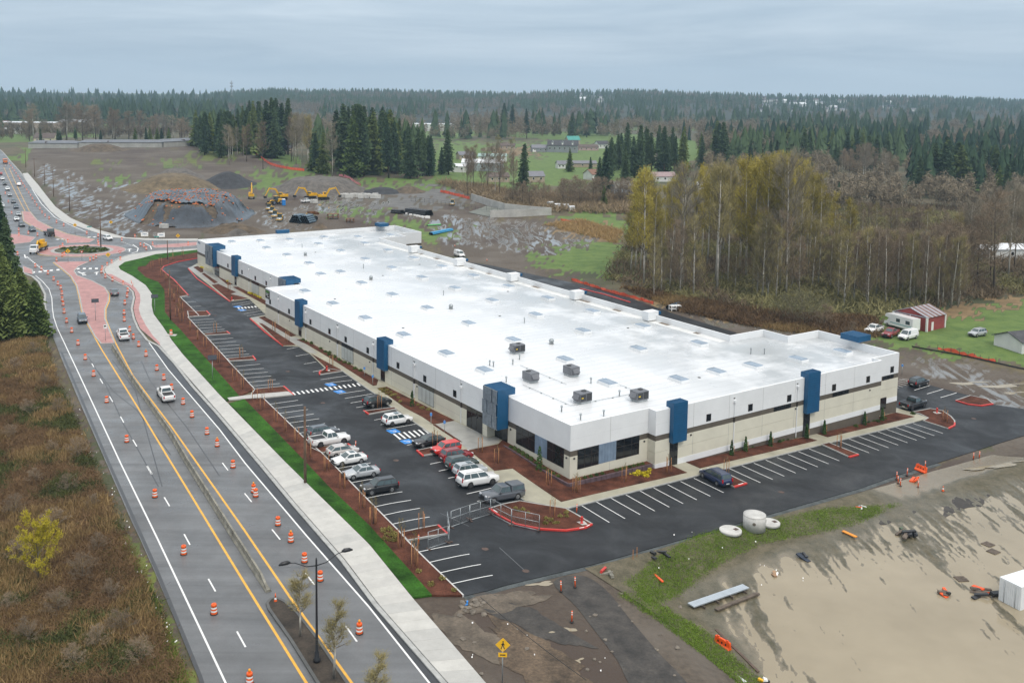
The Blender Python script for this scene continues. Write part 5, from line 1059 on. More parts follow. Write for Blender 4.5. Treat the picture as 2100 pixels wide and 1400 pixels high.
def shrubs(lst, me_, name, desc, cat='shrub', grp=None, sc=(0.8, 1.3)):
    for k, q in enumerate(sorted(lst)):
        p = G(*q); o = bpy.data.objects.new(name, me_); o.location = (p.x, p.y, p.z + 0.15); s = random.uniform(*sc); o.scale = (s, s, s); o.rotation_euler = (0, 0, random.random() * 6); link(o)
        tag(o, '%s, %s from the left %s' % (name.replace('_', ' '), ordn(k), desc), cat, grp or (name.replace('_', ' ') + 's ' + desc))
shrubs(P([(645, 905), (665, 888), (685, 865), (705, 906), (735, 920), (750, 890), (757, 862)], *C5) + P([(582, 890)], *C5), sh_y, 'yellow_shrub', 'in the corner mulch bed', sc=(0.9, 1.25))
shrubs(P([(985, 665), (1005, 672), (1040, 685), (1060, 692), (1075, 702), (1095, 712), (540, 422), (525, 418), (780, 552)], *C1), sh_y, 'yellow_shrub', 'along the far left wall', sc=(0.8, 1.1))
shrubs(P([(1500, 1115), (1530, 1130), (1580, 1150), (1670, 1200), (1715, 1230), (1750, 1260), (1800, 1285), (1850, 1310), (1890, 1330)], *C1) + P([(880, 20), (970, 75), (1010, 110), (1050, 120), (1100, 155), (1140, 180), (1200, 210), (1240, 225), (1300, 270), (1350, 290)], *C3), sh_g, 'green_shrub', 'along the middle of the left wall')
shrubs(P([(1540, 470), (1580, 465), (1610, 480), (1640, 500), (1680, 520), (1600, 510), (1650, 530), (1710, 550), (1730, 590), (1570, 490)], *C3) + P([(1900, 620), (1940, 650), (2000, 665)], *C3), sh_o, 'tan_shrub', 'in the bed by the pale glazing', sc=(1.0, 1.6))
shrubs(P([(1115, 700), (1195, 785), (1265, 745), (1340, 820), (890, 440), (930, 430), (910, 460), (940, 470), (960, 500), (900, 490), (925, 500), (950, 450), (970, 470)], *A4), sh_o, 'tan_shrub', 'at the near end of the mulch strip', sc=(1.0, 1.6))
shrubs(P([(200, 155), (220, 175), (255, 165), (290, 190), (420, 230), (455, 245), (500, 262), (520, 215), (565, 190), (567, 215), (415, 265), (480, 265)], *C7), sh_o, 'tan_shrub', 'on the red-kerbed corner island', sc=(0.9, 1.4))
shrubs(P([(1150, 735), (1180, 745), (1260, 735), (1320, 710), (1520, 690), (1640, 665), (1700, 640), (1880, 620), (1900, 610), (1940, 600), (2010, 585), (2050, 570)], *C5), sh_g, 'green_shrub', 'along the right wall', sc=(0.8, 1.3))
shrubs(P([(440, 725), (530, 700), (620, 705), (720, 670), (750, 660), (800, 665), (860, 640), (1090, 600)], *R4) + P([(390, 735)], *R4), sh_g, 'green_shrub', 'along the taupe wall base', sc=(0.8, 1.2))
pl_sh = [wxy(-0.8, 12.4 - k * 1.0) for k in range(12)] + [wxy(-0.4, 12.0 - k * 1.0) for k in range(5)] + [wxy(1 + k * 1.0, -0.75) for k in range(5)] + [wxy(7.5 + k * 0.8, -0.7) for k in range(7)]
for k, (x, y) in enumerate(pl_sh):
    l_, m2 = loc(x, y); o = bpy.data.objects.new('planter_shrub', sh_g); o.location = (x, y, max(-0.35 - 0.02 * max(0, l_), gz(x, y) + 0.2) + 0.02); o.scale = (0.75, 0.75, 0.9); link(o); tag(o, 'small green shrub, %s along the raised planter from the entrance' % ordn(k), 'shrub', 'shrubs in the raised corner planter')
# roundabout planting
for k in range(60):
    a = random.random() * 6.283; r = 7.3 * math.sqrt(random.random()); o = bpy.data.objects.new('roundabout_shrub', sh_g); o.location = (rc.x + r * math.cos(a), rc.y + r * math.sin(a), rc.z + 0.2); o.scale = (1.6, 1.6, 1.3); link(o); tag(o, 'low grey-green shrub in the roundabout planting', 'shrub', 'shrubs in the roundabout circle')
# ------------------------------------------------------------------ vehicles
def paint(name, c, rough=0.28): return mat('paint_' + name, c, rough, 0.02, 0.5, coat=0.6)
CARGLASS = mat('car_glass', (0.055, 0.085, 0.09), 0.03, 0.2, 0.7, spec=1.0); TYRE = mat('tyre_rubber', (0.018, 0.018, 0.019), 0.8, 0.2, 4); RIM = mat('alloy_rim', (0.45, 0.46, 0.47), 0.3, 0.1, 3, metal=0.8); RIMD = mat('dark_rim', (0.05, 0.05, 0.052), 0.4)
LAMP = mat('headlamp_lens', (0.70, 0.72, 0.74), 0.1, 0.05, 2); TAIL = mat('tail_lens', (0.45, 0.01, 0.012), 0.2, 0.05, 2); BLK = mat('black_trim', (0.02, 0.02, 0.021), 0.55, 0.1, 3); PLATE = mat('number_plate', (0.7, 0.7, 0.68), 0.5)
WHEEL = {}
def wheel_mesh(r, w, dark):
    k = (r, w, dark)
    if k not in WHEEL:
        t = MB(); t.tube([(0, -w / 2, 0), (0, -w / 2 + 0.03, 0), (0, w / 2 - 0.03, 0), (0, w / 2, 0)], [r * 0.90, r, r, r * 0.90], 16); q = MB()
        q.tube([(0, w / 2 - 0.01, 0), (0, w / 2 + 0.012, 0)], [r * 0.66, r * 0.60], 12); q.tube([(0, -w / 2 + 0.01, 0), (0, -w / 2 - 0.012, 0)], [r * 0.66, r * 0.60], 12)
        WHEEL[k] = (t.mesh('tyre', TYRE), q.mesh('rim', RIMD if dark else RIM))
    return WHEEL[k]
def quadpart(name, p, m, parent, inset=(0.06, 0.06, 0.08, 0.08), lift=0.012, u=(0, 1)):
    """a pane lying on the quad p (bottom-left, bottom-right, top-right, top-left), between fractions u"""
    p = [Vector(q) for q in p]; n = (p[1] - p[0]).cross(p[3] - p[0]).normalized()
    def pt(s, t): return (p[0].lerp(p[1], s)).lerp(p[3].lerp(p[2], s), t) + n * lift
    a, b = u[0] + inset[0] * (u[1] - u[0]), u[1] - inset[1] * (u[1] - u[0]); c, d = inset[2], 1 - inset[3]
    f = [pt(a, c), pt(b, c), pt(b, d), pt(a, d)]; g_ = [q - n * 0.02 for q in f]; mb = MB(); mb.add([tuple(q) for q in f + g_], [(0, 1, 2, 3), (0, 4, 5, 1), (1, 5, 6, 2), (2, 6, 7, 3), (3, 7, 4, 0)]); return mb.build(name, m, parent)
KIND = {  # L, W, H, belt, wheel r, [ (x, halfwidth factor, top z) ... rear to front ], cabin: rear base, rear top, front top, front base
    'sedan': (4.75, 1.82, 1.45, 0.94, 0.32, [(-0.5, .84, .70), (-0.47, .93, .92), (-0.30, 1, .98), (-.1, 1, .95), (.17, 1, .94), (.24, .99, .92), (.42, .95, .80), (.485, .86, .68), (.5, .80, .50)], (-.34, -.20, .045, .22)),
    'hatch': (4.5, 1.77, 1.48, 0.96, 0.32, [(-0.5, .84, .75), (-0.48, .93, .98), (-0.30, 1, .99), (-.1, 1, .96), (.17, 1, .95), (.26, .99, .93), (.43, .94, .80), (.485, .86, .68), (.5, .80, .50)], (-.47, -.30, .05, .26)),
    'suv': (4.65, 1.88, 1.68, 1.06, 0.36, [(-0.5, .86, .85), (-0.485, .95, 1.06), (-0.30, 1, 1.07), (-.1, 1, 1.06), (.17, 1, 1.05), (.25, .99, 1.03), (.44, .95, .94), (.49, .88, .80), (.5, .84, .60)], (-.47, -.40, .08, .235)),
    'suvlong': (5.65, 2.03, 1.92, 1.22, 0.41, [(-0.5, .88, .95), (-0.49, .96, 1.22), (-0.30, 1, 1.23), (-.1, 1, 1.22), (.17, 1, 1.20), (.26, .99, 1.19), (.45, .96, 1.12), (.49, .90, .95), (.5, .86, .70)], (-.485, -.44, .10, .225)),
    'box': (4.15, 1.80, 1.62, 1.02, 0.34, [(-0.5, .88, .85), (-0.485, .96, 1.05), (-0.30, 1, 1.06), (-.1, 1, 1.04), (.17, 1, 1.02), (.26, .99, 1.0), (.44, .95, .92), (.49, .88, .78), (.5, .84, .58)], (-.475, -.44, .10, .25)),
    'minivan': (5.1, 1.98, 1.75, 1.05, 0.34, [(-0.5, .86, .85), (-0.485, .95, 1.05), (-0.30, 1, 1.06), (-.1, 1, 1.05), (.17, 1, 1.03), (.28, .99, 1.0), (.43, .94, .88), (.49, .86, .72), (.5, .82, .55)], (-.48, -.42, .10, .30)),
    'van': (5.5, 2.0, 2.08, 1.15, 0.36, [(-0.5, .92, .95), (-0.49, .97, 1.15), (-0.30, 1, 1.15), (-.1, 1, 1.15), (.17, 1, 1.14), (.30, .99, 1.12), (.45, .95, 1.0), (.49, .88, .85), (.5, .84, .60)], (-.485, -.46, .19, .31)),
    'pickup': (5.85, 2.02, 1.92, 1.18, 0.42, [(-0.5, .92, .95), (-0.495, .96, 1.16), (-0.30, 1, 1.16), (-.1, 1, 1.16), (.17, 1, 1.16), (.24, .99, 1.15), (.45, .96, 1.10), (.49, .90, .95), (.5, .86, .70)], (-.125, -.10, .09, .19))}
def vehicle(px, py, ahead, kind, colour, label, cat, group=None, canopy=False, dark=False, panes=None, z=0.0, name=None, roofcol=None, low=None):
    L, Wd, H, belt, wr, st, cab = KIND[kind]; p = G(px, py); q = G(*ahead); hd = math.atan2(q.y - p.y, q.x - p.x)
    t = empty(name or {'suvlong': 'parked_suv', 'suv': 'parked_suv', 'box': 'parked_car', 'sedan': 'parked_car', 'hatch': 'parked_car'}.get(kind, kind), (p.x, p.y, p.z + z + 0.01), hd, label, cat, group)
    if abs(gz(p.x + 2, p.y) - gz(p.x - 2, p.y)) > 0.02:
        d = Vector((math.cos(hd), math.sin(hd))); t.rotation_euler = (0, -math.atan2(gz(p.x + d.x * 2, p.y + d.y * 2) - gz(p.x - d.x * 2, p.y - d.y * 2), 4), hd)
    hw = Wd / 2; zb = wr * 0.62; b = MB(); rings = []
    for fx, wf, zt in st:
        w = hw * wf; x = fx * L; zz0 = zb + (0.12 if abs(fx) > 0.47 else 0)
        r = [(x, -w * 0.90, zz0), (x, -w, zz0 + 0.22), (x, -w * 0.995, zt - 0.22), (x, -w * 0.94, zt - 0.05), (x, -w * 0.80, zt), (x, 0, zt + 0.02)]
        rings.append(r + [(a, -c, e) for a, c, e in reversed(r[:5])])
    n = len(rings[0]); v = [q_ for r in rings for q_ in r]; f = []
    for i in range(len(rings) - 1):
        for k in range(n - 1): f.append((i * n + k, (i + 1) * n + k, (i + 1) * n + k + 1, i * n + k + 1))
        f.append((i * n + n - 1, (i + 1) * n + n - 1, (i + 1) * n, i * n))
    f.append(tuple(range(n))); f.append(tuple(reversed(range((len(rings) - 1) * n, len(rings) * n)))); b.add(v, f, 0, True)
    # cabin
    xb, xt, xf, xw = [c * L for c in cab]; zt = H; w0, w1 = hw * 0.925, hw * 0.74; zc = belt - 0.02
    B4 = [(xb, -w0, zc), (xw, -w0, zc), (xw, w0, zc), (xb, w0, zc)]; T4 = [(xt, -w1, zt - 0.05), (xf, -w1, zt - 0.05), (xf, w1, zt - 0.05), (xt, w1, zt - 0.05)]; U4 = [(xt + 0.12, -w1 * 0.82, zt), (xf - 0.14, -w1 * 0.82, zt), (xf - 0.14, w1 * 0.82, zt), (xt + 0.12, w1 * 0.82, zt)]
    b.add(B4 + T4 + U4, [(0, 1, 5, 4), (1, 2, 6, 5), (2, 3, 7, 6), (3, 0, 4, 7)] + [(4, 5, 9, 8), (5, 6, 10, 9), (6, 7, 11, 10), (7, 4, 8, 11), (8, 9, 10, 11)])
    body = b.build('body', [colour], t)
    quadpart('windscreen', [B4[1], B4[2], T4[2], T4[1]], CARGLASS, t, (0.07, 0.07, 0.10, 0.06)); quadpart('rear_window', [B4[3], B4[0], T4[0], T4[3]], CARGLASS, t, (0.10, 0.10, 0.22, 0.08))
    ps = panes or ((0, .46), (.46, 1)) if kind in ('sedan', 'hatch', 'pickup') else (panes or ((0, .28), (.28, .62), (.62, 1)))
    if kind == 'van': ps = ((0.74, 1),)
    for u in ps:
        quadpart('side_window', [B4[0], B4[1], T4[1], T4[0]], CARGLASS, t, (0.05, 0.05, 0.12, 0.07), 0.012, u); quadpart('side_window', [B4[2], B4[3], T4[3], T4[2]], CARGLASS, t, (0.05, 0.05, 0.12, 0.07), 0.012, (1 - u[1], 1 - u[0]))
    if kind in ('suv', 'suvlong', 'minivan') or (kind == 'sedan' and roofcol):
        if roofcol: MB().box(xf - 0.95, xf - 0.25, -w1 * 0.6, w1 * 0.6, zt + 0.001, zt + 0.014).build('sunroof', CARGLASS, t)
    if kind in ('suv', 'suvlong', 'minivan'):
        for s in (-1, 1): MB().tube([(xt + 0.2, s * w1 * 0.86, zt - 0.01), (xt + 0.35, s * w1 * 0.86, zt + 0.05), (xf - 0.4, s * w1 * 0.86, zt + 0.05), (xf - 0.25, s * w1 * 0.86, zt - 0.01)], 0.022, 5).build('roof_rail', BLK, t)
    tm, rm = wheel_mesh(wr, 0.24, dark)
    for sx in (0.295 if kind != 'pickup' else 0.31, -0.29 if kind != 'pickup' else -0.30):
        for sy in (-1, 1):
            MB().tube([(sx * L, sy * (hw * 0.55), wr), (sx * L, sy * (hw * 0.998), wr)], wr * 1.17, 14).build('wheel_arch', BLK, t)
            w = link(bpy.data.objects.new('wheel', tm), t); w.location = (sx * L, sy * (hw - 0.10), wr); link(bpy.data.objects.new('rim', rm), w)
    for s in (-1, 1):
        MB().box(L * 0.455, L * 0.492, s * hw * 0.62 - 0.18, s * hw * 0.62 + 0.18, st[-3][2] * 0.80, st[-3][2] * 0.95).build('headlight', LAMP, t)
        zt0 = st[1][2]; MB().box(-L * 0.502, -L * 0.478, s * hw * 0.80 - 0.10, s * hw * 0.80 + 0.10, zt0 * 0.70, zt0 * (0.98 if kind in ('sedan', 'pickup', 'hatch') else 1.12)).build('taillight', TAIL, t)
        MB().box(xw - 0.38, xw - 0.16, s * (hw * 0.93) - 0.02, s * (hw * 0.93) + s * 0.20 + 0.02, belt + 0.02, belt + 0.18).build('mirror', colour, t)
    MB().box(L * 0.478, L * 0.508, -hw * 0.74, hw * 0.74, wr * 0.9, wr * 0.9 + 0.16).build('bumper', BLK, t); MB().box(L * 0.47, L * 0.503, -hw * 0.42, hw * 0.42, 0.56, 0.72 if kind != 'pickup' else 0.95).build('grille', BLK, t)
    MB().box(-L * 0.508, -L * 0.478, -hw * 0.74, hw * 0.74, wr * 0.9, wr * 0.9 + 0.18).build('bumper', BLK if kind != 'pickup' else RIM, t); MB().box(-L * 0.511, -L * 0.507, -0.26, 0.26, wr * 0.9 + 0.2, wr * 0.9 + 0.33).build('number_plate', PLATE, t)
    if kind == 'pickup':
        x0, x1 = -L * 0.488, xb - 0.06
        if canopy:
            c = MB(); c.frustum(((x0 + x1) / 2, 0), ((x1 - x0) / 2, hw * 0.95), ((x1 - x0) / 2 - 0.08, hw * 0.78), belt - 0.03, H - 0.02); cap = c.build('canopy_cap', colour, t)
            for s in (-1, 1): quadpart('side_window', [(x0, -hw * .95, belt), (x1, -hw * .95, belt), (x1 - .08, -hw * .78, H - .02), (x0 + .08, -hw * .78, H - .02)] if s < 0 else [(x1, hw * .95, belt), (x0, hw * .95, belt), (x0 + .08, hw * .78, H - .02), (x1 - .08, hw * .78, H - .02)], CARGLASS, t, (0.1, 0.1, 0.2, 0.2))
        else:
            MB().box(x0 + 0.08, x1, -hw * 0.80, hw * 0.80, belt - 0.015, belt + 0.022).build('cargo_bed', BLK, t)
            for s in (-1, 1): MB().box(x0, x1, s * hw * 0.88 - 0.075, s * hw * 0.88 + 0.075, belt - 0.03, belt + 0.07).build('bed_rail', colour, t)
            MB().box(x0 - 0.04, x0 + 0.05, -hw * 0.88, hw * 0.88, belt - 0.25, belt + 0.07).build('tailgate', colour, t)
    return t
WHT = paint('white', (0.80, 0.80, 0.79)); BLKP = paint('black', (0.014, 0.015, 0.017)); GRY = paint('grey', (0.085, 0.095, 0.11)); SIL = paint('silver', (0.42, 0.44, 0.46), 0.3); RED = paint('red', (0.62, 0.025, 0.018)); MAR = paint('maroon', (0.24, 0.012, 0.016)); DGR = paint('dark_green', (0.045, 0.06, 0.055)); NAVY = paint('navy', (0.012, 0.025, 0.075)); PSIL = paint('pale_silver', (0.50, 0.47, 0.45)); DBL = paint('slate_blue', (0.06, 0.085, 0.115))
def row(q, o, d): c = P([q], *o)[0]; return c, (c[0] + d[0], c[1] + d[1])
IN, OUT = (20, -3.4), (-20, 3.4)
for q, o, d, k, col, lb, cat, kw in (
    ((990, 905), C3, IN, 'suv', GRY, 'grey SUV half hidden behind the white pickup by the utility pole', 'SUV', {}),
    ((1050, 980), C3, IN, 'pickup', WHT, 'white crew-cab pickup with open black bed by the utility pole', 'pickup', {'dark': True}),
    ((1175, 1082), C3, IN, 'hatch', PSIL, 'pale beige hatchback beside the white sedan', 'hatchback', {}),
    ((1240, 1160), C3, OUT, 'sedan', WHT, 'white sedan with sunroof facing the mulch strip', 'sedan', {'roofcol': 1}),
    ((1355, 1288), C3, OUT, 'sedan', SIL, 'silver sedan between the white sedan and the black SUV', 'sedan', {'roofcol': 1}),
    ((745, 660), C6, OUT, 'suv', BLKP, 'black SUV last in the row facing the mulch strip', 'SUV', {}),
    ((1510, 612), C3, IN, 'suv', BLKP, 'black SUV parked beside the small island near the crosswalk', 'SUV', {}),
    ((1700, 785), C3, IN, 'suv', WHT, 'white SUV with dark glass roof beside the accessible stall', 'SUV', {'dark': True, 'roofcol': 1}),
    ((1170, 258), C6, OUT, 'sedan', BLKP, 'black sedan beside the striped accessible aisle', 'sedan', {}),
    ((1318, 328), C6, OUT, 'box', RED, 'bright red boxy car facing the drive aisle', 'car', {}),
    ((1408, 388), C6, IN, 'suv', MAR, 'dark red SUV beside the bright red boxy car', 'SUV', {}),
    ((1455, 455), C6, IN, 'suv', DGR, 'dark green SUV between the dark red and silver ones', 'SUV', {}),
    ((1525, 515), C6, IN, 'suv', SIL, 'silver SUV behind the large white SUV', 'SUV', {'roofcol': 1}),
    ((1592, 598), C6, IN, 'suvlong', WHT, 'large white long SUV nearest the grey pickup', 'SUV', {'dark': True}),
    ((1800, 728), C6, OUT, 'pickup', GRY, 'grey pickup with canopy parked at the wire fence', 'pickup', {'canopy': True})):
    c, a = row(q, o, d); vehicle(c[0], c[1], a, k, col, lb, cat, 'cars parked in the warehouse lot', **kw)
vehicle(1467, 986, (1452, 977.5), 'minivan', NAVY, 'dark blue minivan parked facing the right walkway', 'minivan', 'cars parked in the warehouse lot')
vehicle(*P([(1135, 360)], *R4)[0], P([(1228, 332)], *R4)[0], 'suv', BLKP, 'black SUV beside the hatched aisle at the far right end', 'SUV', 'cars parked in the warehouse lot')
vehicle(*P([(1090, 540)], *R4)[0], P([(1200, 510)], *R4)[0], 'pickup', BLKP, 'black pickup beside the right end of the warehouse', 'pickup', 'cars parked in the warehouse lot', dark=True)
vehicle(234.7, 604, (230.5, 590), 'sedan', GRY, 'grey sedan with brake lights leaving along the right lane', 'sedan', 'cars on the road', name='moving_car')
vehicle(168.7, 660, (177, 683), 'suv', DBL, 'dark blue car coming down the left lane beside the red island', 'car', 'cars on the road', name='moving_car')
vehicle(252.5, 693, (244, 677), 'pickup', WHT, 'white pickup passing the tip of the red island', 'pickup', 'cars on the road')
vehicle(340, 816, (322, 791), 'pickup', WHT, 'white pickup driving away beside the concrete barrier', 'pickup', 'cars on the road', dark=True)
vehicle(221, 492, (232, 495), 'suv', WHT, 'white SUV circling the roundabout', 'SUV', 'cars on the road', name='moving_car')
vehicle(66, 474, (74, 479), 'suv', DBL, 'dark SUV waiting behind the flatbed before the roundabout', 'SUV', 'cars on the road', name='moving_car')
vehicle(44.6, 464, (52, 470), 'suv', GRY, 'grey SUV second behind the flatbed before the roundabout', 'SUV', 'cars on the road', name='moving_car')
vehicle(38.6, 381, (34, 374), 'suv', WHT, 'white SUV driving away on the far road', 'SUV', 'cars on the road', name='moving_car')
qc = [(38, 442, SIL, 'pale', 'sedan'), (34, 452, WHT, 'white', 'sedan'), (33, 427, DBL, 'dark', 'suv'), (27.8, 416, GRY, 'grey', 'suv'), (20, 402, SIL, 'silver', 'sedan'), (15.4, 390, WHT, 'white', 'suv'), (10, 379, BLKP, 'black', 'sedan'), (5, 369, WHT, 'white', 'suv'), (1, 358, RED, 'red', 'sedan'), (8, 446, GRY, 'grey', 'sedan'), (4, 425, WHT, 'white', 'suv')]
for i, (a, b, col, cn, k) in enumerate(qc): vehicle(a, b, (a + 2.2, b + 5), k, col, '%s car queueing on the far road, %s from the roundabout' % (cn, ordn(i)), 'car', 'cars queueing on the far road', name='queueing_car')
vehicle(1862, 694, (1845, 698), 'van', WHT, 'white panel van parked on the grass by the red barn', 'van', 'vehicles by the red barn', name='panel_van')
vehicle(1826, 689, (1812, 695), 'pickup', MAR, 'old red and white pickup beside the white panel van', 'pickup', 'vehicles by the red barn')
vehicle(2004, 688, (1992, 690), 'suv', SIL, 'silver car alone on the lawn right of the red barn', 'car', 'vehicles by the red barn')
vehicle(1792, 681, (1782, 684), 'pickup', WHT, 'white stake-bed truck half behind the brush', 'truck', 'vehicles by the red barn', name='stake_truck')
vehicle(628.6, 415, (636, 414), 'pickup', WHT, 'white pickup parked among the yellow excavators', 'pickup', 'machines on the building site')
vehicle(942, 526, (950, 529), 'van', WHT, 'small white van behind the far warehouse corner', 'van', None, name='panel_van')
# motorhome
def motorhome():
    p = G(1848, 674); q = G(1830, 669); t = empty('motorhome', (p.x, p.y, p.z), math.atan2(q.y - p.y, q.x - p.x), 'white motorhome with cab-over bunk beside the red barn', 'motorhome', 'vehicles by the red barn')
    MB().box(-4.2, 2.2, -1.2, 1.2, 0.6, 3.2).build('body', WHT, t); b = MB(); b.add([(2.2, -1.2, 2.1), (2.2, 1.2, 2.1), (3.9, 1.1, 2.35), (3.9, -1.1, 2.35), (2.2, -1.2, 3.15), (2.2, 1.2, 3.15), (3.6, 1.1, 3.05), (3.6, -1.1, 3.05)], [(0, 1, 2, 3), (4, 7, 6, 5), (3, 2, 6, 7), (0, 3, 7, 4), (1, 5, 6, 2)]); b.build('bunk', WHT, t)
    b = MB(); b.add([(2.2, -1.0, 0.5), (4.3, -0.95, 0.5), (4.3, 0.95, 0.5), (2.2, 1.0, 0.5), (2.2, -1, 2.1), (2.9, -0.95, 2.1), (3.4, -0.95, 1.35), (4.25, -0.9, 1.15), (2.2, 1, 2.1), (2.9, .95, 2.1), (3.4, .95, 1.35), (4.25, .9, 1.15)], [(0, 1, 7, 6, 5, 4), (3, 8, 9, 10, 11, 2), (1, 2, 11, 7), (7, 11, 10, 6), (6, 10, 9, 5)]); b.build('cab', WHT, t)
    for x0, x1 in ((-3.4, -2.2), (-0.6, 0.5)):
        for s in (-1, 1): MB().box(x0, x1, s * 1.2 - 0.02, s * 1.2 + 0.02, 1.7, 2.5).build('window', CARGLASS, t)
    for s in (-1, 1): MB().box(-4.2, 2.2, s * 1.21 - 0.01, s * 1.21 + 0.01, 1.2, 1.35).build('stripe', mat('teal_stripe', (0.05, 0.3, 0.32), 0.4), t)
    tm, rm = wheel_mesh(0.38, 0.24, False)
    for x in (3.2, -2.4):
        for s in (-1, 1): w = link(bpy.data.objects.new('wheel', tm), t); w.location = (x, s * 1.0, 0.38); link(bpy.data.objects.new('rim', rm), w)
motorhome()
# lorries at the roundabout
YEL = mat('machine_yellow', (0.72, 0.40, 0.015), 0.4, 0.1, 1.5)
def truck_base(t, L, col):
    MB().box(-L / 2, L / 2 - 1.9, -0.45, 0.45, 0.75, 1.0).build('chassis', BLK, t)
    b = MB(); x = L / 2; b.add([(x - 1.9, -1.1, 0.7), (x, -1.0, 0.7), (x, 1.0, 0.7), (x - 1.9, 1.1, 0.7), (x - 1.9, -1.1, 2.7), (x - 0.9, -1.05, 2.6), (x - 0.6, -1.0, 1.75), (x, -0.95, 1.55), (x - 1.9, 1.1, 2.7), (x - 0.9, 1.05, 2.6), (x - 0.6, 1.0, 1.75), (x, 0.95, 1.55)], [(0, 1, 7, 6, 5, 4), (3, 8, 9, 10, 11, 2), (1, 2, 11, 7), (7, 11, 10, 6), (6, 10, 9, 5), (4, 5, 9, 8), (0, 4, 8, 3)]); b.build('cab', col, t)
    quadpart('windscreen', [(x - .6, -1, 1.75), (x - .6, 1, 1.75), (x - .9, 1.05, 2.6), (x - .9, -1.05, 2.6)], CARGLASS, t)
    for s in (-1, 1): MB().box(x - 1.75, x - 1.0, s * 1.08 - 0.02, s * 1.08 + 0.02, 1.75, 2.4).build('side_window', CARGLASS, t)
    tm, rm = wheel_mesh(0.5, 0.35, False)
    for xx in (x - 0.9, -L / 2 + 1.0, -L / 2 + 2.2):
        for s in (-1, 1): w = link(bpy.data.objects.new('wheel', tm), t); w.location = (xx, s * 0.95, 0.5); link(bpy.data.objects.new('rim', rm), w)
p, q = G(80, 516), G(66, 522)
t = empty('service_truck', (p.x, p.y, p.z), math.atan2(q.y - p.y, q.x - p.x), 'white truck carrying yellow machinery through the roundabout', 'truck', 'lorries at the roundabout'); truck_base(t, 10.5, WHT)
MB().box(-5.2, 2.8, -1.2, 1.2, 1.0, 1.25).build('deck', BLK, t); MB().box(-4.2, -1.0, -1.0, 1.0, 1.25, 2.4).build('machine_hull', YEL, t); MB().box(-3.6, -2.0, -0.6, 0.6, 2.4, 3.4).build('machine_cab', YEL, t); MB().tube([(-1.0, 0, 2.2), (0.8, 0, 3.4), (2.2, 0, 1.8)], [0.35, 0.3, 0.2], 6).build('boom', YEL, t); MB().box(1.4, 2.6, -0.9, 0.9, 1.25, 1.9).build('counterweight', YEL, t)
p, q = G(101, 483), G(109, 487)
t = empty('flatbed_truck', (p.x, p.y, p.z), math.atan2(q.y - p.y, q.x - p.x), 'black flatbed truck waiting at the roundabout entry', 'truck', 'lorries at the roundabout'); truck_base(t, 7.5, BLKP); MB().box(-3.75, 1.7, -1.2, 1.2, 1.0, 1.18).build('deck', BLK, t)
p, q = G(10.8, 335), G(14, 342)
t = empty('orange_truck', (p.x, p.y, p.z), math.atan2(q.y - p.y, q.x - p.x), 'orange lorry on the far road at the left edge', 'truck', 'lorries at the roundabout'); truck_base(t, 8, mat('orange_paint', (0.65, 0.16, 0.03), 0.4)); MB().box(-4, 2.0, -1.2, 1.2, 1.05, 2.6).build('dump_body', MATS['orange_paint'], t)
# ------------------------------------------------------------------ traffic barrels, posts, barriers, signs, lamps, poles
ORG = mat('barrel_orange', (0.85, 0.12, 0.012), 0.45, 0.08, 3); RWH = mat('reflective_white', (0.85, 0.84, 0.82), 0.35, 0.05, 3); RUB = mat('rubber_base', (0.03, 0.03, 0.03), 0.85, 0.2, 3); AMB = mat('amber_lamp', (0.9, 0.35, 0.02), 0.3)
bb = MB().lathe([(0.315, 0.05), (0.31, 0.26)], 16, 0, capt=False); bb.lathe([(0.305, 0.26), (0.30, 0.42)], 16, 1, capt=False); bb.lathe([(0.295, 0.42), (0.29, 0.58)], 16, 0, capt=False); bb.lathe([(0.285, 0.58), (0.28, 0.74)], 16, 1, capt=False); bb.lathe([(0.275, 0.74), (0.265, 0.97), (0.23, 1.02)], 16, 0)
bbm = bb.mesh('drum', [ORG, RWH]); bas = MB().lathe([(0.38, 0), (0.38, 0.06), (0.33, 0.07)], 14).mesh('base', RUB); hnd = MB().box(-0.10, 0.10, -0.03, 0.03, 1.02, 1.09).mesh('handle', ORG); lam = MB().lathe([(0.05, 1.1), (0.11, 1.13), (0.11, 1.3), (0.05, 1.34)], 10).mesh('warning_lamp', AMB)
def barrel(px, py, label, grp, lamp=False, z=0):
    p = G(px, py); t = empty('traffic_barrel', (p.x, p.y, p.z + 0.01 + z), random.random() * 3, label, 'traffic barrel', grp); t.scale = (0.98, 0.98, 0.98)
    for nm, me_ in (('drum', bbm), ('base', bas), ('handle', hnd)) + ((('warning_lamp', lam),) if lamp else ()): link(bpy.data.objects.new(nm, me_), t)
bl = [(317.7, 1019), (376.8, 1136), (438.9, 1258), (512, 1401), (175, 737), (192, 771), (218.8, 825), (260, 906), (136.5, 661.5), (147, 681.5), (160, 707), (72.5, 548), (85, 553.5), (98.3, 562.5), (110, 575), (118.9, 584.5), (124.6, 593), (127, 604.5), (127.5, 617), (129.4, 626.5), (131.4, 642)]
brr = [(520, 1009), (524.5, 1018), (570, 1076.5), (596.5, 1110.5), (624.4, 1152), (656.6, 1190), (737, 1298), (266, 679), (273.5, 694.5), (284.5, 710), (299.5, 730), (321.8, 759), (336, 778.5), (352, 799), (375.5, 828.5), (393.8, 855), (424.5, 890), (445.5, 915), (477.9, 958.5), (254.9, 658.4), (254.4, 644.5), (256, 624), (260.6, 609), (262, 598.5), (252.6, 584), (230.9, 576), (216, 569.5), (208, 559.5), (209.6, 552.5), (220, 545), (229, 540), (246.9, 533.5)]
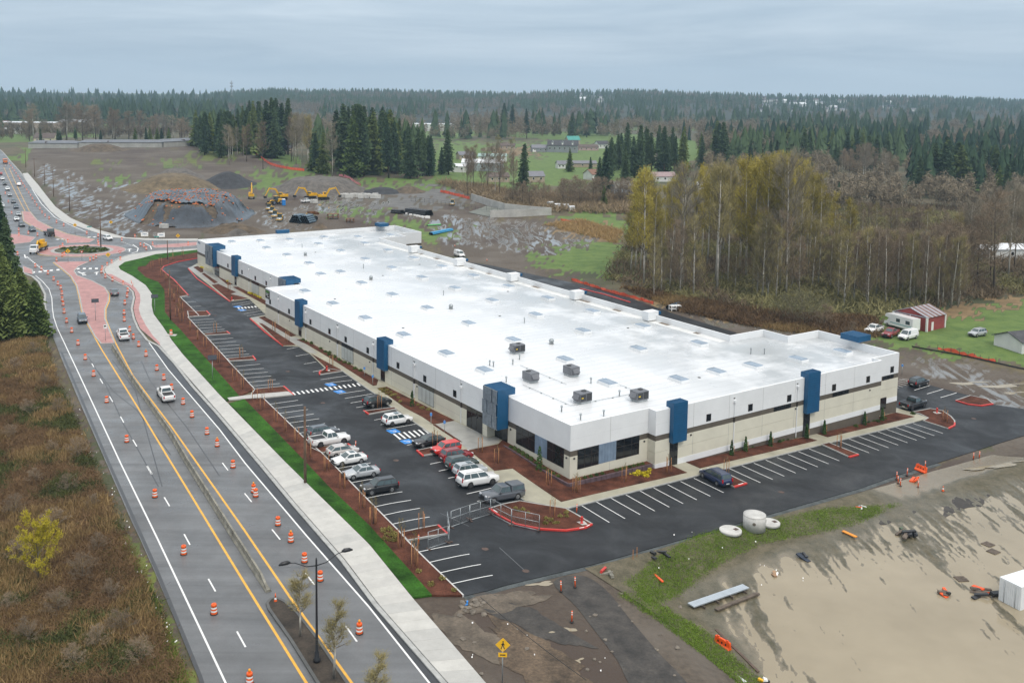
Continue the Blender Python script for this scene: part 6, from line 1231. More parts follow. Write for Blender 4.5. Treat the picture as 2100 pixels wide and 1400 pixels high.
bo = [(116, 535.5), (128, 525.5), (132, 523.5), (184.7, 535.5), (191.5, 532.5), (197, 529), (123.4, 510.5), (128.5, 505), (139, 497), (200.7, 497), (202, 502), (201.4, 485.5), (178, 480), (249.8, 493.5), (276.8, 486.5), (288, 504), (295, 507), (300, 512), (313, 502.5), (386, 502.5)]
bf = [(130.7, 463.5), (116, 457), (100.8, 449), (92.6, 444), (86.4, 437.3), (81.6, 429.5), (75.4, 422.5), (71.3, 415.5), (66.7, 409), (62.9, 402.5), (59, 396.5), (54.9, 390.5), (50.5, 384), (47, 378.5), (43.5, 373.5), (40.5, 368.5), (37, 363), (33, 357), (29.6, 351.5), (26, 346.5), (22.5, 341.5), (19.3, 337), (58, 480), (77, 483.5), (38.4, 473.5), (38.9, 482.5), (24, 438.5), (17, 415), (11, 398), (36, 522.5)]
for k, q in enumerate(sorted(bl, key=lambda c: -c[1])): barrel(*q, 'orange and white barrel, %s up the left lane row from the bottom' % ordn(k), 'barrels along the left lane', q[1] > 1390)
for k, q in enumerate(sorted(brr, key=lambda c: -c[1])): barrel(*q, 'orange and white barrel, %s up the right lane row from the bottom' % ordn(k), 'barrels along the right lane', q in ((596.5, 1110.5), (737, 1298), (299.5, 730), (445.5, 915), (520, 1009)))
for k, q in enumerate(sorted(bo)): barrel(*q, 'orange and white barrel, %s from the left round the roundabout' % ordn(k), 'barrels at the roundabout')
for k, q in enumerate(sorted(bf, key=lambda c: -c[1])): barrel(*q, 'orange and white barrel, %s up the far road from the roundabout' % ordn(k), 'barrels along the far road')
barrel(350.9, 687.5, 'orange and white barrel standing alone on the lawn strip', None, False, 0.15)
p = G(351.5, 688.5); sheet('concrete_pad', [(p.x + a, p.y + b) for a, b in ((-1, -.7), (1, -.7), (1, .7), (-1, .7))], CONC, 0.2, 5, skirt=0.15)
def post(px, py, label, grp, tilt=0, cat='delineator post', h=1.1):
    p = G(px, py); t = empty('delineator_post', (p.x, p.y, p.z + 0.01), random.random() * 6, label, cat, grp); t.rotation_euler = (tilt, 0, random.random() * 6)
    MB().lathe([(0.075, 0.05), (0.065, h)], 8).build('tube', ORG, t); MB().lathe([(0.2, 0), (0.2, 0.05)], 8).build('base', RUB, t)
    for z in (0.72, 0.92): MB().lathe([(0.078, z), (0.077, z + 0.09)], 8).build('reflective_band', RWH, t)
pd = P([(527, 742), (628, 712), (604, 962), (638, 180)], *C7) + P([(1115, 515)], *A4) + P([(1302, 1025)], *C3) + P([(1040, 1100), (1190, 1040), (985, 1185), (968, 1165), (955, 1130), (1130, 1198), (1585, 970), (1632, 960)], *R4) + P([(1180, 885), (1192, 910)], *A1)
for k, q in enumerate(sorted(pd)): post(*q, 'slim orange delineator post, %s from the left in the picture' % ordn(k), 'orange delineator posts', random.uniform(-0.06, 0.06))
def cone(px, py, label, h=0.75):
    p = G(px, py); t = empty('traffic_cone', (p.x, p.y, p.z + 0.01), 0.4, label, 'traffic cone', 'traffic cones'); MB().lathe([(0.17, 0.04), (0.12, 0.30)], 12, capt=False).build('cone_base', ORG, t); MB().lathe([(0.12, 0.30), (0.085, 0.48)], 12, capt=False).build('reflective_band', RWH, t); MB().lathe([(0.085, 0.48), (0.03, h)], 12).build('cone_tip', ORG, t); MB().box(-0.2, 0.2, -0.2, 0.2, 0, 0.04).build('foot', RUB, t)
cone(565, 1234, 'orange cone at the tip of the planted median', 0.9); cone(*P([(1335, 1228)], *R4)[0], 'orange cone on the mud beside the right lot edge'); cone(1800, 697 - 0, 'orange cone behind the warehouse parapet') if False else None
cone(*P([(487, 132)], (840, 480), 5.25)[0], 'orange cone beyond the far rear corner'); cone(*P([(833, 285)], (840, 480), 5.25)[0], 'orange cone on the muddy track behind the warehouse')
# concrete median barrier, segment by segment
BAR = mat('stained_concrete', (0.26, 0.245, 0.20), 0.8, 0.25, 0.8, 0.2, 5)
prof = [(0.31, 0), (0.31, 0.08), (0.17, 0.33), (0.10, 0.82), (-0.10, 0.82), (-0.17, 0.33), (-0.31, 0.08), (-0.31, 0)]
bp_ = resample(W([(231, 714), (272.5, 781), (350, 891), (385, 952), (480, 1103), (551, 1214)]), 3.1)
for k in range(len(bp_) - 1):
    a, b = bp_[k], bp_[k + 1]; d = (b - a); Ln = d.length - 0.05; hd = math.atan2(d.y, d.x); last = k == len(bp_) - 2
    mb = MB(); n = len(prof); mb.add([(0, y, z) for y, z in prof] + [(Ln, y, z if not last else min(z, 0.25)) for y, z in prof], [tuple(reversed(range(n))), tuple(range(n, 2 * n))] + [(i, (i + 1) % n, n + (i + 1) % n, n + i) for i in range(n)])
    o = mb.build('concrete_barrier', BAR); o.location = (a.x, a.y, gz(a.x, a.y) + 0.006); o.rotation_euler = (0, 0, hd); tag(o, 'concrete barrier segment, %s from the far end of the median row' % ordn(k), 'barrier', 'median barrier segments')
# street lamp
LAMPB = mat('black_lamp_paint', (0.018, 0.018, 0.020), 0.4, 0.1, 2)
p = G(650, 1358); t = empty('street_lamp', (p.x, p.y, p.z + 0.12), TH - 0.1, 'tall black double-arm street lamp in the planted median', 'street lamp')
MB().lathe([(0.32, 0), (0.32, 0.25), (0.22, 0.35), (0.20, 0.9), (0.13, 1.0), (0.10, 4), (0.075, 9.2), (0.05, 9.4)], 12).build('pole', LAMPB, t)
for s in (-1, 1):
    a = MB().tube([(0, 0, 8.7), (s * 0.9, 0, 8.8), (s * 1.9, 0, 9.35), (s * 2.5, 0, 9.45)], [0.05, 0.045, 0.04, 0.04], 6).build('arm', LAMPB, t)
    h_ = MB(); h_.tube([(s * 2.3, 0, 9.46), (s * 2.55, 0, 9.52), (s * 3.0, 0, 9.50), (s * 3.3, 0, 9.42)], [0.08, 0.19, 0.17, 0.06], 8); h_.build('lamp_head', LAMPB, a)
# wooden utility poles
WOODP = mat('weathered_pole', (0.15, 0.095, 0.062), 0.9, 0.25, 0.8)
def pole(px, py, ytop, label, arm=True, r=0.16):
    p = G(px, py); h = htop(p, ytop); t = empty('utility_pole', (p.x, p.y, p.z), 0.6, label, 'utility pole', 'wooden utility poles'); MB().lathe([(r, -0.3), (r * 0.75, h)], 10).build('pole', WOODP, t)
    if arm: MB().box(-1.2, 1.2, -0.06, 0.06, h - 0.9, h - 0.75).build('crossarm', WOODP, t)
    return Vector((p.x, p.y, p.z + h))
pt = [pole(626, 991, 829, 'brown utility pole in the mulch strip beside the parked white pickup', False, 0.19), pole(349.5, 657, 552, 'utility pole between lawn and mulch near the curved drive', False), pole(344, 532, 492, 'utility pole at the far end of the lawn', False), pole(207, 508, 424, 'utility pole standing in the roundabout', False, 0.18)]
for a, b, c, lb in ((143, 433, 365, 'utility pole nearest the roundabout on the muddy verge'), (110, 403, 348, 'second utility pole along the muddy verge'), (92, 380, 335, 'third utility pole along the muddy verge'), (71, 362, 322, 'fourth utility pole along the muddy verge'), (53, 343, 305, 'utility pole at the top of the muddy verge')): pt.append(pole(a, b, c, lb, True, 0.17))
wire = mat('overhead_cable', (0.02, 0.02, 0.02), 0.6)
def cable(a, b, label, sag=1.2):
    pts = [a.lerp(b, k / 16) - Vector((0, 0, sag * 4 * (k / 16) * (1 - k / 16))) for k in range(17)]; o = MB().tube(pts, 0.025, 4, 0, False).build('overhead_cable', wire); tag(o, label, 'cable', 'overhead cables')
cable(pt[1] - Vector((0, 0, 2.0)), G(480, 716) + Vector((0, 0, 6)), 'thin cable running down from the pole by the lawn'); cable(pt[1] - Vector((0, 0, 0.4)), pt[2] - Vector((0, 0, 0.4)), 'thin cable between the two poles on the lawn strip'); cable(pt[2] - Vector((0, 0, 0.4)), pt[3] - Vector((0, 0, 0.4)), 'thin cable from the lawn pole to the roundabout pole')
for k in range(4, len(pt) - 1): cable(pt[k] - Vector((0, 0, 0.7)), pt[k + 1] - Vector((0, 0, 0.7)), 'thin cable along the muddy verge, %s span' % ordn(k - 4), 0.6)
cable(G(985, 1265) + Vector((0, 0, 2)), G(1200, 1440) + Vector((0, 0, 2)), 'thin cable crossing the mud beside the pedestrian sign', 0.2)
# signs
SY = mat('sign_yellow', (0.85, 0.47, 0.01), 0.4, 0.03, 3); SBK = mat('sign_black', (0.012, 0.012, 0.012), 0.5); SBACK = mat('sign_grey_back', (0.30, 0.31, 0.32), 0.45); SGRN = mat('sign_teal', (0.02, 0.30, 0.25), 0.4); SOLAR = mat('solar_panel', (0.015, 0.02, 0.03), 0.2)
def face(t, kind, z, sy=-0.04):
    """flat boards in the sign's own xz plane, facing -y"""
    if kind in ('diamond', 'pedestrian'):
        s = 0.54; MB().add([(0, sy, z - s), (s, sy, z), (0, sy, z + s), (-s, sy, z), (0, sy + 0.03, z - s), (s, sy + 0.03, z), (0, sy + 0.03, z + s), (-s, sy + 0.03, z)], [(0, 1, 2, 3), (7, 6, 5, 4), (0, 4, 5, 1), (1, 5, 6, 2), (2, 6, 7, 3), (3, 7, 4, 0)]).build('board', SY, t)
        f = MB(); y = sy - 0.006
        f.add([(0.06 * math.cos(a) + 0.02, y, z + 0.25 + 0.06 * math.sin(a)) for a in np.linspace(0, 6.28, 9)[:-1]], [tuple(range(8))]); f.add([(-0.03, y, z + 0.17), (0.07, y, z + 0.17), (0.06, y, z - 0.05), (-0.06, y, z - 0.05)], [(0, 1, 2, 3)])
        f.add([(-0.06, y, z - 0.05), (0.0, y, z - 0.05), (-0.10, y, z - 0.32), (-0.16, y, z - 0.30)], [(0, 1, 2, 3)]); f.add([(0.0, y, z - 0.05), (0.06, y, z - 0.05), (0.16, y, z - 0.30), (0.10, y, z - 0.32)], [(0, 1, 2, 3)]); f.add([(0.06, y, z + 0.14), (0.16, y, z + 0.0), (0.13, y, z - 0.03), (0.04, y, z + 0.08)], [(0, 1, 2, 3)]); f.add([(-0.03, y, z + 0.14), (-0.14, y, z + 0.02), (-0.11, y, z - 0.01), (-0.02, y, z + 0.06)], [(0, 1, 2, 3)]); f.build('walking_figure', SBK, t)
        if kind == 'pedestrian': MB().box(-0.32, 0.32, sy - 0.01, sy + 0.02, z - 0.92, z - 0.60).build('plaque', SY, t); MB().box(-0.2, 0.2, sy - 0.016, sy - 0.011, z - 0.80, z - 0.72).build('plaque_print', SBK, t)
    elif kind == 'yield':
        s = 0.5; MB().add([(0, sy, z - s), (s, sy, z + 0.35), (-s, sy, z + 0.35)], [(0, 1, 2)]).build('board', REDP, t); MB().add([(0, sy - .006, z - s * .4), (s * .45, sy - .006, z + 0.2), (-s * .45, sy - .006, z + 0.2)], [(0, 1, 2)]).build('panel', RWH, t)
    elif kind == 'rect': MB().box(-0.31, 0.31, sy, sy + 0.03, z - 0.40, z + 0.40).build('board', RWH, t); MB().box(-0.2, 0.16, sy - 0.008, sy - 0.001, z - 0.05, z + 0.22).build('print', SBK, t)
    elif kind == 'blue': MB().box(-0.16, 0.16, sy, sy + 0.02, z - 0.24, z + 0.24).build('board', BLUEP, t)
    elif kind == 'solar':
        b = MB(); b.add([(-0.62, -0.35, z + 0.05), (0.62, -0.35, z + 0.05), (0.62, 0.35, z + 0.55), (-0.62, 0.35, z + 0.55), (-0.62, -0.33, z), (0.62, -0.33, z), (0.62, 0.37, z + 0.5), (-0.62, 0.37, z + 0.5)], [(0, 1, 2, 3), (7, 6, 5, 4), (0, 4, 5, 1), (1, 5, 6, 2), (2, 6, 7, 3), (3, 7, 4, 0)]); b.build('solar_panel', SOLAR, t)
    elif kind == 'street': MB().box(-0.75, 0.75, sy, sy + 0.03, z - 0.16, z + 0.16).build('board', SGRN, t)
    elif kind == 'board': MB().box(-1.2, 1.2, sy, sy + 0.05, z - 0.9, z + 0.5).build('board', RWH, t); MB().box(-0.7, 0.7, sy - 0.01, sy - 0.002, z - 0.3, z - 0.05).build('print', SPAN, t)
def sign(px, py, kind, z, label, rz=None, name='road_sign', cat='sign', sc=1.0):
    p = G(px, py); t = empty(name, (p.x, p.y, p.z), (math.atan2(p.y, p.x) - math.pi / 2) if rz is None else rz, label, cat, 'road signs'); t.scale = (sc,) * 3
    MB().tube([(0, 0, 0), (0, 0, z + (0.3 if kind != 'solar' else 0.2))], 0.045, 6).build('post', METAL, t); face(t, kind, z)
sign(1030, 1398, 'pedestrian', 2.9, 'yellow pedestrian crossing sign with plaque standing in the mud', name='pedestrian_sign', sc=1.15)
for a, b, lb in (((675, 440)) + ('yellow crossing sign left of the roundabout on the red island',), (997, 412, 'yellow crossing sign on the muddy verge above the white SUV'), (612, 690, 'yellow crossing sign just below the roundabout circle'), (972, 725, 'yellow crossing sign on the sidewalk corner by the lawn'), (1598, 540, 'yellow crossing sign on the red island near the warehouse')): sign(*P([(a, b)], *A1)[0], 'diamond', 2.6, lb, sc=1.25, name='pedestrian_sign')
sign(*P([(735, 665)], *A1)[0], 'yield', 2.2, 'red and white yield sign below the roundabout planting'); sign(*P([(1078, 665)], *A1)[0], 'yield', 2.2, 'red and white yield sign at the right roundabout exit')
sign(*P([(858, 1215)], *A1)[0], 'solar', 3.4, 'dark solar panel sign on the red splitter island', sc=1.2); sign(*P([(1390, 1150)], *A1)[0], 'solar', 3.0, 'dark solar panel sign on the lawn by the curved sidewalk', sc=1.2); sign(436, 779, 'solar', 3.0, 'dark solar panel post on the lawn strip beside the long sidewalk', sc=1.2)
sign(*P([(947, 1395)], *A1)[0], 'rect', 2.9, 'white turn sign at the tip of the red splitter island'); sign(*P([(805, 460)], *A1)[0], 'street', 3.4, 'teal street name sign left of the roundabout'); sign(*P([(1408, 555)], *A1)[0], 'street', 3.4, 'teal street name sign near the warehouse corner')
sign(*P([(1298, 475)], *A1)[0], 'board', 1.6, 'white notice board on the mud beyond the road'); sign(*P([(1447, 482)], *A1)[0], 'board', 1.6, 'wide white notice board on the mud nearest the warehouse')
for a, b, lb in ((1388, 345, 'blue parking sign post in the bed near the crosswalk'), (1467, 425, 'second blue parking sign post beside the downpipe'), (2025, 800, 'blue parking sign post by the pale glazing')): sign(*P([(a, b)], *C3)[0], 'blue', 1.7, lb, name='parking_sign')
sign(*P([(258, 790)], (850, 700), 4.2)[0], 'blue', 1.7, 'blue parking sign post at the entry slab', name='parking_sign'); sign(*P([(1222, 640)], (1640, 660), 5.833)[0], 'blue', 2.0, 'blue parking sign post at the far right wall', name='parking_sign')
# hydrants
def hydrant(px, py, label):
    p = G(px, py); t = empty('fire_hydrant', (p.x, p.y, p.z + 0.17), 0.3, label, 'hydrant', 'red fire hydrants'); MB().lathe([(0.20, 0), (0.20, 0.05), (0.13, 0.08), (0.13, 0.62), (0.17, 0.64), (0.15, 0.78), (0.05, 0.86)], 10).build('barrel', REDP, t)
    for s in (-1, 1): MB().tube([(0, 0, 0.48), (s * 0.24, 0, 0.48)], 0.075, 8).build('outlet', REDP, t)
    MB().box(-0.55, 0.55, -0.5, 0.5, -0.08, 0.0).build('concrete_pad', CONC, t)
hydrant(*P([(675, 262)], *C7)[0], 'red fire hydrant on the red-kerbed corner island'); hydrant(*P([(1028, 285)], *C3)[0], 'red fire hydrant on the island by the crosswalk'); hydrant(*P([(1285, 590)], *R4)[0], 'red fire hydrant on the right end island'); hydrant(*P([(818, 732)], *C1)[0], 'red fire hydrant beside the far red kerb')
# chain-link construction panels
WIRE = mat('chain_link_wire', (0.42, 0.45, 0.46), 0.4, 0.1, 3, metal=0.6)
def fence_panel(a, b, label, h=1.9):
    A_, B_ = G(*a), G(*b); d = (B_ - A_); L_ = d.xy.length; t = empty('fence_panel', A_, math.atan2(d.y, d.x), label, 'fence panel', 'temporary wire fence panels'); dz = d.z
    def q(x, z): return (x, 0, 0.08 + z + dz * x / L_)
    for x in (0.03, L_ / 2, L_ - 0.03): MB().tube([q(x, 0), q(x, h)], 0.035, 6).build('post', WIRE, t)
    for z in (0.05, h * 0.55, h): MB().tube([q(0.03, z), q(L_ - 0.03, z)], 0.032, 6).build('rail', WIRE, t)
    m = MB(); n = int(L_ / 0.16)
    for k in range(-int(h / 0.16), n):
        for sg in (0, 1):
            x0, x1 = k * 0.16, k * 0.16 + h; z0, z1 = 0.0, h
            if x0 < 0: z0 = -x0; x0 = 0
            if x1 > L_: z1 = h - (x1 - L_); x1 = L_
            if z1 - z0 < 0.05: continue
            if sg: z0, z1 = h - z0, h - z1
            pa, pb = Vector(q(x0, z0)), Vector(q(x1, z1)); m.add([pa + Vector((0, 0, -0.004)), pb + Vector((0, 0, -0.004)), pb + Vector((0, 0, 0.004)), pa + Vector((0, 0, 0.004))], [(0, 1, 2, 3)])
    m.build('wire_mesh', WIRE, t)
    for x in (0.1, L_ - 0.1): MB().box(x - 0.1, x + 0.1, -0.38, 0.38, 0, 0.07).build('foot', drain, t)
for a, b, lb in (((1362, 970 + 4), (1525, 915), 'wire fence panel across the drive aisle, left half'), ((1525, 916), (1705, 862), 'wire fence panel across the drive aisle, right half'), ((1362, 974), (1330, 1020 - 130), 'short wire panel turned sideways at the small island') if False else ((1350, 1100), (1332, 975), 'wire fence panel standing sideways beside the small island'), ((1165, 1160), (1340, 1105), 'wire fence panel with notices beyond the small island')): fence_panel(*P([a, b], *C6), lb)
for a, b, lb in (((20, 190), (170, 268), 'wire fence panel along the corner island kerb, near the grey pickup'), ((170, 268), (372, 312), 'wire fence panel along the corner island kerb, outer end')): fence_panel(*P([a, b], *C7), lb)
p = G(*P([(1450, 915)], *C6)[0])
# ------------------------------------------------------------------ flooded field beside the lot
MUDM0 = mat('field_mud_dry', (0.17, 0.145, 0.10), 0.8, 0.3, 0.7, 0.5, 5, 0.9, 4, col2=(0.075, 0.068, 0.038))
def field_mud():
    m, nt, b = nodes_of('field_mud'); ge = nt.nodes.new('ShaderNodeNewGeometry'); sp = nt.nodes.new('ShaderNodeSeparateXYZ'); nt.links.new(ge.outputs['Position'], sp.inputs[0])
    soil_ = mixc(nt, ramp(nt, vnoise(nt, 0.7, 6, 0.7), 0.3, 0.7), (0.060, 0.055, 0.028), (0.15, 0.125, 0.08)); soil_ = mixc(nt, 1.0, soil_, ramp(nt, vnoise(nt, 6, 4, 0.7), 0.25, 0.75, (0.55,) * 3, (1.4,) * 3), 'MULTIPLY')
    silt = mrange(nt, sp.outputs['Z'], -2.365, -2.325, 0.75, 0.0); nt.links.new(mixc(nt, silt, soil_, (0.25, 0.205, 0.14)), b.inputs['Base Color']); nt.links.new(mrange(nt, sp.outputs['Z'], -2.36, -2.2, 0.25, 0.85), b.inputs['Roughness']); bump(nt, b, vnoise(nt, 4, 4, 0.65), 0.6, 0.06); return m
MUDM = field_mud()
def build_field():
    st = 0.30; ls = np.arange(-14, 66, st); ms = np.arange(-78, -20, st); Lg, Mg = np.meshgrid(ls, ms); X = (Lg + OU) * CT - (Mg + OV) * ST; Y = (Lg + OU) * ST + (Mg + OV) * CT
    a = Lg * 0.55 + Mg * 0.83; b = -Lg * 0.83 + Mg * 0.55
    n1 = fbm(a * 0.10, b * 0.55, 4); n3 = fbm(a * 0.22 + 11, b * 1.9, 4); n4 = fbm(a * 0.7, b * 4.0, 3); n2 = fbm(Lg * 0.08 + 40, Mg * 0.08, 3); trk = np.exp(-((Lg - 26 - 0.5 * (Mg + 40)) / 6) ** 2) * fbm(a * 0.06, b * 1.1, 3)
    core = sstep(-26.0, -31.0, Mg) * sstep(-1, 6, Lg + 6.2 + 0.36 * (-28.3 - Mg))
    Z = g(X, Y) - 0.02 + core * (-0.175 + 0.24 * (n1 - 0.42) + 0.27 * (n3 - 0.5) + 0.20 * (n4 - 0.5) + 0.22 * (n2 - 0.5) + 0.16 * trk + 0.07 * np.exp(-((Mg + 29) / 6) ** 2) + 0.10 * np.exp(-((Lg + 6.2 + 0.36 * (-28.3 - Mg)) / 9) ** 2)) + (1 - core) * (n1 - 0.5) * 0.12
    Z = Z + sstep(38, 52, Lg) * (0.16 + 0.2 * (n2 - 0.5))
    idx = np.arange(X.size).reshape(X.shape); f = np.stack([idx[:-1, :-1], idx[:-1, 1:], idx[1:, 1:], idx[1:, :-1]], -1).reshape(-1, 4)
    o = link(bpy.data.objects.new('muddy_field', mesh_np('muddy_field', np.stack([X, Y, Z], -1), f, [MUDM], smooth=True))); tag(o, kind='structure')
    m, nt, bs = nodes_of('muddy_water')
    nt.links.new(mixc(nt, ramp(nt, vnoise(nt, 0.09, 4, 0.6), 0.3, 0.7), (0.265, 0.222, 0.152), (0.345, 0.292, 0.205)), bs.inputs['Base Color']); bs.inputs['Roughness'].default_value = 0.07; bs.inputs['IOR'].default_value = 1.33
    bump(nt, bs, vnoise(nt, 3.0, 3, 0.5), 0.03, 0.02)
    sheet('water', [wxy(*q) for q in ((-16, -80), (60, -80), (60, -25.5), (-5, -25.5), (-9, -30))], m, 0.0, 30, zfun=lambda x, y: -2.36)
    # smaller pools higher up on the dirt
    for i, (px, py, rx, ry) in enumerate(((2060, 955, 4, 1.0), (2010, 962, 3, .7), (1325, 1330, 1.2, 0.4), (1155, 1290, 1.6, 0.35), (1110, 1195, 1.6, 0.5), (1180, 1355, 0.8, .5), (2060, 760 + 30, 5, 1.0), (1985, 785, 4, .8), (2080, 805, 3, .6))):
        p = G(px, py); pts = []
        for k in range(26):
            t = 6.2832 * k / 26; r = 1 + 0.35 * math.sin(3 * t + i) + 0.2 * math.sin(5 * t + 2 * i); pts.append((p.x + rx * r * math.cos(t) * 0.8 + ry * math.sin(t) * 0.5, p.y + ry * r * math.sin(t) + rx * 0.25 * math.cos(t)))
        zz = -0.055 if not (-9 < loc(p.x, p.y)[0] < 66 and -78 < loc(p.x, p.y)[1] < -20) else 0.22
        sheet('water', pts, m, zz, 3)
build_field()
# dark wheel-worn track, tipped soil and rubble on the near dirt
DKS = mat('dark_wet_track', (0.055, 0.048, 0.041), 0.75, 0.3, 0.6, 0.4, 4, 0.5, 6)
def blob(name, px, py, rx, ry, rot, m, off, seed):
    p = G(px, py); r0 = random.Random(seed); ph = [r0.random() * 6 for _ in range(4)]; pts = []
    for k in range(40):
        t = 6.2832 * k / 40; r = 1 + 0.16 * math.sin(2 * t + ph[0]) + 0.12 * math.sin(5 * t + ph[1]) + 0.08 * math.sin(9 * t + ph[2]) + 0.06 * math.sin(14 * t + ph[3]); x, y = rx * r * math.cos(t), ry * r * math.sin(t); pts.append((p.x + x * math.cos(rot) - y * math.sin(rot), p.y + x * math.sin(rot) + y * math.cos(rot)))
    return sheet(name, pts, m, off, 2.5)
sheet('dirt_track', [q.xy for q in smooth_path(W([(1135, 1192), (1190, 1178), (1240, 1205), (1290, 1265), (1345, 1330), (1420, 1420), (1310, 1420), (1265, 1350), (1215, 1285), (1180, 1240)]), 4, True)], DKS, -0.05, 2.5)
blob('dirt_patch', 1075, 1265, 6, 2.0, 2.4, DKS, -0.052, 3); blob('dirt_patch', 1030, 1232, 5, 1.6, 0.5, mat('pale_dirt', (0.135, 0.108, 0.08), 0.85, 0.25, 0.6, 0.3, 4), -0.048, 5); blob('dirt_patch', 960, 1300, 4, 2.2, 2.2, MATS['pale_dirt'], -0.05, 8); blob('dirt_patch', 1120, 1370, 6, 3.0, 2.3, mat('brown_dirt', (0.12, 0.085, 0.055), 0.9, 0.3, 0.5, 0.35, 4), -0.051, 11); blob('dirt_patch', 1085, 1320, 5, 1.6, 2.3, MATS['brown_dirt'], -0.049, 12)
blob('dirt_patch', 1650, 1075, 4, 1.2, .6, DKS, -0.03, 15); blob('dirt_patch', 1880, 1015, 9, 3.0, .8, MATS['brown_dirt'], -0.04, 16); blob('dirt_patch', 1990, 1015, 8, 2, .8, DKS, -0.035, 17); blob('dirt_patch', 1850, 1045, 5, 1.6, .7, DKS, -0.03, 18)
strip('asphalt_edge', W([(952, 1224), (1000, 1213), (1177, 1169), (1285.7, 1140), (1428.6, 1100), (1528.6, 1071), (1765.7, 1003), (1825, 982), (1925, 950)]), 0.9, mat('blue_grey_gravel', (0.075, 0.085, 0.085), 0.85, 0.25, 1.0, 0.35, 6), -0.06, lot, 0, 2.5)
rock = mat('rubble_stone', (0.20, 0.17, 0.135), 0.85, 0.25, 1.5)
def lump(rng_, s, flat=0.7):
    bm_ = bmesh.new(); bmesh.ops.create_icosphere(bm_, subdivisions=1, radius=s)
    for v_ in bm_.verts: v_.co *= rng_.uniform(0.7, 1.2); v_.co.z *= flat
    m_ = bpy.data.meshes.new('stone'); bm_.to_mesh(m_); bm_.free(); return m_
stones = [lump(random.Random(k), 0.22) for k in range(5)]
for m_ in stones: m_.materials.append(rock)
for k in range(46):
    a, b = random.gauss(968, 18), random.gauss(1242, 8)
    if k > 22: a, b = random.uniform(900, 1400), random.uniform(1210, 1390)
    p = G(a, b); o = bpy.data.objects.new('stone', stones[k % 5]); o.location = (p.x, p.y, p.z - 0.06); s = random.uniform(0.5, 1.7); o.scale = (s, s, s); o.rotation_euler = (0, 0, random.random() * 6); link(o); tag(o, 'loose pale stone in the rubble past the lot end' if k <= 22 else 'loose pale stone scattered on the near dirt', 'stone', 'stones in the rubble heap' if k <= 22 else 'stones on the near dirt')
# ------------------------------------------------------------------ things lying in the field
CONCP = mat('precast_concrete', (0.55, 0.54, 0.51), 0.8, 0.12, 0.9, 0.12, 5)
def ringthing(px, py, r, h, label, open_=True):
    p = G(px, py); t = empty('manhole_ring' if open_ else 'manhole_cover', (p.x, p.y, p.z - 0.05), 0.5, label, 'manhole ring' if open_ else 'concrete lid', 'precast manhole pieces')
    if open_:
        MB().lathe([(r, 0), (r, h), (r - 0.05, h + 0.02), (r - 0.14, h), (r - 0.14, 0.3), (0.05, 0.28)], 36).build('shell', CONCP, t); MB().lathe([(r + 0.006, h - 0.12), (r + 0.006, h - 0.09)], 36, 0, capt=False).build('joint_line', drain, t)
        for a in (3.9, 5.6): MB().tube([(0.99 * r * math.cos(a), 0.99 * r * math.sin(a), h * 0.6), (1.02 * r * math.cos(a), 1.02 * r * math.sin(a), h * 0.6)], 0.2, 12).build('knockout', MATS['rubble_stone'], t)
    else: MB().lathe([(r, 0), (r, h), (r - 0.03, h + 0.02)], 36).build('slab', CONCP, t); MB().box(0.35, 0.9, -0.5, 0.05, h + 0.021, h + 0.03).build('hatch', drain, t)
ringthing(1546.5, 1083, 1.32, 1.85, 'tall white concrete manhole ring beside the lot edge'); ringthing(1498, 1090, 1.3, 0.32, 'round concrete lid lying left of the manhole ring', False); ringthing(1578, 1074, 1.25, 0.3, 'round concrete lid leaning behind the manhole ring', False)
CTW = mat('container_white', (0.76, 0.78, 0.79), 0.5, 0.05, 0.8)
p0, p1, p2 = GZ(2047, 1229, -2.36), GZ(2090, 1251, -2.36), GZ(2049 , 1229, -2.36); d = (p1 - p0).normalized(); t = empty('shipping_container', (p0.x, p0.y, -2.45), math.atan2(d.y, d.x), 'white shipping container standing in the flooded field', 'container')
MB().box(0, 2.44, 0.02, 6.05, 0.02, 2.58).build('body', CTW, t); MB().box(-0.02, 2.46, 0, 6.07, 2.58, 2.62).build('roof', CTW, t)
for k in range(11): MB().box(0.12 + k * 0.21, 0.22 + k * 0.21, -0.015, 0.021, 0.15, 2.5).build('corrugation', CTW, t)
for k in range(26): MB().box(-0.02, 0.001, 0.15 + k * 0.226, 0.26 + k * 0.226, 0.15, 2.5).build('corrugation', CTW, t)
for x in (0.62, 1.85): MB().tube([(x, -0.05, 0.1), (x, -0.05, 2.5)], 0.025, 6).build('lock_bar', METAL, t)
ORB = mat('orange_plastic', (0.88, 0.10, 0.010), 0.4, 0.06, 2)
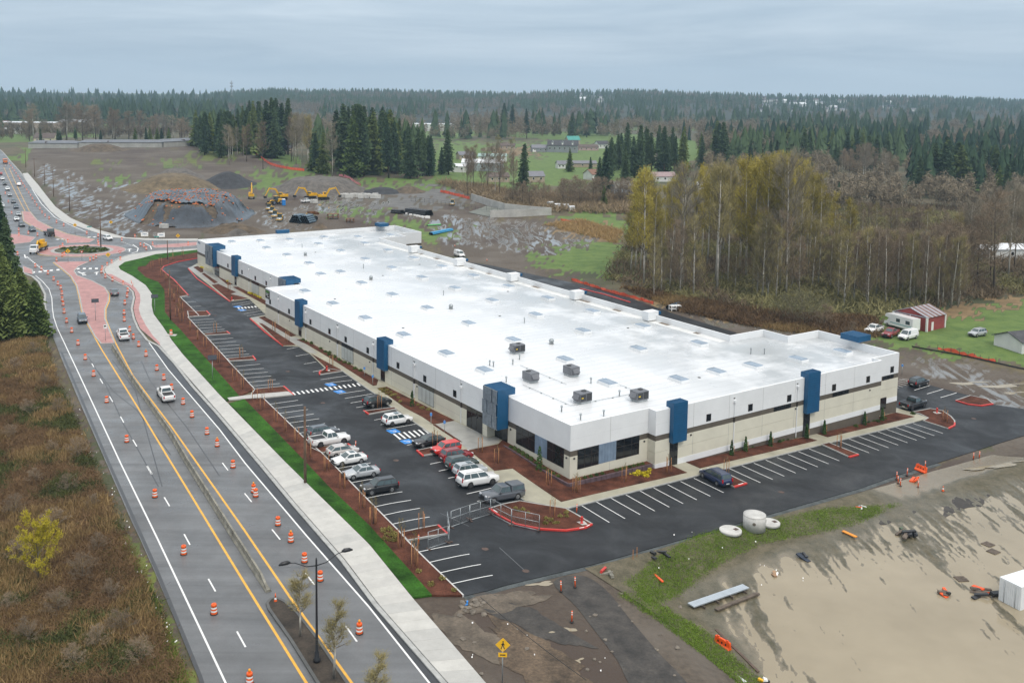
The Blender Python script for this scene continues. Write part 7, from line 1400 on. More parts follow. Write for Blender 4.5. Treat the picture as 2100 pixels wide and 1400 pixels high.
def barricade(px, py, rz, label, tip=0.0, z=None):
    p = G(px, py); t = empty('water_barricade', (p.x, p.y, (p.z if z is None else z) - 0.02), rz, label, 'plastic barrier', 'orange plastic barriers'); t.rotation_euler = (tip, 0, rz); pr = [(0.30, 0), (0.30, 0.14), (0.15, 0.34), (0.10, 0.86), (-0.10, 0.86), (-0.15, 0.34), (-0.30, 0.14), (-0.30, 0)]; b = MB(); n = len(pr); xs = [-0.9, -0.86, -0.3, -0.26, 0.26, 0.3, 0.86, 0.9]
    for i, x in enumerate(xs):
        s = 0.86 if i in (0, 7, 2, 5) and i in (0, 7) else (0.93 if i in (2, 5) else 1); b.v += [(x, y * s, z * (s if z > .5 else 1)) for y, z in pr]
    for i in range(len(xs) - 1):
        for k in range(n): b.f.append((i * n + k, i * n + (k + 1) % n, (i + 1) * n + (k + 1) % n, (i + 1) * n + k)); b.m.append(0); b.sm.append(False)
    b.f += [tuple(reversed(range(n))), tuple(range((len(xs) - 1) * n, len(xs) * n))]; b.m += [0, 0]; b.sm += [False] * 2; b.build('shell', ORB, t)
    for x in (-0.45, 0, 0.45): MB().box(x - 0.06, x + 0.06, -0.165, 0.165, 0.42, 0.62).build('slot', BLK, t)
    for x in (-0.55, 0.55): MB().box(x - 0.14, x + 0.14, -0.06, 0.06, 0.86, 0.95).build('lug', ORB, t)
barricade(1378, 1266, -0.45, 'orange plastic barrier lying on the grass strip', 1.1, -1.9); barricade(1357, 1256, -0.6, 'second orange plastic barrier half under the first', 1.35, -1.7); barricade(1482, 1323, -0.95, 'orange plastic barrier standing alone at the field edge', 0.0, -2.35)
for (a, b), lb in (((1870, 985), 'orange plastic barrier tipped beside the lot edge'), ((1888, 966), 'orange plastic barrier upright beside the lot edge posts')): barricade(a, b, 0.9 if a < 1880 else 2.0, lb, 1.0 if a < 1880 else 0.2)
ALU = mat('aluminium_sheet', (0.48, 0.53, 0.57), 0.3, 0.06, 1.2, metal=0.4); WOOD = mat('grey_timber', (0.14, 0.11, 0.085), 0.85, 0.25, 2); 
def plank_stack(a, b, w, n, label, m, name, cat, z0=0.12, th=0.05, bearers=True):
    A_, B_ = G(*a), G(*b); d = B_ - A_; L_ = d.xy.length; t = empty(name, (A_.x, A_.y, min(A_.z, B_.z)), math.atan2(d.y, d.x), label, cat)
    for k in range(n): MB().box(random.uniform(0, 0.05), L_ - random.uniform(0, 0.05), -w / 2 + k * w / n + 0.01, -w / 2 + (k + 1) * w / n - 0.01, z0, z0 + th + random.uniform(0, 0.01)).build('plank', m, t)
    if bearers:
        for x in (0.15, 0.4, 0.65, 0.9): MB().box(L_ * x - 0.05, L_ * x + 0.05, -w / 2 - 0.4, w / 2 + 0.3, 0, z0 - 0.005).build('bearer', WOOD, t)
plank_stack((1416, 1245), (1530, 1207), 0.95, 4, 'long stack of pale metal sheets lying on timber bearers', ALU, 'sheet_stack', 'sheet stack', 0.25, 0.12)
plank_stack((1468, 1252), (1555, 1218), 0.45, 3, 'dark timber beams lying beside the metal sheets', WOOD, 'timber_stack', 'timber', 0.05, 0.15, False); plank_stack((1468, 1290), (1556, 1378), 0.28, 2, 'two long brown boards at the field edge', mat('wet_board', (0.13, 0.085, 0.06), 0.6, 0.2, 2), 'long_boards', 'boards', 0.02, 0.06, False); plank_stack((1473, 1352), (1530, 1400), 0.35, 3, 'bundle of white pipes by the bottom edge', mat('white_pipe', (0.7, 0.72, 0.73), 0.4), 'pipe_bundle', 'pipes', 0.02, 0.06, False)
def pallet(px, py, rz, label, n=1):
    p = G(px, py); t = empty('pallet', (p.x, p.y, -2.42), rz, label, 'pallet', 'wooden pallets')
    for k in range(7): MB().box(-0.6, 0.6, -0.55 + k * 0.16, -0.43 + k * 0.16, 0.12, 0.15).build('plank', WOOD, t)
    for y in (-0.5, 0, 0.48): MB().box(-0.6, 0.6, y - 0.04, y + 0.04, 0.02, 0.12).build('stringer', WOOD, t)
pallet(2026, 1115, 0.5, 'wooden pallet floating farthest out in the puddle'); pallet(2037, 1130, 0.55, 'wooden pallet just in front of the farthest one'); pallet(1971, 1186, 0.1, 'half-sunk wooden pallet in the middle of the puddle')
def junk(px, py, label, cols, n, seed, name='junk_pile', sz=0.5):
    r0 = random.Random(seed); p = G(px, py); t = empty(name, (p.x, p.y, max(p.z - 0.08, -2.42)), r0.random() * 3, label, 'junk')
    for k in range(n):
        o = MB().box(-r0.uniform(.3, 1.4) * sz, r0.uniform(.3, 1.4) * sz, -r0.uniform(.1, .4) * sz, r0.uniform(.1, .4) * sz, 0, r0.uniform(.15, .5) * sz).build('scrap_piece', cols[k % len(cols)], t); o.location = (r0.uniform(-1, 1) * sz * 1.3, r0.uniform(-1, 1) * sz, 0.02 + 0.06 * k * sz); o.rotation_euler = (r0.uniform(-.3, .3), r0.uniform(-.3, .3), r0.random() * 3)
DBLU = mat('dark_blue_tarp', (0.02, 0.03, 0.05), 0.5); 
junk(1862, 1098, 'dark pipes and crate on a pallet at the puddle edge', [DARKM, WOOD, mat('green_crate', (0.08, 0.12, 0.07), 0.7), DARKM], 9, 1, sz=0.8); junk(1946, 1218, 'orange and brown scrap box standing in the puddle', [ORB, WOOD, BLK], 5, 2, sz=0.6); junk(2020, 1222, 'dark scrap with orange straps beside the container', [DARKM, WOOD, ORB, BLK], 7, 3, sz=0.8); junk(1650, 1148, 'dark sheet of plastic lying at the puddle shore', [DBLU, DARKM], 3, 4, sz=0.8); junk(1583, 1172, 'small box of waste on the puddle shore', [mat('cardboard', (0.4, 0.25, 0.15), 0.8), RWH], 3, 5, sz=0.45); junk(1245, 1175, 'grey broken slab with red cap at the dirt edge', [MATS['stained_concrete'], MATS['stained_concrete'], REDP], 3, 6, sz=0.7); junk(1770, 1040, 'white and orange bundle on the dirt by the lot', [RWH, SPAN, ORB], 4, 7, sz=0.45); junk(1345, 1137, 'black torn plastic beside the lot edge', [BLK, DARKM], 4, 8, sz=0.7); junk(950, 1236, 'blue scrap on the rubble at the lot end', [BLUEP], 2, 9, sz=0.35); junk(1560, 1400, 'yellow bucket and dark cloth at the bottom edge', [SY, BLK, RWH], 3, 10, sz=0.5)
p = G(1350, 1187); o = MB().box(-0.12, 0.12, -0.9, 0.9, 0, 0.12).build('red_plank', ORB); o.location = (p.x, p.y, p.z + 0.1); o.rotation_euler = (0, 0, 0.35); tag(o, 'red plastic strip lying on the grass bank', 'plastic strip')
p = G(1742, 1097); o = MB().box(-0.22, 0.22, -0.95, 0.95, 0, 0.1).build('orange_board', mat('orange_board_paint', (0.85, 0.30, 0.02), 0.5)); o.location = (p.x, p.y, p.z + 0.12); o.rotation_euler = (0, 0, 0.55); tag(o, 'orange board lying on the green bank', 'board')
for k, (a, b) in enumerate(((1298, 1146), (1306, 1141))):
    p = G(a, b); o = MB().box(-0.04, 0.04, -0.03, 0.03, -0.2, 1.1).build('survey_stake', STAKE); o.location = p; tag(o, 'orange survey stake at the lot edge, %s of two' % ('left' if k == 0 else 'right'), 'stake', 'survey stakes')
# litter specks on the left verge and the dirt
lit = bpy.data.meshes.new('litter'); v_, f_ = [], []
for a, b in [(float(np.interp(y_, [690, 950, 1400], [104, 214, 408])) - random.uniform(4, 34), y_) for y_ in [random.uniform(760, 1380) for i in range(44)]] + [(random.uniform(1290, 1560), random.uniform(1080, 1180)) for i in range(8)] + [(random.uniform(900, 1250), random.uniform(1240, 1390)) for i in range(8)] + [(random.uniform(1560, 1680), random.uniform(1150, 1210)) for i in range(5)]:
    p = G(a, b); r_ = random.uniform(0.025, 0.07); z_ = max(p.z + 0.15, -2.2); n_ = len(v_); v_ += [(p.x - r_, p.y - r_, z_), (p.x + r_, p.y - r_, z_), (p.x + r_, p.y + r_, z_ + 0.1), (p.x - r_, p.y + r_, z_ + 0.06)]; f_.append((n_, n_ + 1, n_ + 2, n_ + 3))
lit.from_pydata(v_, [], f_); lit.materials.append(RWH); o = link(bpy.data.objects.new('litter', lit)); tag(o, 'white litter scraps along the verge and on the dirt', kind='stuff')
# ------------------------------------------------------------------ building site: mounds and machines
SOILB = mat('brown_soil', (0.115, 0.085, 0.055), 0.9, 0.3, 0.4, 0.3, 2); SOILG = mat('grey_soil', (0.13, 0.115, 0.10), 0.9, 0.25, 0.4, 0.3, 2); BLKG = mat('black_gravel', (0.035, 0.036, 0.04), 0.85, 0.25, 0.5, 0.3, 2); STRAWS = mat('straw_soil', (0.15, 0.112, 0.064), 0.9, 0.3, 0.3, 0.3, 2)
def mound(px, py, rx, ry, h, m, label, flat=0.35, n=44, rough=0.35, ribs=0, name='dirt_mound', par=None, off=0.0, seed=0, cut=None):
    p = G(px, py); hd = math.atan2(p.y, p.x) - math.pi / 2; ca, sa = math.cos(hd), math.sin(hd); u = np.linspace(-1.05, 1.05, n); U, V = np.meshgrid(u, u); R_ = np.sqrt(U ** 2 + V ** 2) * (1 + 0.16 * (fbm(U * 2 + seed, V * 2 + seed, 3) - 0.5)); H_ = h * sstep(1.0, flat, R_); H_ = H_ + rough * (fbm(U * 5 + seed, V * 5, 4) - 0.5) * (R_ < 1) * np.clip((1 - R_) * 4, 0, 1)
    if ribs: H_ = H_ + 0.14 * np.sin(np.arctan2(V, U) * ribs) * np.clip((1 - R_) * 3, 0, 1) * (R_ > 0.15)
    x = U * rx; y = V * ry; X = p.x + x * ca - y * sa; Y = p.y + x * sa + y * ca; Z = g(X, Y) - 0.3 + H_ * 1.0 + 0.25 * (R_ < 1) + off
    idx = np.arange(n * n).reshape(n, n); f = np.stack([idx[:-1, :-1], idx[:-1, 1:], idx[1:, 1:], idx[1:, :-1]], -1).reshape(-1, 4); keep = (R_.ravel()[f] < (cut or 1.04)).any(1)
    if cut:
        e = fbm(U * 2.4 + 9, V * 2.4 + 3, 3); th = np.arctan2(V, U); keep &= ((e.ravel()[f]).mean(1) < 0.73) | (R_.ravel()[f].mean(1) < 0.55); keep &= ~((np.abs(th.ravel()[f].mean(1) + 2.35) < 0.10) & (R_.ravel()[f].mean(1) > 0.45))
    o = link(bpy.data.objects.new(name, mesh_np(name, np.stack([X, Y, Z], -1), f[keep], [m], smooth=True)), par)
    if par is None: tag(o, label, 'mound', 'earth mounds')
    return o, (U, V, X, Y, Z, R_)
mound(355, 384, 25, 30, 6.5, STRAWS, 'brown ribbed earth mound behind the tarped mound', 0.2, ribs=38, seed=1); mound(655, 388, 25, 30, 5.5, SOILG, 'wide grey earth mound behind the excavators', 0.45, seed=2, rough=1.2); mound(466, 376, 15, 26, 6.0, BLKG, 'black gravel pile beside the green slope', 0.05, seed=3, rough=1.5); mound(365, 362, 14, 22, 4, SOILG, 'small grey mound behind the ribbed mound', 0.3, seed=4); mound(478, 474, 12, 8, 2.6, SOILB, 'low dark soil heap in front of the tarped mound', 0.2, seed=5, rough=1.5); mound(488, 482, 5.5, 4, 2.3, SOILG, 'small grey gravel cone behind the warehouse corner', 0.05, seed=6); mound(656, 466, 3.2, 3, 1.8, SOILB, 'small soil cone behind the roof edge', 0.05, seed=7); mound(838, 392, 9, 12, 2.4, SOILB, 'low brown mound by the gravel road', 0.2, seed=8); mound(785, 393, 11, 12, 2.0, BLKG, 'low dark mound beside the concrete blocks', 0.2, seed=9); mound(205, 307, 20, 26, 4, SOILB, 'brown spoil bank below the storage sheds', 0.2, seed=10)
TARP = mat('black_tarp', (0.024, 0.033, 0.045), 0.25, 0.3, 0.25, 0.25, 1.2, 0.9, 0.8)
tm_ = empty('tarped_mound', G(390, 438), 0, 'big earth mound covered with shiny black tarps and orange sandbags', 'mound', 'earth mounds')
inv = Matrix.Translation(tm_.location).inverted()
so, _ = mound(390, 437, 25, 42, 7.0, SOILB, '', 0.62, par=tm_, name='soil', off=-0.5); so.data.transform(inv)
to, (U, V, X, Y, Z, R_) = mound(390, 437, 24.6, 41.4, 7.2, TARP, '', 0.6, n=110, rough=1.8, ribs=46, par=tm_, name='tarp', off=0.25, cut=1.0); to.data.transform(inv)
bags = MB(); rb_ = random.Random(4)
for k in range(420):
    i, j = rb_.randrange(4, 106), rb_.randrange(4, 106)
    if R_[i, j] > 0.97 or (R_[i, j] > 0.72 and rb_.random() < 0.6): continue
    x, y, z = X[i, j] - tm_.location.x + rb_.uniform(-.4, .4), Y[i, j] - tm_.location.y + rb_.uniform(-.4, .4), Z[i, j] - tm_.location.z; s = rb_.uniform(0.22, 0.40); bags.box(x - s, x + s, y - s * .6, y + s * .6, z - 0.05, z + 0.28)
bo_ = bags.build('sandbags', mat('orange_sandbag', (0.75, 0.24, 0.09), 0.8, 0.2, 2), tm_); bo_['kind'] = 'stuff'
def excavator(px, py, ax, ay, label, up=False, s=1.0):
    p, q = G(px, py), G(ax, ay); t = empty('excavator', p, math.atan2(q.y - p.y, q.x - p.x), label, 'excavator', 'yellow excavators'); t.scale = (s, s, s)
    for y in (-1, 1):
        tr = MB(); tr.tube([(0, y * 1.15 - 0.3, 0.5), (0, y * 1.15 + 0.3, 0.5)], 0.5, 12); tr.box(-1.7, 1.7, y * 1.15 - 0.3, y * 1.15 + 0.3, 0.05, 0.95); tr.tube([(1.7, y * 1.15 - 0.3, 0.5), (1.7, y * 1.15 + 0.3, 0.5)], 0.45, 12); tr.tube([(-1.7, y * 1.15 - 0.3, 0.5), (-1.7, y * 1.15 + 0.3, 0.5)], 0.45, 12); tr.build('track', BLK, t)
    MB().lathe([(0.8, 0.9), (0.8, 1.15)], 16).build('turntable', BLK, t); b = MB(); b.box(-2.5, 1.0, -1.3, 1.3, 1.15, 1.9); b.box(-2.5, -1.2, -1.25, 1.25, 1.9, 2.3); b.build('upper_body', YEL, t)
    c = MB(); c.frustum((0.5, 0.75), (0.75, 0.5), (0.6, 0.48), 1.9, 2.95); c.build('cab', YEL, t); MB().box(0.2, 1.22, 0.24, 1.26, 2.1, 2.75).build('cab_glass', CARGLASS, t); MB().box(-2.3, -1.5, -0.9, 0.9, 2.3, 2.4).build('engine_cover', BLK, t)
    pts = [(0.9, -0.2, 1.8), (2.4, -0.2, 4.2), (5.0, -0.2, 4.6)] if not up else [(0.9, -0.2, 1.8), (1.8, -0.2, 4.5), (2.6, -0.2, 6.6)]; e = pts[-1]; MB().tube(pts, [0.42, 0.50, 0.28], 4, 0, True, False).build('boom', YEL, t)
    sp_ = [(e[0] - 0.3, -0.2, e[2] + 0.3), (e[0] + 1.7, -0.2, 1.6)] if not up else [(e[0], -0.2, e[2] + 0.4), (e[0] + 1.5, -0.2, e[2] - 1.5)]; MB().tube(sp_, [0.30, 0.20], 4, 0, True, False).build('stick', YEL, t); f_ = sp_[-1]
    k = MB(); k.add([(f_[0] - .5, -0.8, f_[2] + .1), (f_[0] + .5, -0.8, f_[2] + .1), (f_[0] + .3, -0.8, f_[2] - .9), (f_[0] - .6, -0.8, f_[2] - .8), (f_[0] - .5, .4, f_[2] + .1), (f_[0] + .5, .4, f_[2] + .1), (f_[0] + .3, .4, f_[2] - .9), (f_[0] - .6, .4, f_[2] - .8)], [(0, 1, 2, 3), (7, 6, 5, 4), (0, 4, 5, 1), (1, 5, 6, 2), (2, 6, 7, 3)]); k.build('bucket', DARKM, t)
    MB().tube([(0.9, -0.2, 1.5), (2.2, -0.2, 3.6)], 0.1, 6).build('ram', METAL, t)
excavator(515.5, 407, 515.2, 402, 'yellow excavator with raised arm, leftmost on the site', True, 1.0); excavator(577, 409, 545, 410.5, 'yellow excavator reaching left behind the loader', False, 1.15); excavator(636, 407, 600, 409, 'yellow excavator reaching left behind the white pickup', False, 1.15); excavator(664, 409, 700, 408, 'yellow excavator reaching right to the concrete blocks', False, 1.15)
def loader(px, py, ax, ay, label, kind='roller', s=1.0):
    p, q = G(px, py), G(ax, ay); t = empty({'roller': 'road_roller', 'dump': 'dump_truck', 'loader': 'wheel_loader'}[kind], p, math.atan2(q.y - p.y, q.x - p.x), label, {'roller': 'roller', 'dump': 'dump truck', 'loader': 'loader'}[kind], 'machines on the building site'); t.scale = (s, s, s); tm, rm = wheel_mesh(0.75, 0.5, False)
    xs = {'roller': (-1.4,), 'dump': (-2.2, -0.9, 2.2), 'loader': (-1.5, 1.5)}[kind]
    for x in xs:
        for y in (-0.95, 0.95): w = link(bpy.data.objects.new('wheel', tm), t); w.location = (x, y, 0.75); link(bpy.data.objects.new('rim', rm), w)
    if kind == 'roller': MB().tube([(1.5, -1, 0.75), (1.5, 1, 0.75)], 0.75, 18).build('drum', METAL, t); MB().box(0.5, 2.4, -1.15, 1.15, 0.7, 1.0).build('drum_frame', YEL, t); MB().box(-2.4, -0.4, -0.9, 0.9, 0.9, 1.9).build('body', YEL, t); MB().box(-0.5, 0.5, -0.8, 0.8, 1.0, 2.9).build('cab', CARGLASS, t); MB().box(-0.6, 0.6, -0.9, 0.9, 2.9, 3.0).build('cab_roof', YEL, t)
    elif kind == 'dump': MB().box(1.4, 3.2, -1.1, 1.1, 0.8, 2.2).build('cab', YEL, t); MB().box(1.3, 2.4, -0.9, 0.9, 2.2, 2.9).build('cab_glass', CARGLASS, t); b = MB(); b.add([(-3.6, -1.4, 2.2), (1.2, -1.4, 1.6), (1.2, 1.4, 1.6), (-3.6, 1.4, 2.2), (-3.9, -1.5, 2.9), (1.3, -1.5, 3.0), (1.3, 1.5, 3.0), (-3.9, 1.5, 2.9)], [(0, 3, 2, 1), (0, 1, 5, 4), (1, 2, 6, 5), (2, 3, 7, 6), (3, 0, 4, 7)]); b.build('dump_body', mat('rusty_steel', (0.22, 0.10, 0.04), 0.6, 0.3, 1.0), t); MB().box(-3, 1.4, -0.5, 0.5, 0.8, 1.5).build('chassis', BLK, t)
    else: MB().box(-2.6, -0.3, -0.95, 0.95, 0.9, 2.0).build('body', YEL, t); MB().box(-0.6, 0.6, -0.75, 0.75, 1.4, 3.0).build('cab', CARGLASS, t); MB().box(-0.7, 0.7, -0.85, 0.85, 3.0, 3.12).build('cab_roof', YEL, t); MB().tube([(0.3, 0, 1.4), (2.2, 0, 1.6), (3.0, 0, 0.7)], 0.25, 4).build('arm', YEL, t); b = MB(); b.add([(2.7, -1.3, 0.1), (3.9, -1.3, 0.1), (2.8, -1.3, 1.3), (2.7, 1.3, 0.1), (3.9, 1.3, 0.1), (2.8, 1.3, 1.3)], [(0, 1, 2), (5, 4, 3), (0, 3, 4, 1), (0, 2, 5, 3)]); b.build('bucket', DARKM, t)
loader(566, 419, 556, 420, 'yellow wheel loader beside the blue toilet', 'loader', 1.2); loader(552, 431, 549, 434, 'yellow roller at the top of the machine row', 'roller', 1.0); loader(558, 438, 555, 441, 'yellow roller second in the machine row', 'roller', 1.0); loader(564, 446, 561, 449, 'yellow roller third in the machine row', 'roller', 1.0); loader(574, 453, 571, 456, 'yellow roller nearest in the machine row', 'roller', 1.0); loader(640, 450, 630, 446, 'yellow dump truck with rusty body behind the pipe stack', 'dump', 1.05)
loader(928, 421, 926, 424, 'small blue pump machine inside the pond fence', 'roller', 0.9)
p = G(581.8, 421); t = empty('portable_toilet', p, 0.4, 'blue portable toilet beside the wheel loader', 'toilet'); MB().box(-0.7, 0.7, -0.7, 0.7, 0, 2.6).build('cabin', BLUEP, t); MB().frustum((0, 0), (0.75, 0.75), (0.5, 0.6), 2.6, 2.85).build('roof', RWH, t); MB().box(-0.45, 0.45, -0.73, -0.70, 0.1, 2.3).build('door', BLUEP, t)
def block(px, py, label, s=1.0): 
    p = G(px, py); o = MB(); o.frustum((0, 0), (0.9 * s, 0.6 * s), (0.88 * s, 0.58 * s), 0, 1.2 * s); o.box(-0.25, 0.25, -0.1, 0.1, 1.2 * s, 1.28 * s); o = o.build('concrete_block', CONCP); o.location = p; o.rotation_euler = (0, 0, random.uniform(-.4, .4)); tag(o, label, 'concrete block', 'concrete blocks on the site')
for k in range(15): block(703 + k * 5.2 + random.uniform(-1, 1), 405 + random.uniform(-1.2, 1.8), 'grey concrete block, %s from the left in the row by the excavator arm' % ordn(k), 1.5)
for k, (a, b) in enumerate(((642, 416), (646, 416.5))): block(a, b, 'rust stained block beside the white pickup, %s of two' % ('left' if k == 0 else 'right'), 1.3)
for k, (a, b) in enumerate(((310, 466), (334 / 1.0, 467), (339, 467.5))[1:]): block(a, b, 'pale concrete block below the tarped mound, %s of two' % ('left' if k == 0 else 'right'), 1.2)
PIPEB = mat('blue_grey_pipe', (0.09, 0.14, 0.18), 0.4, 0.12, 1.0); PIPEK = mat('black_pipe', (0.016, 0.017, 0.02), 0.35, 0.15, 1.0)
def pipe_stack(px, py, ax, ay, r, L_, rows, label, m, n0):
    p, q = G(px, py), G(ax, ay); t = empty('pipe_stack', p, math.atan2(q.y - p.y, q.x - p.x), label, 'pipe stack', 'pipe stacks on the site')
    for i in range(rows):
        for j in range(n0 - i): b = MB(); y = (j - (n0 - i - 1) / 2) * 2.02 * r; z = r + i * 1.75 * r; b.tube([(-L_ / 2, y, z), (L_ / 2, y, z)], r, 12, 0, False); b.tube([(L_ / 2, y, z), (-L_ / 2, y, z)], r * 0.86, 12, 1, False); b.build('pipe', [m, BLK], t)
pipe_stack(612, 455, 625, 451, 0.42, 6, 4, 'left stack of blue-grey pipes behind the warehouse', PIPEB, 6); pipe_stack(630, 456, 643, 452, 0.42, 6, 4, 'right stack of blue-grey pipes behind the warehouse', PIPEB, 6); pipe_stack(858, 440, 875, 443, 0.32, 12, 4, 'long stack of black pipes beside the white bags', PIPEK, 9); pipe_stack(815, 437, 830, 439, 0.4, 5, 2, 'short stack of black pipes left of the white bags', PIPEK, 4); pipe_stack(905, 477, 918, 474, 0.25, 14, 2, 'bundle of light blue pipes behind the roof', mat('light_blue_pipe', (0.04, 0.30, 0.55), 0.4), 4); pipe_stack(890, 462, 898, 461.5, 0.2, 6, 1, 'few green pipes lying on the grass strip', mat('green_pipe', (0.10, 0.45, 0.12), 0.4), 3); pipe_stack(1381, 631, 1375, 633, 0.55, 6, 1, 'single large blue pipe behind the warehouse', mat('steel_blue_pipe', (0.06, 0.13, 0.20), 0.4), 1)
bg_ = MB()
for k in range(60): q = G(836 + k * 0.75 + random.uniform(-2, 2), 437.5 + k * 0.16 + random.uniform(-2, 2)); s = random.uniform(0.3, 0.6); bg_.box(q.x - s, q.x + s, q.y - s * .6, q.y + s * .6, q.z - 0.1, q.z + 0.5)
bo_ = bg_.build('bags', RWH); tag(bo_, 'white and red bags heaped in front of the black pipes', kind='stuff')
for a, b, s, lb in ((683, 448, 1.3, 'rusty timber crates left of the grass strip'), (718, 455, 0.9, 'rusty trestle behind the roof edge'), (1432 - 48, 636, .8, 'white pallet of blocks beside the large blue pipe')):
    p = G(a, b); t = empty('timber_crate', p, 0.3, lb, 'crate', 'crates on the site'); mm = MATS['rusty_steel'] if a < 1000 else RWH
    for k in range(3):
        for j in (-1, 1): MB().box((k - 1) * 1.6 * s - 0.1, (k - 1) * 1.6 * s + 0.1, j * 0.8 * s - 0.1, j * 0.8 * s + 0.1, 0, 1.5 * s).build('upright', mm, t)
    for z in (0.5, 1.4): MB().box(-1.8 * s, 1.8 * s, -0.9 * s, 0.9 * s, z * s, z * s + 0.15).build('shelf', mm, t)
# concrete pond wall, fence round the pond
def wall_run(name, base, tops, th, m, label, cat='wall'):
    pts = [G(*q) for q in base]; hs = [htop(p_, t_) for p_, t_ in zip(pts, tops)]; t = empty(name, pts[0], 0, label, cat, 'concrete pond walls')
    for k in range(len(pts) - 1):
        a, b = pts[k], pts[k + 1]; d = (b - a).xy.normalized(); n_ = Vector((-d.y, d.x)) * th / 2; q = [a.xy + n_, b.xy + n_, b.xy - n_, a.xy - n_]; h_ = [hs[k], hs[k + 1], hs[k + 1], hs[k]]; zb = [a.z, b.z, b.z, a.z]
        v = [(c.x - pts[0].x, c.y - pts[0].y, z_ - 0.3 - pts[0].z) for c, z_ in zip(q, zb)] + [(c.x - pts[0].x, c.y - pts[0].y, z_ + h2 - pts[0].z) for c, z_, h2 in zip(q, zb, h_)]; MB().add(v, [(0, 3, 2, 1), (4, 5, 6, 7), (0, 1, 5, 4), (1, 2, 6, 5), (2, 3, 7, 6), (3, 0, 4, 7)]).build('wall_panel', m, t)
PW = mat('pond_wall_concrete', (0.46, 0.45, 0.42), 0.8, 0.12, 0.3, 0.12, 2)
wall_run('pond_wall', [(967, 410), (1000, 421), (1035, 431), (1080, 436), (1130, 440)], [406.8, 411.5, 418, 425.5, 432.5], 0.4, PW, 'tall pale concrete wall behind the pond'); wall_run('pond_wall', [(1130.5, 440.5), (1060, 444.5), (1005, 446)], [433.5, 439.5, 442.5], 0.4, PW, 'low pale concrete wall in front of the pond')
sheet('pond_floor', W([(1000, 422), (1035, 432), (1080, 437), (1122, 439.5), (1060, 443.5), (1000, 444), (960, 436)]), mat('pond_grey_floor', (0.17, 0.18, 0.155), 0.8, 0.2, 0.2), 0.1, 12)
def net(pts, h, m, label, name='silt_fence', sag=0.15, posts=True):
    w = resample(smooth_path(W(pts), 4), 2.2); a0 = w[0]; t = empty(name, (a0.x, a0.y, gz(a0.x, a0.y)), 0, label, 'fence', 'site fences'); v = []; f = []
    for k, p_ in enumerate(w):
        z = gz(p_.x, p_.y) - t.location.z; j = random.uniform(-0.15, 0.15); v += [(p_.x - a0.x + j, p_.y - a0.y, z), (p_.x - a0.x - j, p_.y - a0.y + j, z + h * random.uniform(1 - 2 * sag, 1)), (p_.x - a0.x + j + 0.03, p_.y - a0.y + 0.05, z)]
    for k in range(len(w) - 1): f += [(3 * k, 3 * k + 3, 3 * k + 4, 3 * k + 1), (3 * k + 1, 3 * k + 4, 3 * k + 5, 3 * k + 2)]
    MB().add(v, f).build('netting', m, t)
    if posts:
        for k in range(0, len(w), max(2, len(w) // 24)): p_ = w[k]; z = gz(p_.x, p_.y) - t.location.z; MB().box(p_.x - a0.x - 0.04, p_.x - a0.x + 0.04, p_.y - a0.y - 0.04, p_.y - a0.y + 0.04, z - 0.1, z + h + 0.1).build('post', WOOD, t)
ORN = mat('orange_netting', (0.85, 0.13, 0.06), 0.6, 0.1, 0.6); PNK = mat('pink_netting', (0.75, 0.25, 0.28), 0.6, 0.1, 0.6); CHN = mat('dark_chain_link', (0.05, 0.055, 0.05), 0.6)
net([(462, 297), (500, 306), (525, 317), (545, 332), (560, 340), (590, 347), (624, 351)], 1.7, ORN, 'long orange silt fence curving down the hillside', sag=0.1); net([(695, 361), (715, 366), (728, 375), (740, 381)], 1.5, PNK, 'pink netting on the green slope'); net([(903, 394), (925, 399), (945, 404), (963, 409)], 1.5, ORN, 'orange netting beside the pond wall'); net([(1172, 575), (1215, 588), (1260, 602), (1300, 612), (1340, 624)], 1.0, ORN, 'orange netting along the rear drive', sag=0.25); net([(1150, 452), (1172, 457), (1184, 459)], 1.0, ORN, 'short orange netting past the pond corner'); net([(1923, 716), (1950, 722), (1985, 730), (2010, 737), (2042, 743)], 0.9, ORN, 'orange netting along the barn lawn', sag=0.35); net([(1500, 656), (1550, 668), (1590, 672), (1640, 676)], 0.5, PNK, 'pale pink netting fallen behind the warehouse', sag=0.4, posts=False)
net([(1870, 712), (1950, 726), (2050, 747), (2150, 768)], 0.35, BLK, 'black silt sock along the barn lawn', sag=0.05, posts=False)
def chain(pts, h, label):
    w = resample(W(pts), 3.0); a0 = w[0]; t = empty('chain_fence', (a0.x, a0.y, gz(a0.x, a0.y)), 0, label, 'fence', 'site fences')
    for k, p_ in enumerate(w): MB().tube([(p_.x - a0.x, p_.y - a0.y, 0), (p_.x - a0.x, p_.y - a0.y, h)], 0.06, 5).build('post', CHN, t)
    for z in (0.1, h / 2, h): MB().tube([(p_.x - a0.x, p_.y - a0.y, z) for p_ in w], 0.045, 4).build('rail', CHN, t)
chain([(843, 412), (880, 417), (930, 427), (975, 437), (1020, 443)], 1.9, 'dark chain-link fence along the pond')
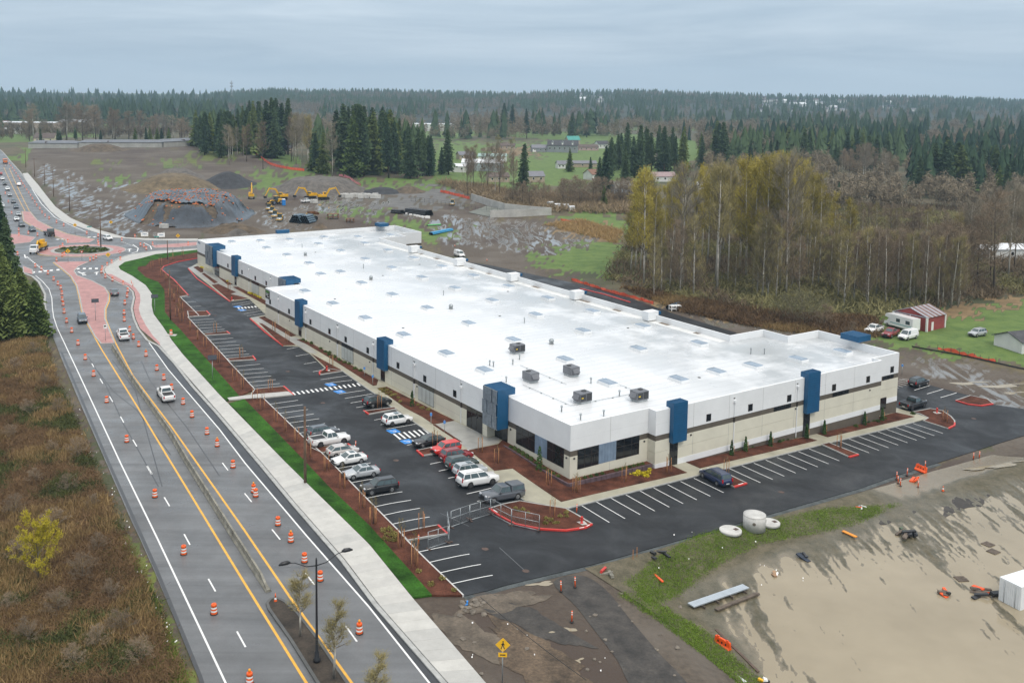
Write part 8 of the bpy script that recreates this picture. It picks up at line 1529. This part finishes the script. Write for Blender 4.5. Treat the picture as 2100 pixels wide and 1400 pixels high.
# ------------------------------------------------------------------ houses and sheds
def house(px, py, L_, D_, H_, rh, rot, wall, roofm, label, name='house', cat='house', grp='houses beyond the site', win=3, chim=False, dormers=0, garage=False, over=0.4, trim=None):
    p = G(px, py); t = empty(name, (p.x, p.y, p.z - 0.05), rot, label, cat, grp); x, y = L_ / 2, D_ / 2
    b = MB(); b.box(-x, x, -y, y, -0.3, H_); b.add([(-x, -y, H_), (-x, y, H_), (-x, 0, H_ + rh), (x, -y, H_), (x, y, H_), (x, 0, H_ + rh)], [(0, 2, 1), (3, 4, 5)]); b.build('wall', wall, t)
    r = MB(); o_ = over; k_ = rh / y; zz = H_ - o_ * k_ + 0.06
    for s in (-1, 1): r.add([(-x - o_, s * (y + o_), zz), (x + o_, s * (y + o_), zz), (x + o_, 0, H_ + rh + 0.06), (-x - o_, 0, H_ + rh + 0.06), (-x - o_, s * (y + o_), zz + 0.15), (x + o_, s * (y + o_), zz + 0.15), (x + o_, 0, H_ + rh + 0.21), (-x - o_, 0, H_ + rh + 0.21)], [(0, 1, 2, 3), (4, 5, 6, 7), (0, 1, 5, 4), (0, 3, 7, 4), (1, 2, 6, 5)])
    ro = r.build('roof', roofm, t)
    if chim: MB().box(x * .4, x * .4 + 0.8, 0.3, 1.1, H_, H_ + rh + 1).build('chimney', drain, ro)
    for s in (-1, 1):
        for k in range(win): xx = -x + (k + 0.5) * L_ / win; wd = min(0.6, L_ / win * .3); f = MB().box(xx - wd, xx + wd, s * y - 0.05, s * y + 0.05, H_ * .4, H_ * .8).build('window', RWH, t); MB().box(xx - wd + 0.1, xx + wd - 0.1, s * y - 0.07, s * y + 0.07, H_ * .4 + 0.1, H_ * .8 - 0.1).build('pane', GLASS, f)
    if win: MB().box(x - 0.03, x + 0.04, -0.5, 0.5, 0, min(2.2, H_ * .8)).build('door', RWH, t)
    for k in range(dormers):
        xx = -x + (k + 0.5) * L_ / dormers; d_ = MB(); d_.box(xx - 1.1, xx + 1.1, -y * 0.85, -y * 0.2, H_, H_ + rh * 0.55); d_.add([(xx - 1.1, -y * .85, H_ + rh * .55), (xx + 1.1, -y * .85, H_ + rh * .55), (xx, -y * .85, H_ + rh * .95), (xx - 1.1, -y * .1, H_ + rh * .55), (xx + 1.1, -y * .1, H_ + rh * .55), (xx, -y * .1, H_ + rh * .95)], [(0, 1, 2), (0, 2, 5, 3), (1, 4, 5, 2)]); d_.build('dormer', wall, ro); MB().box(xx - 0.5, xx + 0.5, -y * .85 - 0.05, -y * .85 + 0.02, H_ + 0.4, H_ + rh * .5).build('dormer_window', RWH, ro)
    if garage: MB().box(-x + 0.4, -x + 3.2, -y - 0.06, -y + 0.02, 0, 2.3).build('garage_door', RWH, t)
    return t
WGR = mat('house_grey', (0.26, 0.28, 0.29), 0.8, 0.06, .5); WWH = mat('house_white', (0.68, 0.68, 0.66), 0.8, 0.06, .5); WTN = mat('house_tan', (0.42, 0.34, 0.26), 0.8, 0.08, .5); WBL = mat('house_pale_blue', (0.42, 0.48, 0.52), 0.8, .06, .5); RDK = mat('roof_dark', (0.075, 0.075, 0.08), 0.85, 0.2, .8); RBR = mat('roof_brown', (0.13, 0.10, 0.085), 0.85, 0.2, .8); RTL = mat('roof_teal', (0.05, 0.28, 0.24), 0.5, .08, .6); RWT = mat('roof_white_metal', (0.72, 0.74, 0.76), 0.4, .06, .5); RED_B = mat('barn_red', (0.30, 0.055, 0.05), 0.7, 0.12, .6)
house(1154, 312, 26, 14, 6, 4.5, -0.15, WGR, RDK, 'large grey house with three white dormers on the rise', dormers=3, win=6); house(1174, 300, 12, 11, 6.5, 3.5, 0.2, WTN, RTL, 'tan house with teal roof behind the large grey house'); house(1106, 311, 14, 9, 3.5, 2.5, 0.1, WGR, mat('roof_grey', (.2, .2, .22), .8), 'low grey house left of the large grey house', garage=True); house(1040, 306, 14, 9, 3.2, 2.5, -.1, WTN, RBR, 'brown roofed house at the left of the rise', chim=True); house(1205, 308, 18, 10, 3, 2.2, 0.1, mat('house_pink', (.46, .33, .32), .8), RBR, 'long pinkish house right of the large grey house', win=4); house(1234, 304, 12, 9, 4, 3, .4, WWH, RDK, 'white gabled house under the conifers'); house(1364, 330, 18, 13, 3.4, 4, 0.3, WTN, mat('roof_plum', (.09, .07, .075), .85), 'tan house with dark plum roof above the green field', win=4, garage=True)
house(990, 349, 26, 12, 5, 2, -0.1, WBL, RWT, 'long pale farm shed right of the lone conifer', 'farm_shed', 'shed', win=5); house(1010, 331, 20, 9, 4, 1.6, -.1, WWH, mat('roof_pale_green', (.32, .45, .42), .5), 'pale green roofed shed behind the long farm shed', 'farm_shed', 'shed', win=3); house(955, 327, 12, 9, 3.6, 2.2, .3, WTN, mat('roof_grey2', (.2, .2, .22), .8), 'small grey roofed house near the lone conifer'); house(938, 352, 11, 8, 3.5, 1.5, 0, WWH, RWT, 'white shed half hidden by the lone conifer', 'farm_shed', 'shed', win=2); house(1020, 372, 12, 9, 3, 2, .2, WTN, RBR, 'low brown house by the bare row'); house(1090, 372, 13, 9, 3.4, 2.4, .2, WTN, MATS['roof_grey2'], 'grey roofed cottage behind the slim conifer'); house(1152, 345, 7, 6, 3, 2, .2, WWH, MATS['roof_grey2'], 'small white cabin below the round conifer'); house(1192, 342, 20, 8, 2.6, 1.6, .1, WTN, MATS['roof_grey2'], 'long low shed right of the round conifer', 'farm_shed', 'shed', win=3); house(1222, 368, 12, 9, 3.5, 2.6, .5, WWH, mat('roof_rust', (.22, .12, .08), .8), 'white house with rusty roof in the trees'); house(1285, 402, 14, 10, 4.5, 3, .1, WBL, mat('roof_olive', (.16, .15, .12), .85), 'pale blue cottage behind the yellow budding trees'); house(1358, 371, 14, 9, 3.0, 2.2, .2, WWH, mat('roof_pink', (.34, .25, .25), .8), 'white house with pinkish roof left of the alders'); house(1445, 388, 9, 6, 2.4, 1.4, 0, WWH, RWT, 'white trailer glimpsed between the alders', 'trailer', 'trailer', win=2); house(1555, 462, 10, 6, 2.6, 1.2, .3, WWH, RWT, 'white shed seen through the alder trunks', 'farm_shed', 'shed', win=2); house(1625, 472, 14, 8, 3, 1.6, -.2, WWH, MATS['roof_grey2'], 'grey roofed shed deep in the wood', 'farm_shed', 'shed', win=2); house(578, 311, 16, 8, 3, 1.8, 0, WTN, RDK, 'low dark roofed house between the conifer groves')
# red barn
p = G(1884, 668); t = empty('red_barn', (p.x, p.y, p.z - 0.05), 0.62, 'red barn with rusty striped metal roof on the lawn', 'barn'); x, y, H_, rh = 3.9, 4.1, 3.3, 1.5
b = MB(); b.box(-x, x, -y, y, -.2, H_); b.add([(-x, -y, H_), (-x, y, H_), (-x, 0, H_ + rh), (x, -y, H_), (x, y, H_), (x, 0, H_ + rh)], [(0, 2, 1), (3, 4, 5)]); b.build('wall', RED_B, t)
RUSTR = mat('rusty_roof_sheet', (0.23, 0.14, 0.125), 0.55, .2, 1.2); GALV = mat('pale_roof_sheet', (0.40, 0.42, 0.46), 0.4, .1, 1)
for s in (-1, 1):
    for k in range(14): x0, x1 = -x - .2 + k * (2 * x + .4) / 14, -x - .2 + (k + 1) * (2 * x + .4) / 14; b = MB(); yy = y + .3; z0 = H_ - .1; v = [(x0, s * yy, z0), (x1, s * yy, z0), (x1, 0, H_ + rh + .05), (x0, 0, H_ + rh + .05)]; b.add(v + [(a, c, d_ + .08 + .03 * (k % 2)) for a, c, d_ in v], [(4, 5, 6, 7), (0, 1, 5, 4), (1, 2, 6, 5), (3, 0, 4, 7)]); b.build('roof_panel', GALV if k % 3 == 0 else RUSTR, t)
for c in ((-x, -y), (x, -y), (-x, y), (x, y)): MB().box(c[0] - .2, c[0] + .2, c[1] - .2, c[1] + .2, 0, H_ - .05).build('corner_trim', RWH, t)
MB().box(-x - .06, -x, -y, y, H_ - .15, H_ + .1).build('gable_trim', MATS['pale_roof_sheet'], t); MB().box(-x - .07, -x, -.08, .08, 0, H_).build('door_post', RWH, t); MB().box(-x * .5, -x * .5 + .9, -y - .06, -y + .01, 0, 2.0).build('door', RWH, t); MB().box(x, x + 2, y - 2, y - .3, 2.2, 2.3).build('lean_to', GALV, t)
house(1804, 400, 16, 11, 2.0, 3.0, 0.55, WOOD, mat('roof_barn_red_grey', (.24, .14, .13), .6, .3, .4), 'old open barn with reddish metal roof in the brush', 'old_barn', 'barn', win=0); house(2040, 528, 14, 8, 3.4, 1.0, .1, WWH, RWT, 'white flat shed at the right edge, left half', 'white_shed', 'shed', win=2); house(2092, 526, 14, 8, 3.4, 1.0, -.05, WWH, RWT, 'white flat shed at the right edge, right half', 'white_shed', 'shed', win=2); house(2098, 712, 9, 7, 2.3, 1.4, 0.35, WWH, RDK, 'white house with dark roof at the right edge lawn', win=2)
for k, (a, b) in enumerate(((1143, 428), (1160, 429), (1171.5, 433), (1128, 424))): house(a, b, 2.6, 2.2, 2.0, .3, .2 * k, WWH, RWT, 'small white livestock hutch, %s from the left beyond the pond' % ordn(sorted((1143, 1160, 1171.5, 1128)).index(a)), 'animal_hutch', 'hutch', 'white hutches', win=0, over=.1)
STW = mat('storage_wall', (0.40, 0.40, 0.37), 0.85, .1, .2, .15, 1); STR = mat('storage_roof', (0.16, 0.17, 0.19), 0.7, .1, .2)
for a, b, lb in (((58, 304.5), (158, 303.5), 'long grey storage shed at the left end of the ridge row'), ((160, 303), (332, 302.5), 'longest grey storage shed in the middle of the ridge row'), ((336, 302), (452, 297.5), 'grey storage shed at the right end of the ridge row')):
    A_, B_ = G(*a), G(*b); d = B_ - A_; L_ = d.xy.length; t = empty('storage_shed', A_, math.atan2(d.y, d.x), lb, 'storage shed', 'storage sheds on the ridge'); MB().box(0, L_, 0, 14, -1, 3.9).build('wall', STW, t); r = MB(); r.add([(-.5, -.5, 3.9), (L_ + .5, -.5, 3.9), (L_ + .5, 14.5, 3.9), (-.5, 14.5, 3.9), (4, 7, 5.6), (L_ - 4, 7, 5.6)], [(0, 1, 5, 4), (2, 3, 4, 5), (3, 0, 4), (1, 2, 5)]); ro = r.build('roof', STR, t)
    for k in range(int(L_ / 6)): MB().box(3 + k * 6, 3.12 + k * 6, -0.06, 0.0, 0, 3.8).build('wall_rib', STW, t)
    MB().box(L_ * .35, L_ * .35 + .5, -.3, 7, 4.1, 4.9).build('fire_wall', drain, ro)
house(95, 291.5, 18, 10, 4, 4, 0.0, mat('house_cream', (.62, .55, .40), .8), RBR, 'cream gabled house behind the storage sheds', win=3, chim=True); house(885, 268, 60, 24, 9, 1, -.05, WWH, RWT, 'large white warehouse far behind the conifer grove', 'far_warehouse', 'warehouse', win=6); house(60, 262, 80, 30, 7, 1.2, 0, WTN, RWT, 'long white roofed store far left', 'far_store', 'store', win=6); house(158, 262, 40, 24, 8, 3, .1, WTN, mat('roof_pale_grey', (.4, .42, .43), .6), 'pale store with pitched roof far left', 'far_store', 'store', win=4); house(15, 274, 30, 12, 5, 1.5, 0, WWH, RWT, 'white roadside shop at the left edge', 'far_store', 'store', win=3); house(8, 258, 20, 12, 5, 1.5, 0, WWH, mat('roof_signal_red', (.5, .06, .05), .6), 'red roofed roadside shop at the left edge', 'far_store', 'store', win=3)
# windmill and mast
p = G(1747.5, 402); t = empty('windmill_tower', p, 0.3, 'white lattice windmill tower above the old barn', 'windmill'); h = htop(p, 368)
for k in range(4): a = k * 1.5708 + .78; MB().tube([(1.3 * math.cos(a), 1.3 * math.sin(a), 0), (.3 * math.cos(a), .3 * math.sin(a), h)], 0.09, 5).build('leg', RWH, t)
for i in range(6):
    z0, z1 = h * i / 6, h * (i + 1) / 6; r0, r1 = 1.3 - i / 6, 1.3 - (i + 1) / 6
    for k in range(4): a, b_ = k * 1.5708 + .78, (k + 1) * 1.5708 + .78; MB().tube([(r0 * math.cos(a), r0 * math.sin(a), z0), (r1 * math.cos(b_), r1 * math.sin(b_), z1)], 0.06, 4).build('brace', RWH, t)
for k in range(12): a = k * .5236; MB().add([(.3 * math.cos(a), -.5, h + .3 * math.sin(a)), (1.4 * math.cos(a - .14), -.5, h + 1.4 * math.sin(a - .14)), (1.4 * math.cos(a + .14), -.4, h + 1.4 * math.sin(a + .14))], [(0, 1, 2)]).build('blade', RWH, t)
# ------------------------------------------------------------------ far country: ridges, woods, towns
SKX = [-600, 0, 150, 300, 420, 480, 560, 640, 700, 800, 900, 1000, 1060, 1120, 1190, 1260, 1350, 1450, 1500, 1600, 1700, 1800, 1900, 2000, 2100, 2800]
SKY_ = [190, 190, 192, 195, 194, 186, 182, 185, 184, 185, 187, 189, 190, 187, 185, 185, 186, 191, 192, 195, 197, 197, 198, 201, 206, 210]
DR = 3400.0
def ridge_z(x, y):
    x = np.asarray(x, float); y = np.asarray(y, float)
    px = PXC + F * x / np.maximum(y, 1.0); row = np.interp(px, SKX, SKY_) + 9.5
    d = FW[None] + RT[None] * ((px.ravel() - PXC) / F)[:, None] - UP[None] * ((row.ravel() - YPP) / F)[:, None]
    zt = (CAMH + d[:, 2] / d[:, 1] * DR).reshape(px.shape)
    return np.maximum(0, zt) * sstep(1500, DR, y) - 0.5 + 3 * (fbm(x * 0.002, y * 0.002, 3) - 0.5) * sstep(1500, 2500, y)
def hills():
    xs = np.linspace(-0.75, 0.85, 220); ds = np.concatenate([np.linspace(1450, DR, 60), np.linspace(DR + 60, DR + 900, 8)]); A_, D_ = np.meshgrid(xs, ds); X = A_ * D_; Y = D_; Z = ridge_z(X, Y); Z = np.where(D_ > DR, ridge_z(A_ * DR, np.full_like(D_, DR)) - (D_ - DR) * 0.06, Z)
    idx = np.arange(X.size).reshape(X.shape); f = np.stack([idx[:-1, :-1], idx[:-1, 1:], idx[1:, 1:], idx[1:, :-1]], -1).reshape(-1, 4)
    o = link(bpy.data.objects.new('hills', mesh_np('hills', np.stack([X, Y, Z], -1), f, [mat('forest_floor', (0.035, 0.045, 0.026), 0.95, 0.3, 0.01)], smooth=True))); tag(o, kind='structure')
hills()
rf = np.random.default_rng(77)
def far_trees(name, X, Y, H_, m, label, conifer=True, lv=5, per=6):
    n = len(X); Z = np.where(Y > 1450, np.maximum(ridge_z(X, Y), g(X, Y)), g(X, Y)); S = []; 
    if conifer:
        W_ = H_ * rf.uniform(0.12, 0.27, n)
        for i in range(lv):
            z0 = 0.06 + 0.78 * i / lv; z1 = min(1.0, z0 + 0.38); ph = rf.random(n) * 6.28
            for k in range(per):
                a = ph + 6.283 * k / per; r = W_ * (1 - 0.85 * z0) * rf.uniform(0.75, 1.25, n); da = 3.14 / per * 1.25
                p0 = np.stack([X, Y, Z + H_ * z1], -1); p1 = np.stack([X + r * np.cos(a - da), Y + r * np.sin(a - da), Z + H_ * (z0 + rf.uniform(-.04, .04, n))], -1); p2 = np.stack([X + r * np.cos(a + da), Y + r * np.sin(a + da), Z + H_ * (z0 + rf.uniform(-.04, .04, n))], -1); S.append(np.stack([p0, p1, p2], 1))
    else:
        for k in range(lv * per):
            d = unit(rf.normal(0, 1, (n, 3))); c = np.stack([X, Y, Z + H_ * 0.58], -1) + d * H_[:, None] * np.array([0.24, 0.24, 0.42]) * rf.uniform(0.2, 1, (n, 1)); a = unit(rf.normal(0, 1, (n, 3)) + np.array([0, 0, .8])) * H_[:, None] * 0.085; b = unit(np.cross(a, rf.normal(0, 1, (n, 3)))) * H_[:, None] * 0.014; S.append(np.stack([c - a - b, c - a + b, c + a * 1.2], 1))
    v = np.concatenate(S).reshape(-1, 3); f = np.arange(len(v)).reshape(-1, 3); o = link(bpy.data.objects.new(name, mesh_np(name, v, f, [m]))); tag(o, label, kind='stuff')
def band(n, ylo, yhi, xlo=-120, xhi=2220, holes=()):
    """tree feet spread over image rows ylo..yhi, even in the picture's depth"""
    out = []
    while len(out) < n:
        px = rf.uniform(xlo, xhi, 4000); py = rf.uniform(ylo, yhi, 4000); m = np.ones(4000, bool)
        for h in holes: m &= ~inside(h, px, py)
        dd = FW[None] + RT[None] * ((px - PXC) / F)[:, None] - UP[None] * ((py - YPP) / F)[:, None]; k = -CAMH / dd[:, 2]; m &= (k > 0) & (k < 3300); out += list(zip((dd[:, 0] * k)[m], (dd[:, 1] * k)[m]))
    a = np.array(out[:n]); return a[:, 0], a[:, 1]
clear = [[(0, 262), (200, 258), (460, 268), (460, 310), (0, 320)], [(860, 300), (1430, 292), (1430, 420), (860, 400)], [(1560, 226), (1735, 226), (1735, 247), (1560, 247)], [(1175, 214), (1260, 214), (1260, 240), (1175, 240)], [(1765, 205), (1830, 205), (1830, 232), (1765, 232)], [(850, 252), (925, 252), (925, 276), (850, 276)], [(1080, 285), (1250, 285), (1250, 330), (1080, 330)]]
FARC = leafmat('far_conifers', (0.026, 0.055, 0.034), (0.072, 0.11, 0.052), 0.9, 0.02); FARB = leafmat('far_bare_trees', (0.13, 0.105, 0.076), (0.25, 0.205, 0.14), 0.9, 0.02); FARO = leafmat('far_budding_trees', (0.14, 0.135, 0.05), (0.28, 0.25, 0.09), 0.9, 0.02)
# ridge woods
th_ = rf.uniform(-0.62, 0.72, 9000); dd_ = rf.uniform(2300, 3420, 9000) ; dd_[:3600] = rf.uniform(3200, 3420, 3600); X, Y = th_ * dd_, dd_
far_trees('ridge_forest', X, Y, 10 + 16 * rf.random(len(X)) ** 2.2, FARC, 'dark forest covering the far ridge', True, 4, 5)
X, Y = band(8000, 209, 240, holes=clear); k = clumpy(X, Y, 0.004, 0.53); far_trees('distant_forest', X[k], Y[k], 10 + 14 * rf.random(k.sum()) ** 1.6, FARC, 'distant conifer forest below the ridge', True, 4, 5); far_trees('distant_woods', X[~k], Y[~k], rf.uniform(14, 22, (~k).sum()), FARB, 'distant bare woods below the ridge', False, 8, 5)
X, Y = band(2600, 238, 290, holes=clear); k = clumpy(X, Y, 0.008, 0.565, 20); far_trees('middle_forest', X[k], Y[k], 14 + 22 * rf.random(k.sum()) ** 1.3, FARC, 'conifer forest in the middle distance', True, 7, 6); far_trees('middle_woods', X[~k], Y[~k], rf.uniform(14, 24, (~k).sum()), FARB, 'bare brown woods in the middle distance', False, 13, 8)
X, Y = band(520, 288, 330, 1400, 2220, clear); k = clumpy(X, Y, 0.012, 0.55, 20); far_trees('near_forest', X[k], Y[k], rf.uniform(18, 30, k.sum()), FARC, 'conifer forest behind the right wood', True, 8, 7); far_trees('near_woods', X[~k], Y[~k], rf.uniform(12, 20, (~k).sum()), FARB, 'bare woods behind the right wood', False, 18, 12)
X, Y = band(300, 330, 425, 1440, 2220, clear); far_trees('inner_woods', X, Y, rf.uniform(9, 16, len(X)), FARB, 'bare brown woods inside the right wood', False, 20, 14)
X, Y = band(260, 268, 300, -120, 470, []); far_trees('left_woods', X, Y + 40, rf.uniform(10, 16, len(X)), FARB, 'bare brown woods behind the storage sheds', False, 16, 12)
X, Y = band(500, 215, 262, -120, 470, [[(0, 250), (200, 250), (200, 275), (0, 275)]]); far_trees('left_forest', X, Y, rf.uniform(28, 42, len(X)), FARC, 'tall conifer forest along the left skyline', True, 7, 6)
X, Y = band(160, 236, 330, 1000, 2200, clear[2:]); far_trees('budding_woods', X, Y, rf.uniform(12, 20, len(X)), FARO, 'yellow-green budding woods among the conifers', False, 10, 8)
for n_, ys_, xs_, lb in ((60, (318, 352), (648, 880), 'conifers filling the back of the grove behind the field'), (46, (296, 318), (410, 610), 'conifers filling the grove beyond the orange fence'), (60, (318, 342), (1500, 1850), 'conifers filling the belt behind the bare trees'), (40, (352, 392), (1868, 2120), 'conifers filling the dark belt on the right')):
    X, Y = band(n_, *ys_, *xs_, []); far_trees('grove_fill', X, Y, rf.uniform(18, 30, n_), MATS['fir_needles'], lb, True, 11, 9)
# far town roofs
hw_ = MB().box(-6, 6, -4.5, 4.5, 0, 5).mesh('wall', WWH); hr = MB(); hr.add([(-6.5, -5, 5), (6.5, -5, 5), (6.5, 5, 5), (-6.5, 5, 5), (-6.5, 0, 8.2), (6.5, 0, 8.2)], [(0, 1, 5, 4), (2, 3, 4, 5), (0, 4, 3), (1, 2, 5)]); hrs = [hr.mesh('roof', m_) for m_ in (RDK, MATS['roof_grey2'], RBR, RWT)]
def town(n, xs, ys, desc):
    pts = sorted((rf.uniform(*xs), rf.uniform(*ys)) for _ in range(n))
    for k, (a, b) in enumerate(pts):
        d = ray(a, b); q = -CAMH / d[2]; x, y = d[0] * q, d[1] * q; z = float(np.maximum(ridge_z(np.array([x]), np.array([y])), 0)[0]); s = rf.uniform(0.9, 1.5); t = empty('town_house', (x, y, z), rf.uniform(-.6, .6), 'tiny pale house, %s from the left %s' % (ordn(k), desc), 'house', 'houses ' + desc); t.scale = (s, s, s); link(bpy.data.objects.new('wall', hw_), t); link(bpy.data.objects.new('roof', hrs[k % 4]), t)
town(46, (1562, 1735), (229, 246), 'in the distant town on the slope'); town(22, (1176, 1260), (218, 236), 'in the hillside town behind the conifers'); town(12, (1790, 1880), (226, 246), 'in the distant hamlet right of the town'); town(8, (800, 870), (214, 222), 'on the ridge above the grove')
for a, b, w_, h_, lb in ((1778, 218, 30, 22, 'white tank-like building far off between the trees'), (1806, 228, 18, 14, 'second white building far off between the trees')):
    d = ray(a, b); q = -CAMH / d[2]; o = MB(); o.box(-w_ / 2, w_ / 2, -10, 10, -5, h_); o.box(-w_ / 2 - 1, w_ / 2 + 1, -11, 11, h_, h_ + 1); o = o.build('white_hall', RWT); o.location = (d[0] * q, d[1] * q, 10); tag(o, lb, 'hall')
# mast on the ridge
d = ray(475, 190); x, y = d[0] / d[1] * 2600, 2600; z = float(ridge_z(np.array([x]), np.array([y]))[0]); t = empty('radio_mast', (x, y, z), 0, 'grey radio mast standing above the ridge trees', 'mast'); zt = CAMH + 2600 * (ray(475, 166)[2] / ray(475, 166)[1]) - z
for k in range(3): a = k * 2.094; MB().tube([(2.2 * math.cos(a), 2.2 * math.sin(a), 0), (1.2 * math.cos(a), 1.2 * math.sin(a), zt)], 0.35, 5).build('leg', SBACK, t)
for i in range(8):
    for k in range(3): a, b = k * 2.094, (k + 1) * 2.094; MB().tube([(2.0 * math.cos(a), 2.0 * math.sin(a), zt * i / 8), (1.9 * math.cos(b), 1.9 * math.sin(b), zt * (i + 1) / 8)], 0.2, 4).build('brace', SBACK, t)
for z_ in (0.72, 0.86): MB().box(-4, 4, -1, 1, zt * z_, zt * z_ + 2.5).build('antenna_rack', SBACK, t)
# ------------------------------------------------------------------ haze
hb = MB().box(-3900, 4200, -250, 4700, -12, 175).build('haze', bpy.data.materials.new('haze_air')); tag(hb, kind='stuff')
hm_ = hb.data.materials[0]; hm_.use_nodes = True; nt = hm_.node_tree; nt.nodes.clear(); ho = nt.nodes.new('ShaderNodeOutputMaterial'); pv = nt.nodes.new('ShaderNodeVolumePrincipled'); pv.inputs['Color'].default_value = (0.56, 0.79, 1.0, 1); pv.inputs['Density'].default_value = 0.00012; pv.inputs['Anisotropy'].default_value = 0.1; nt.links.new(pv.outputs[0], ho.inputs['Volume'])
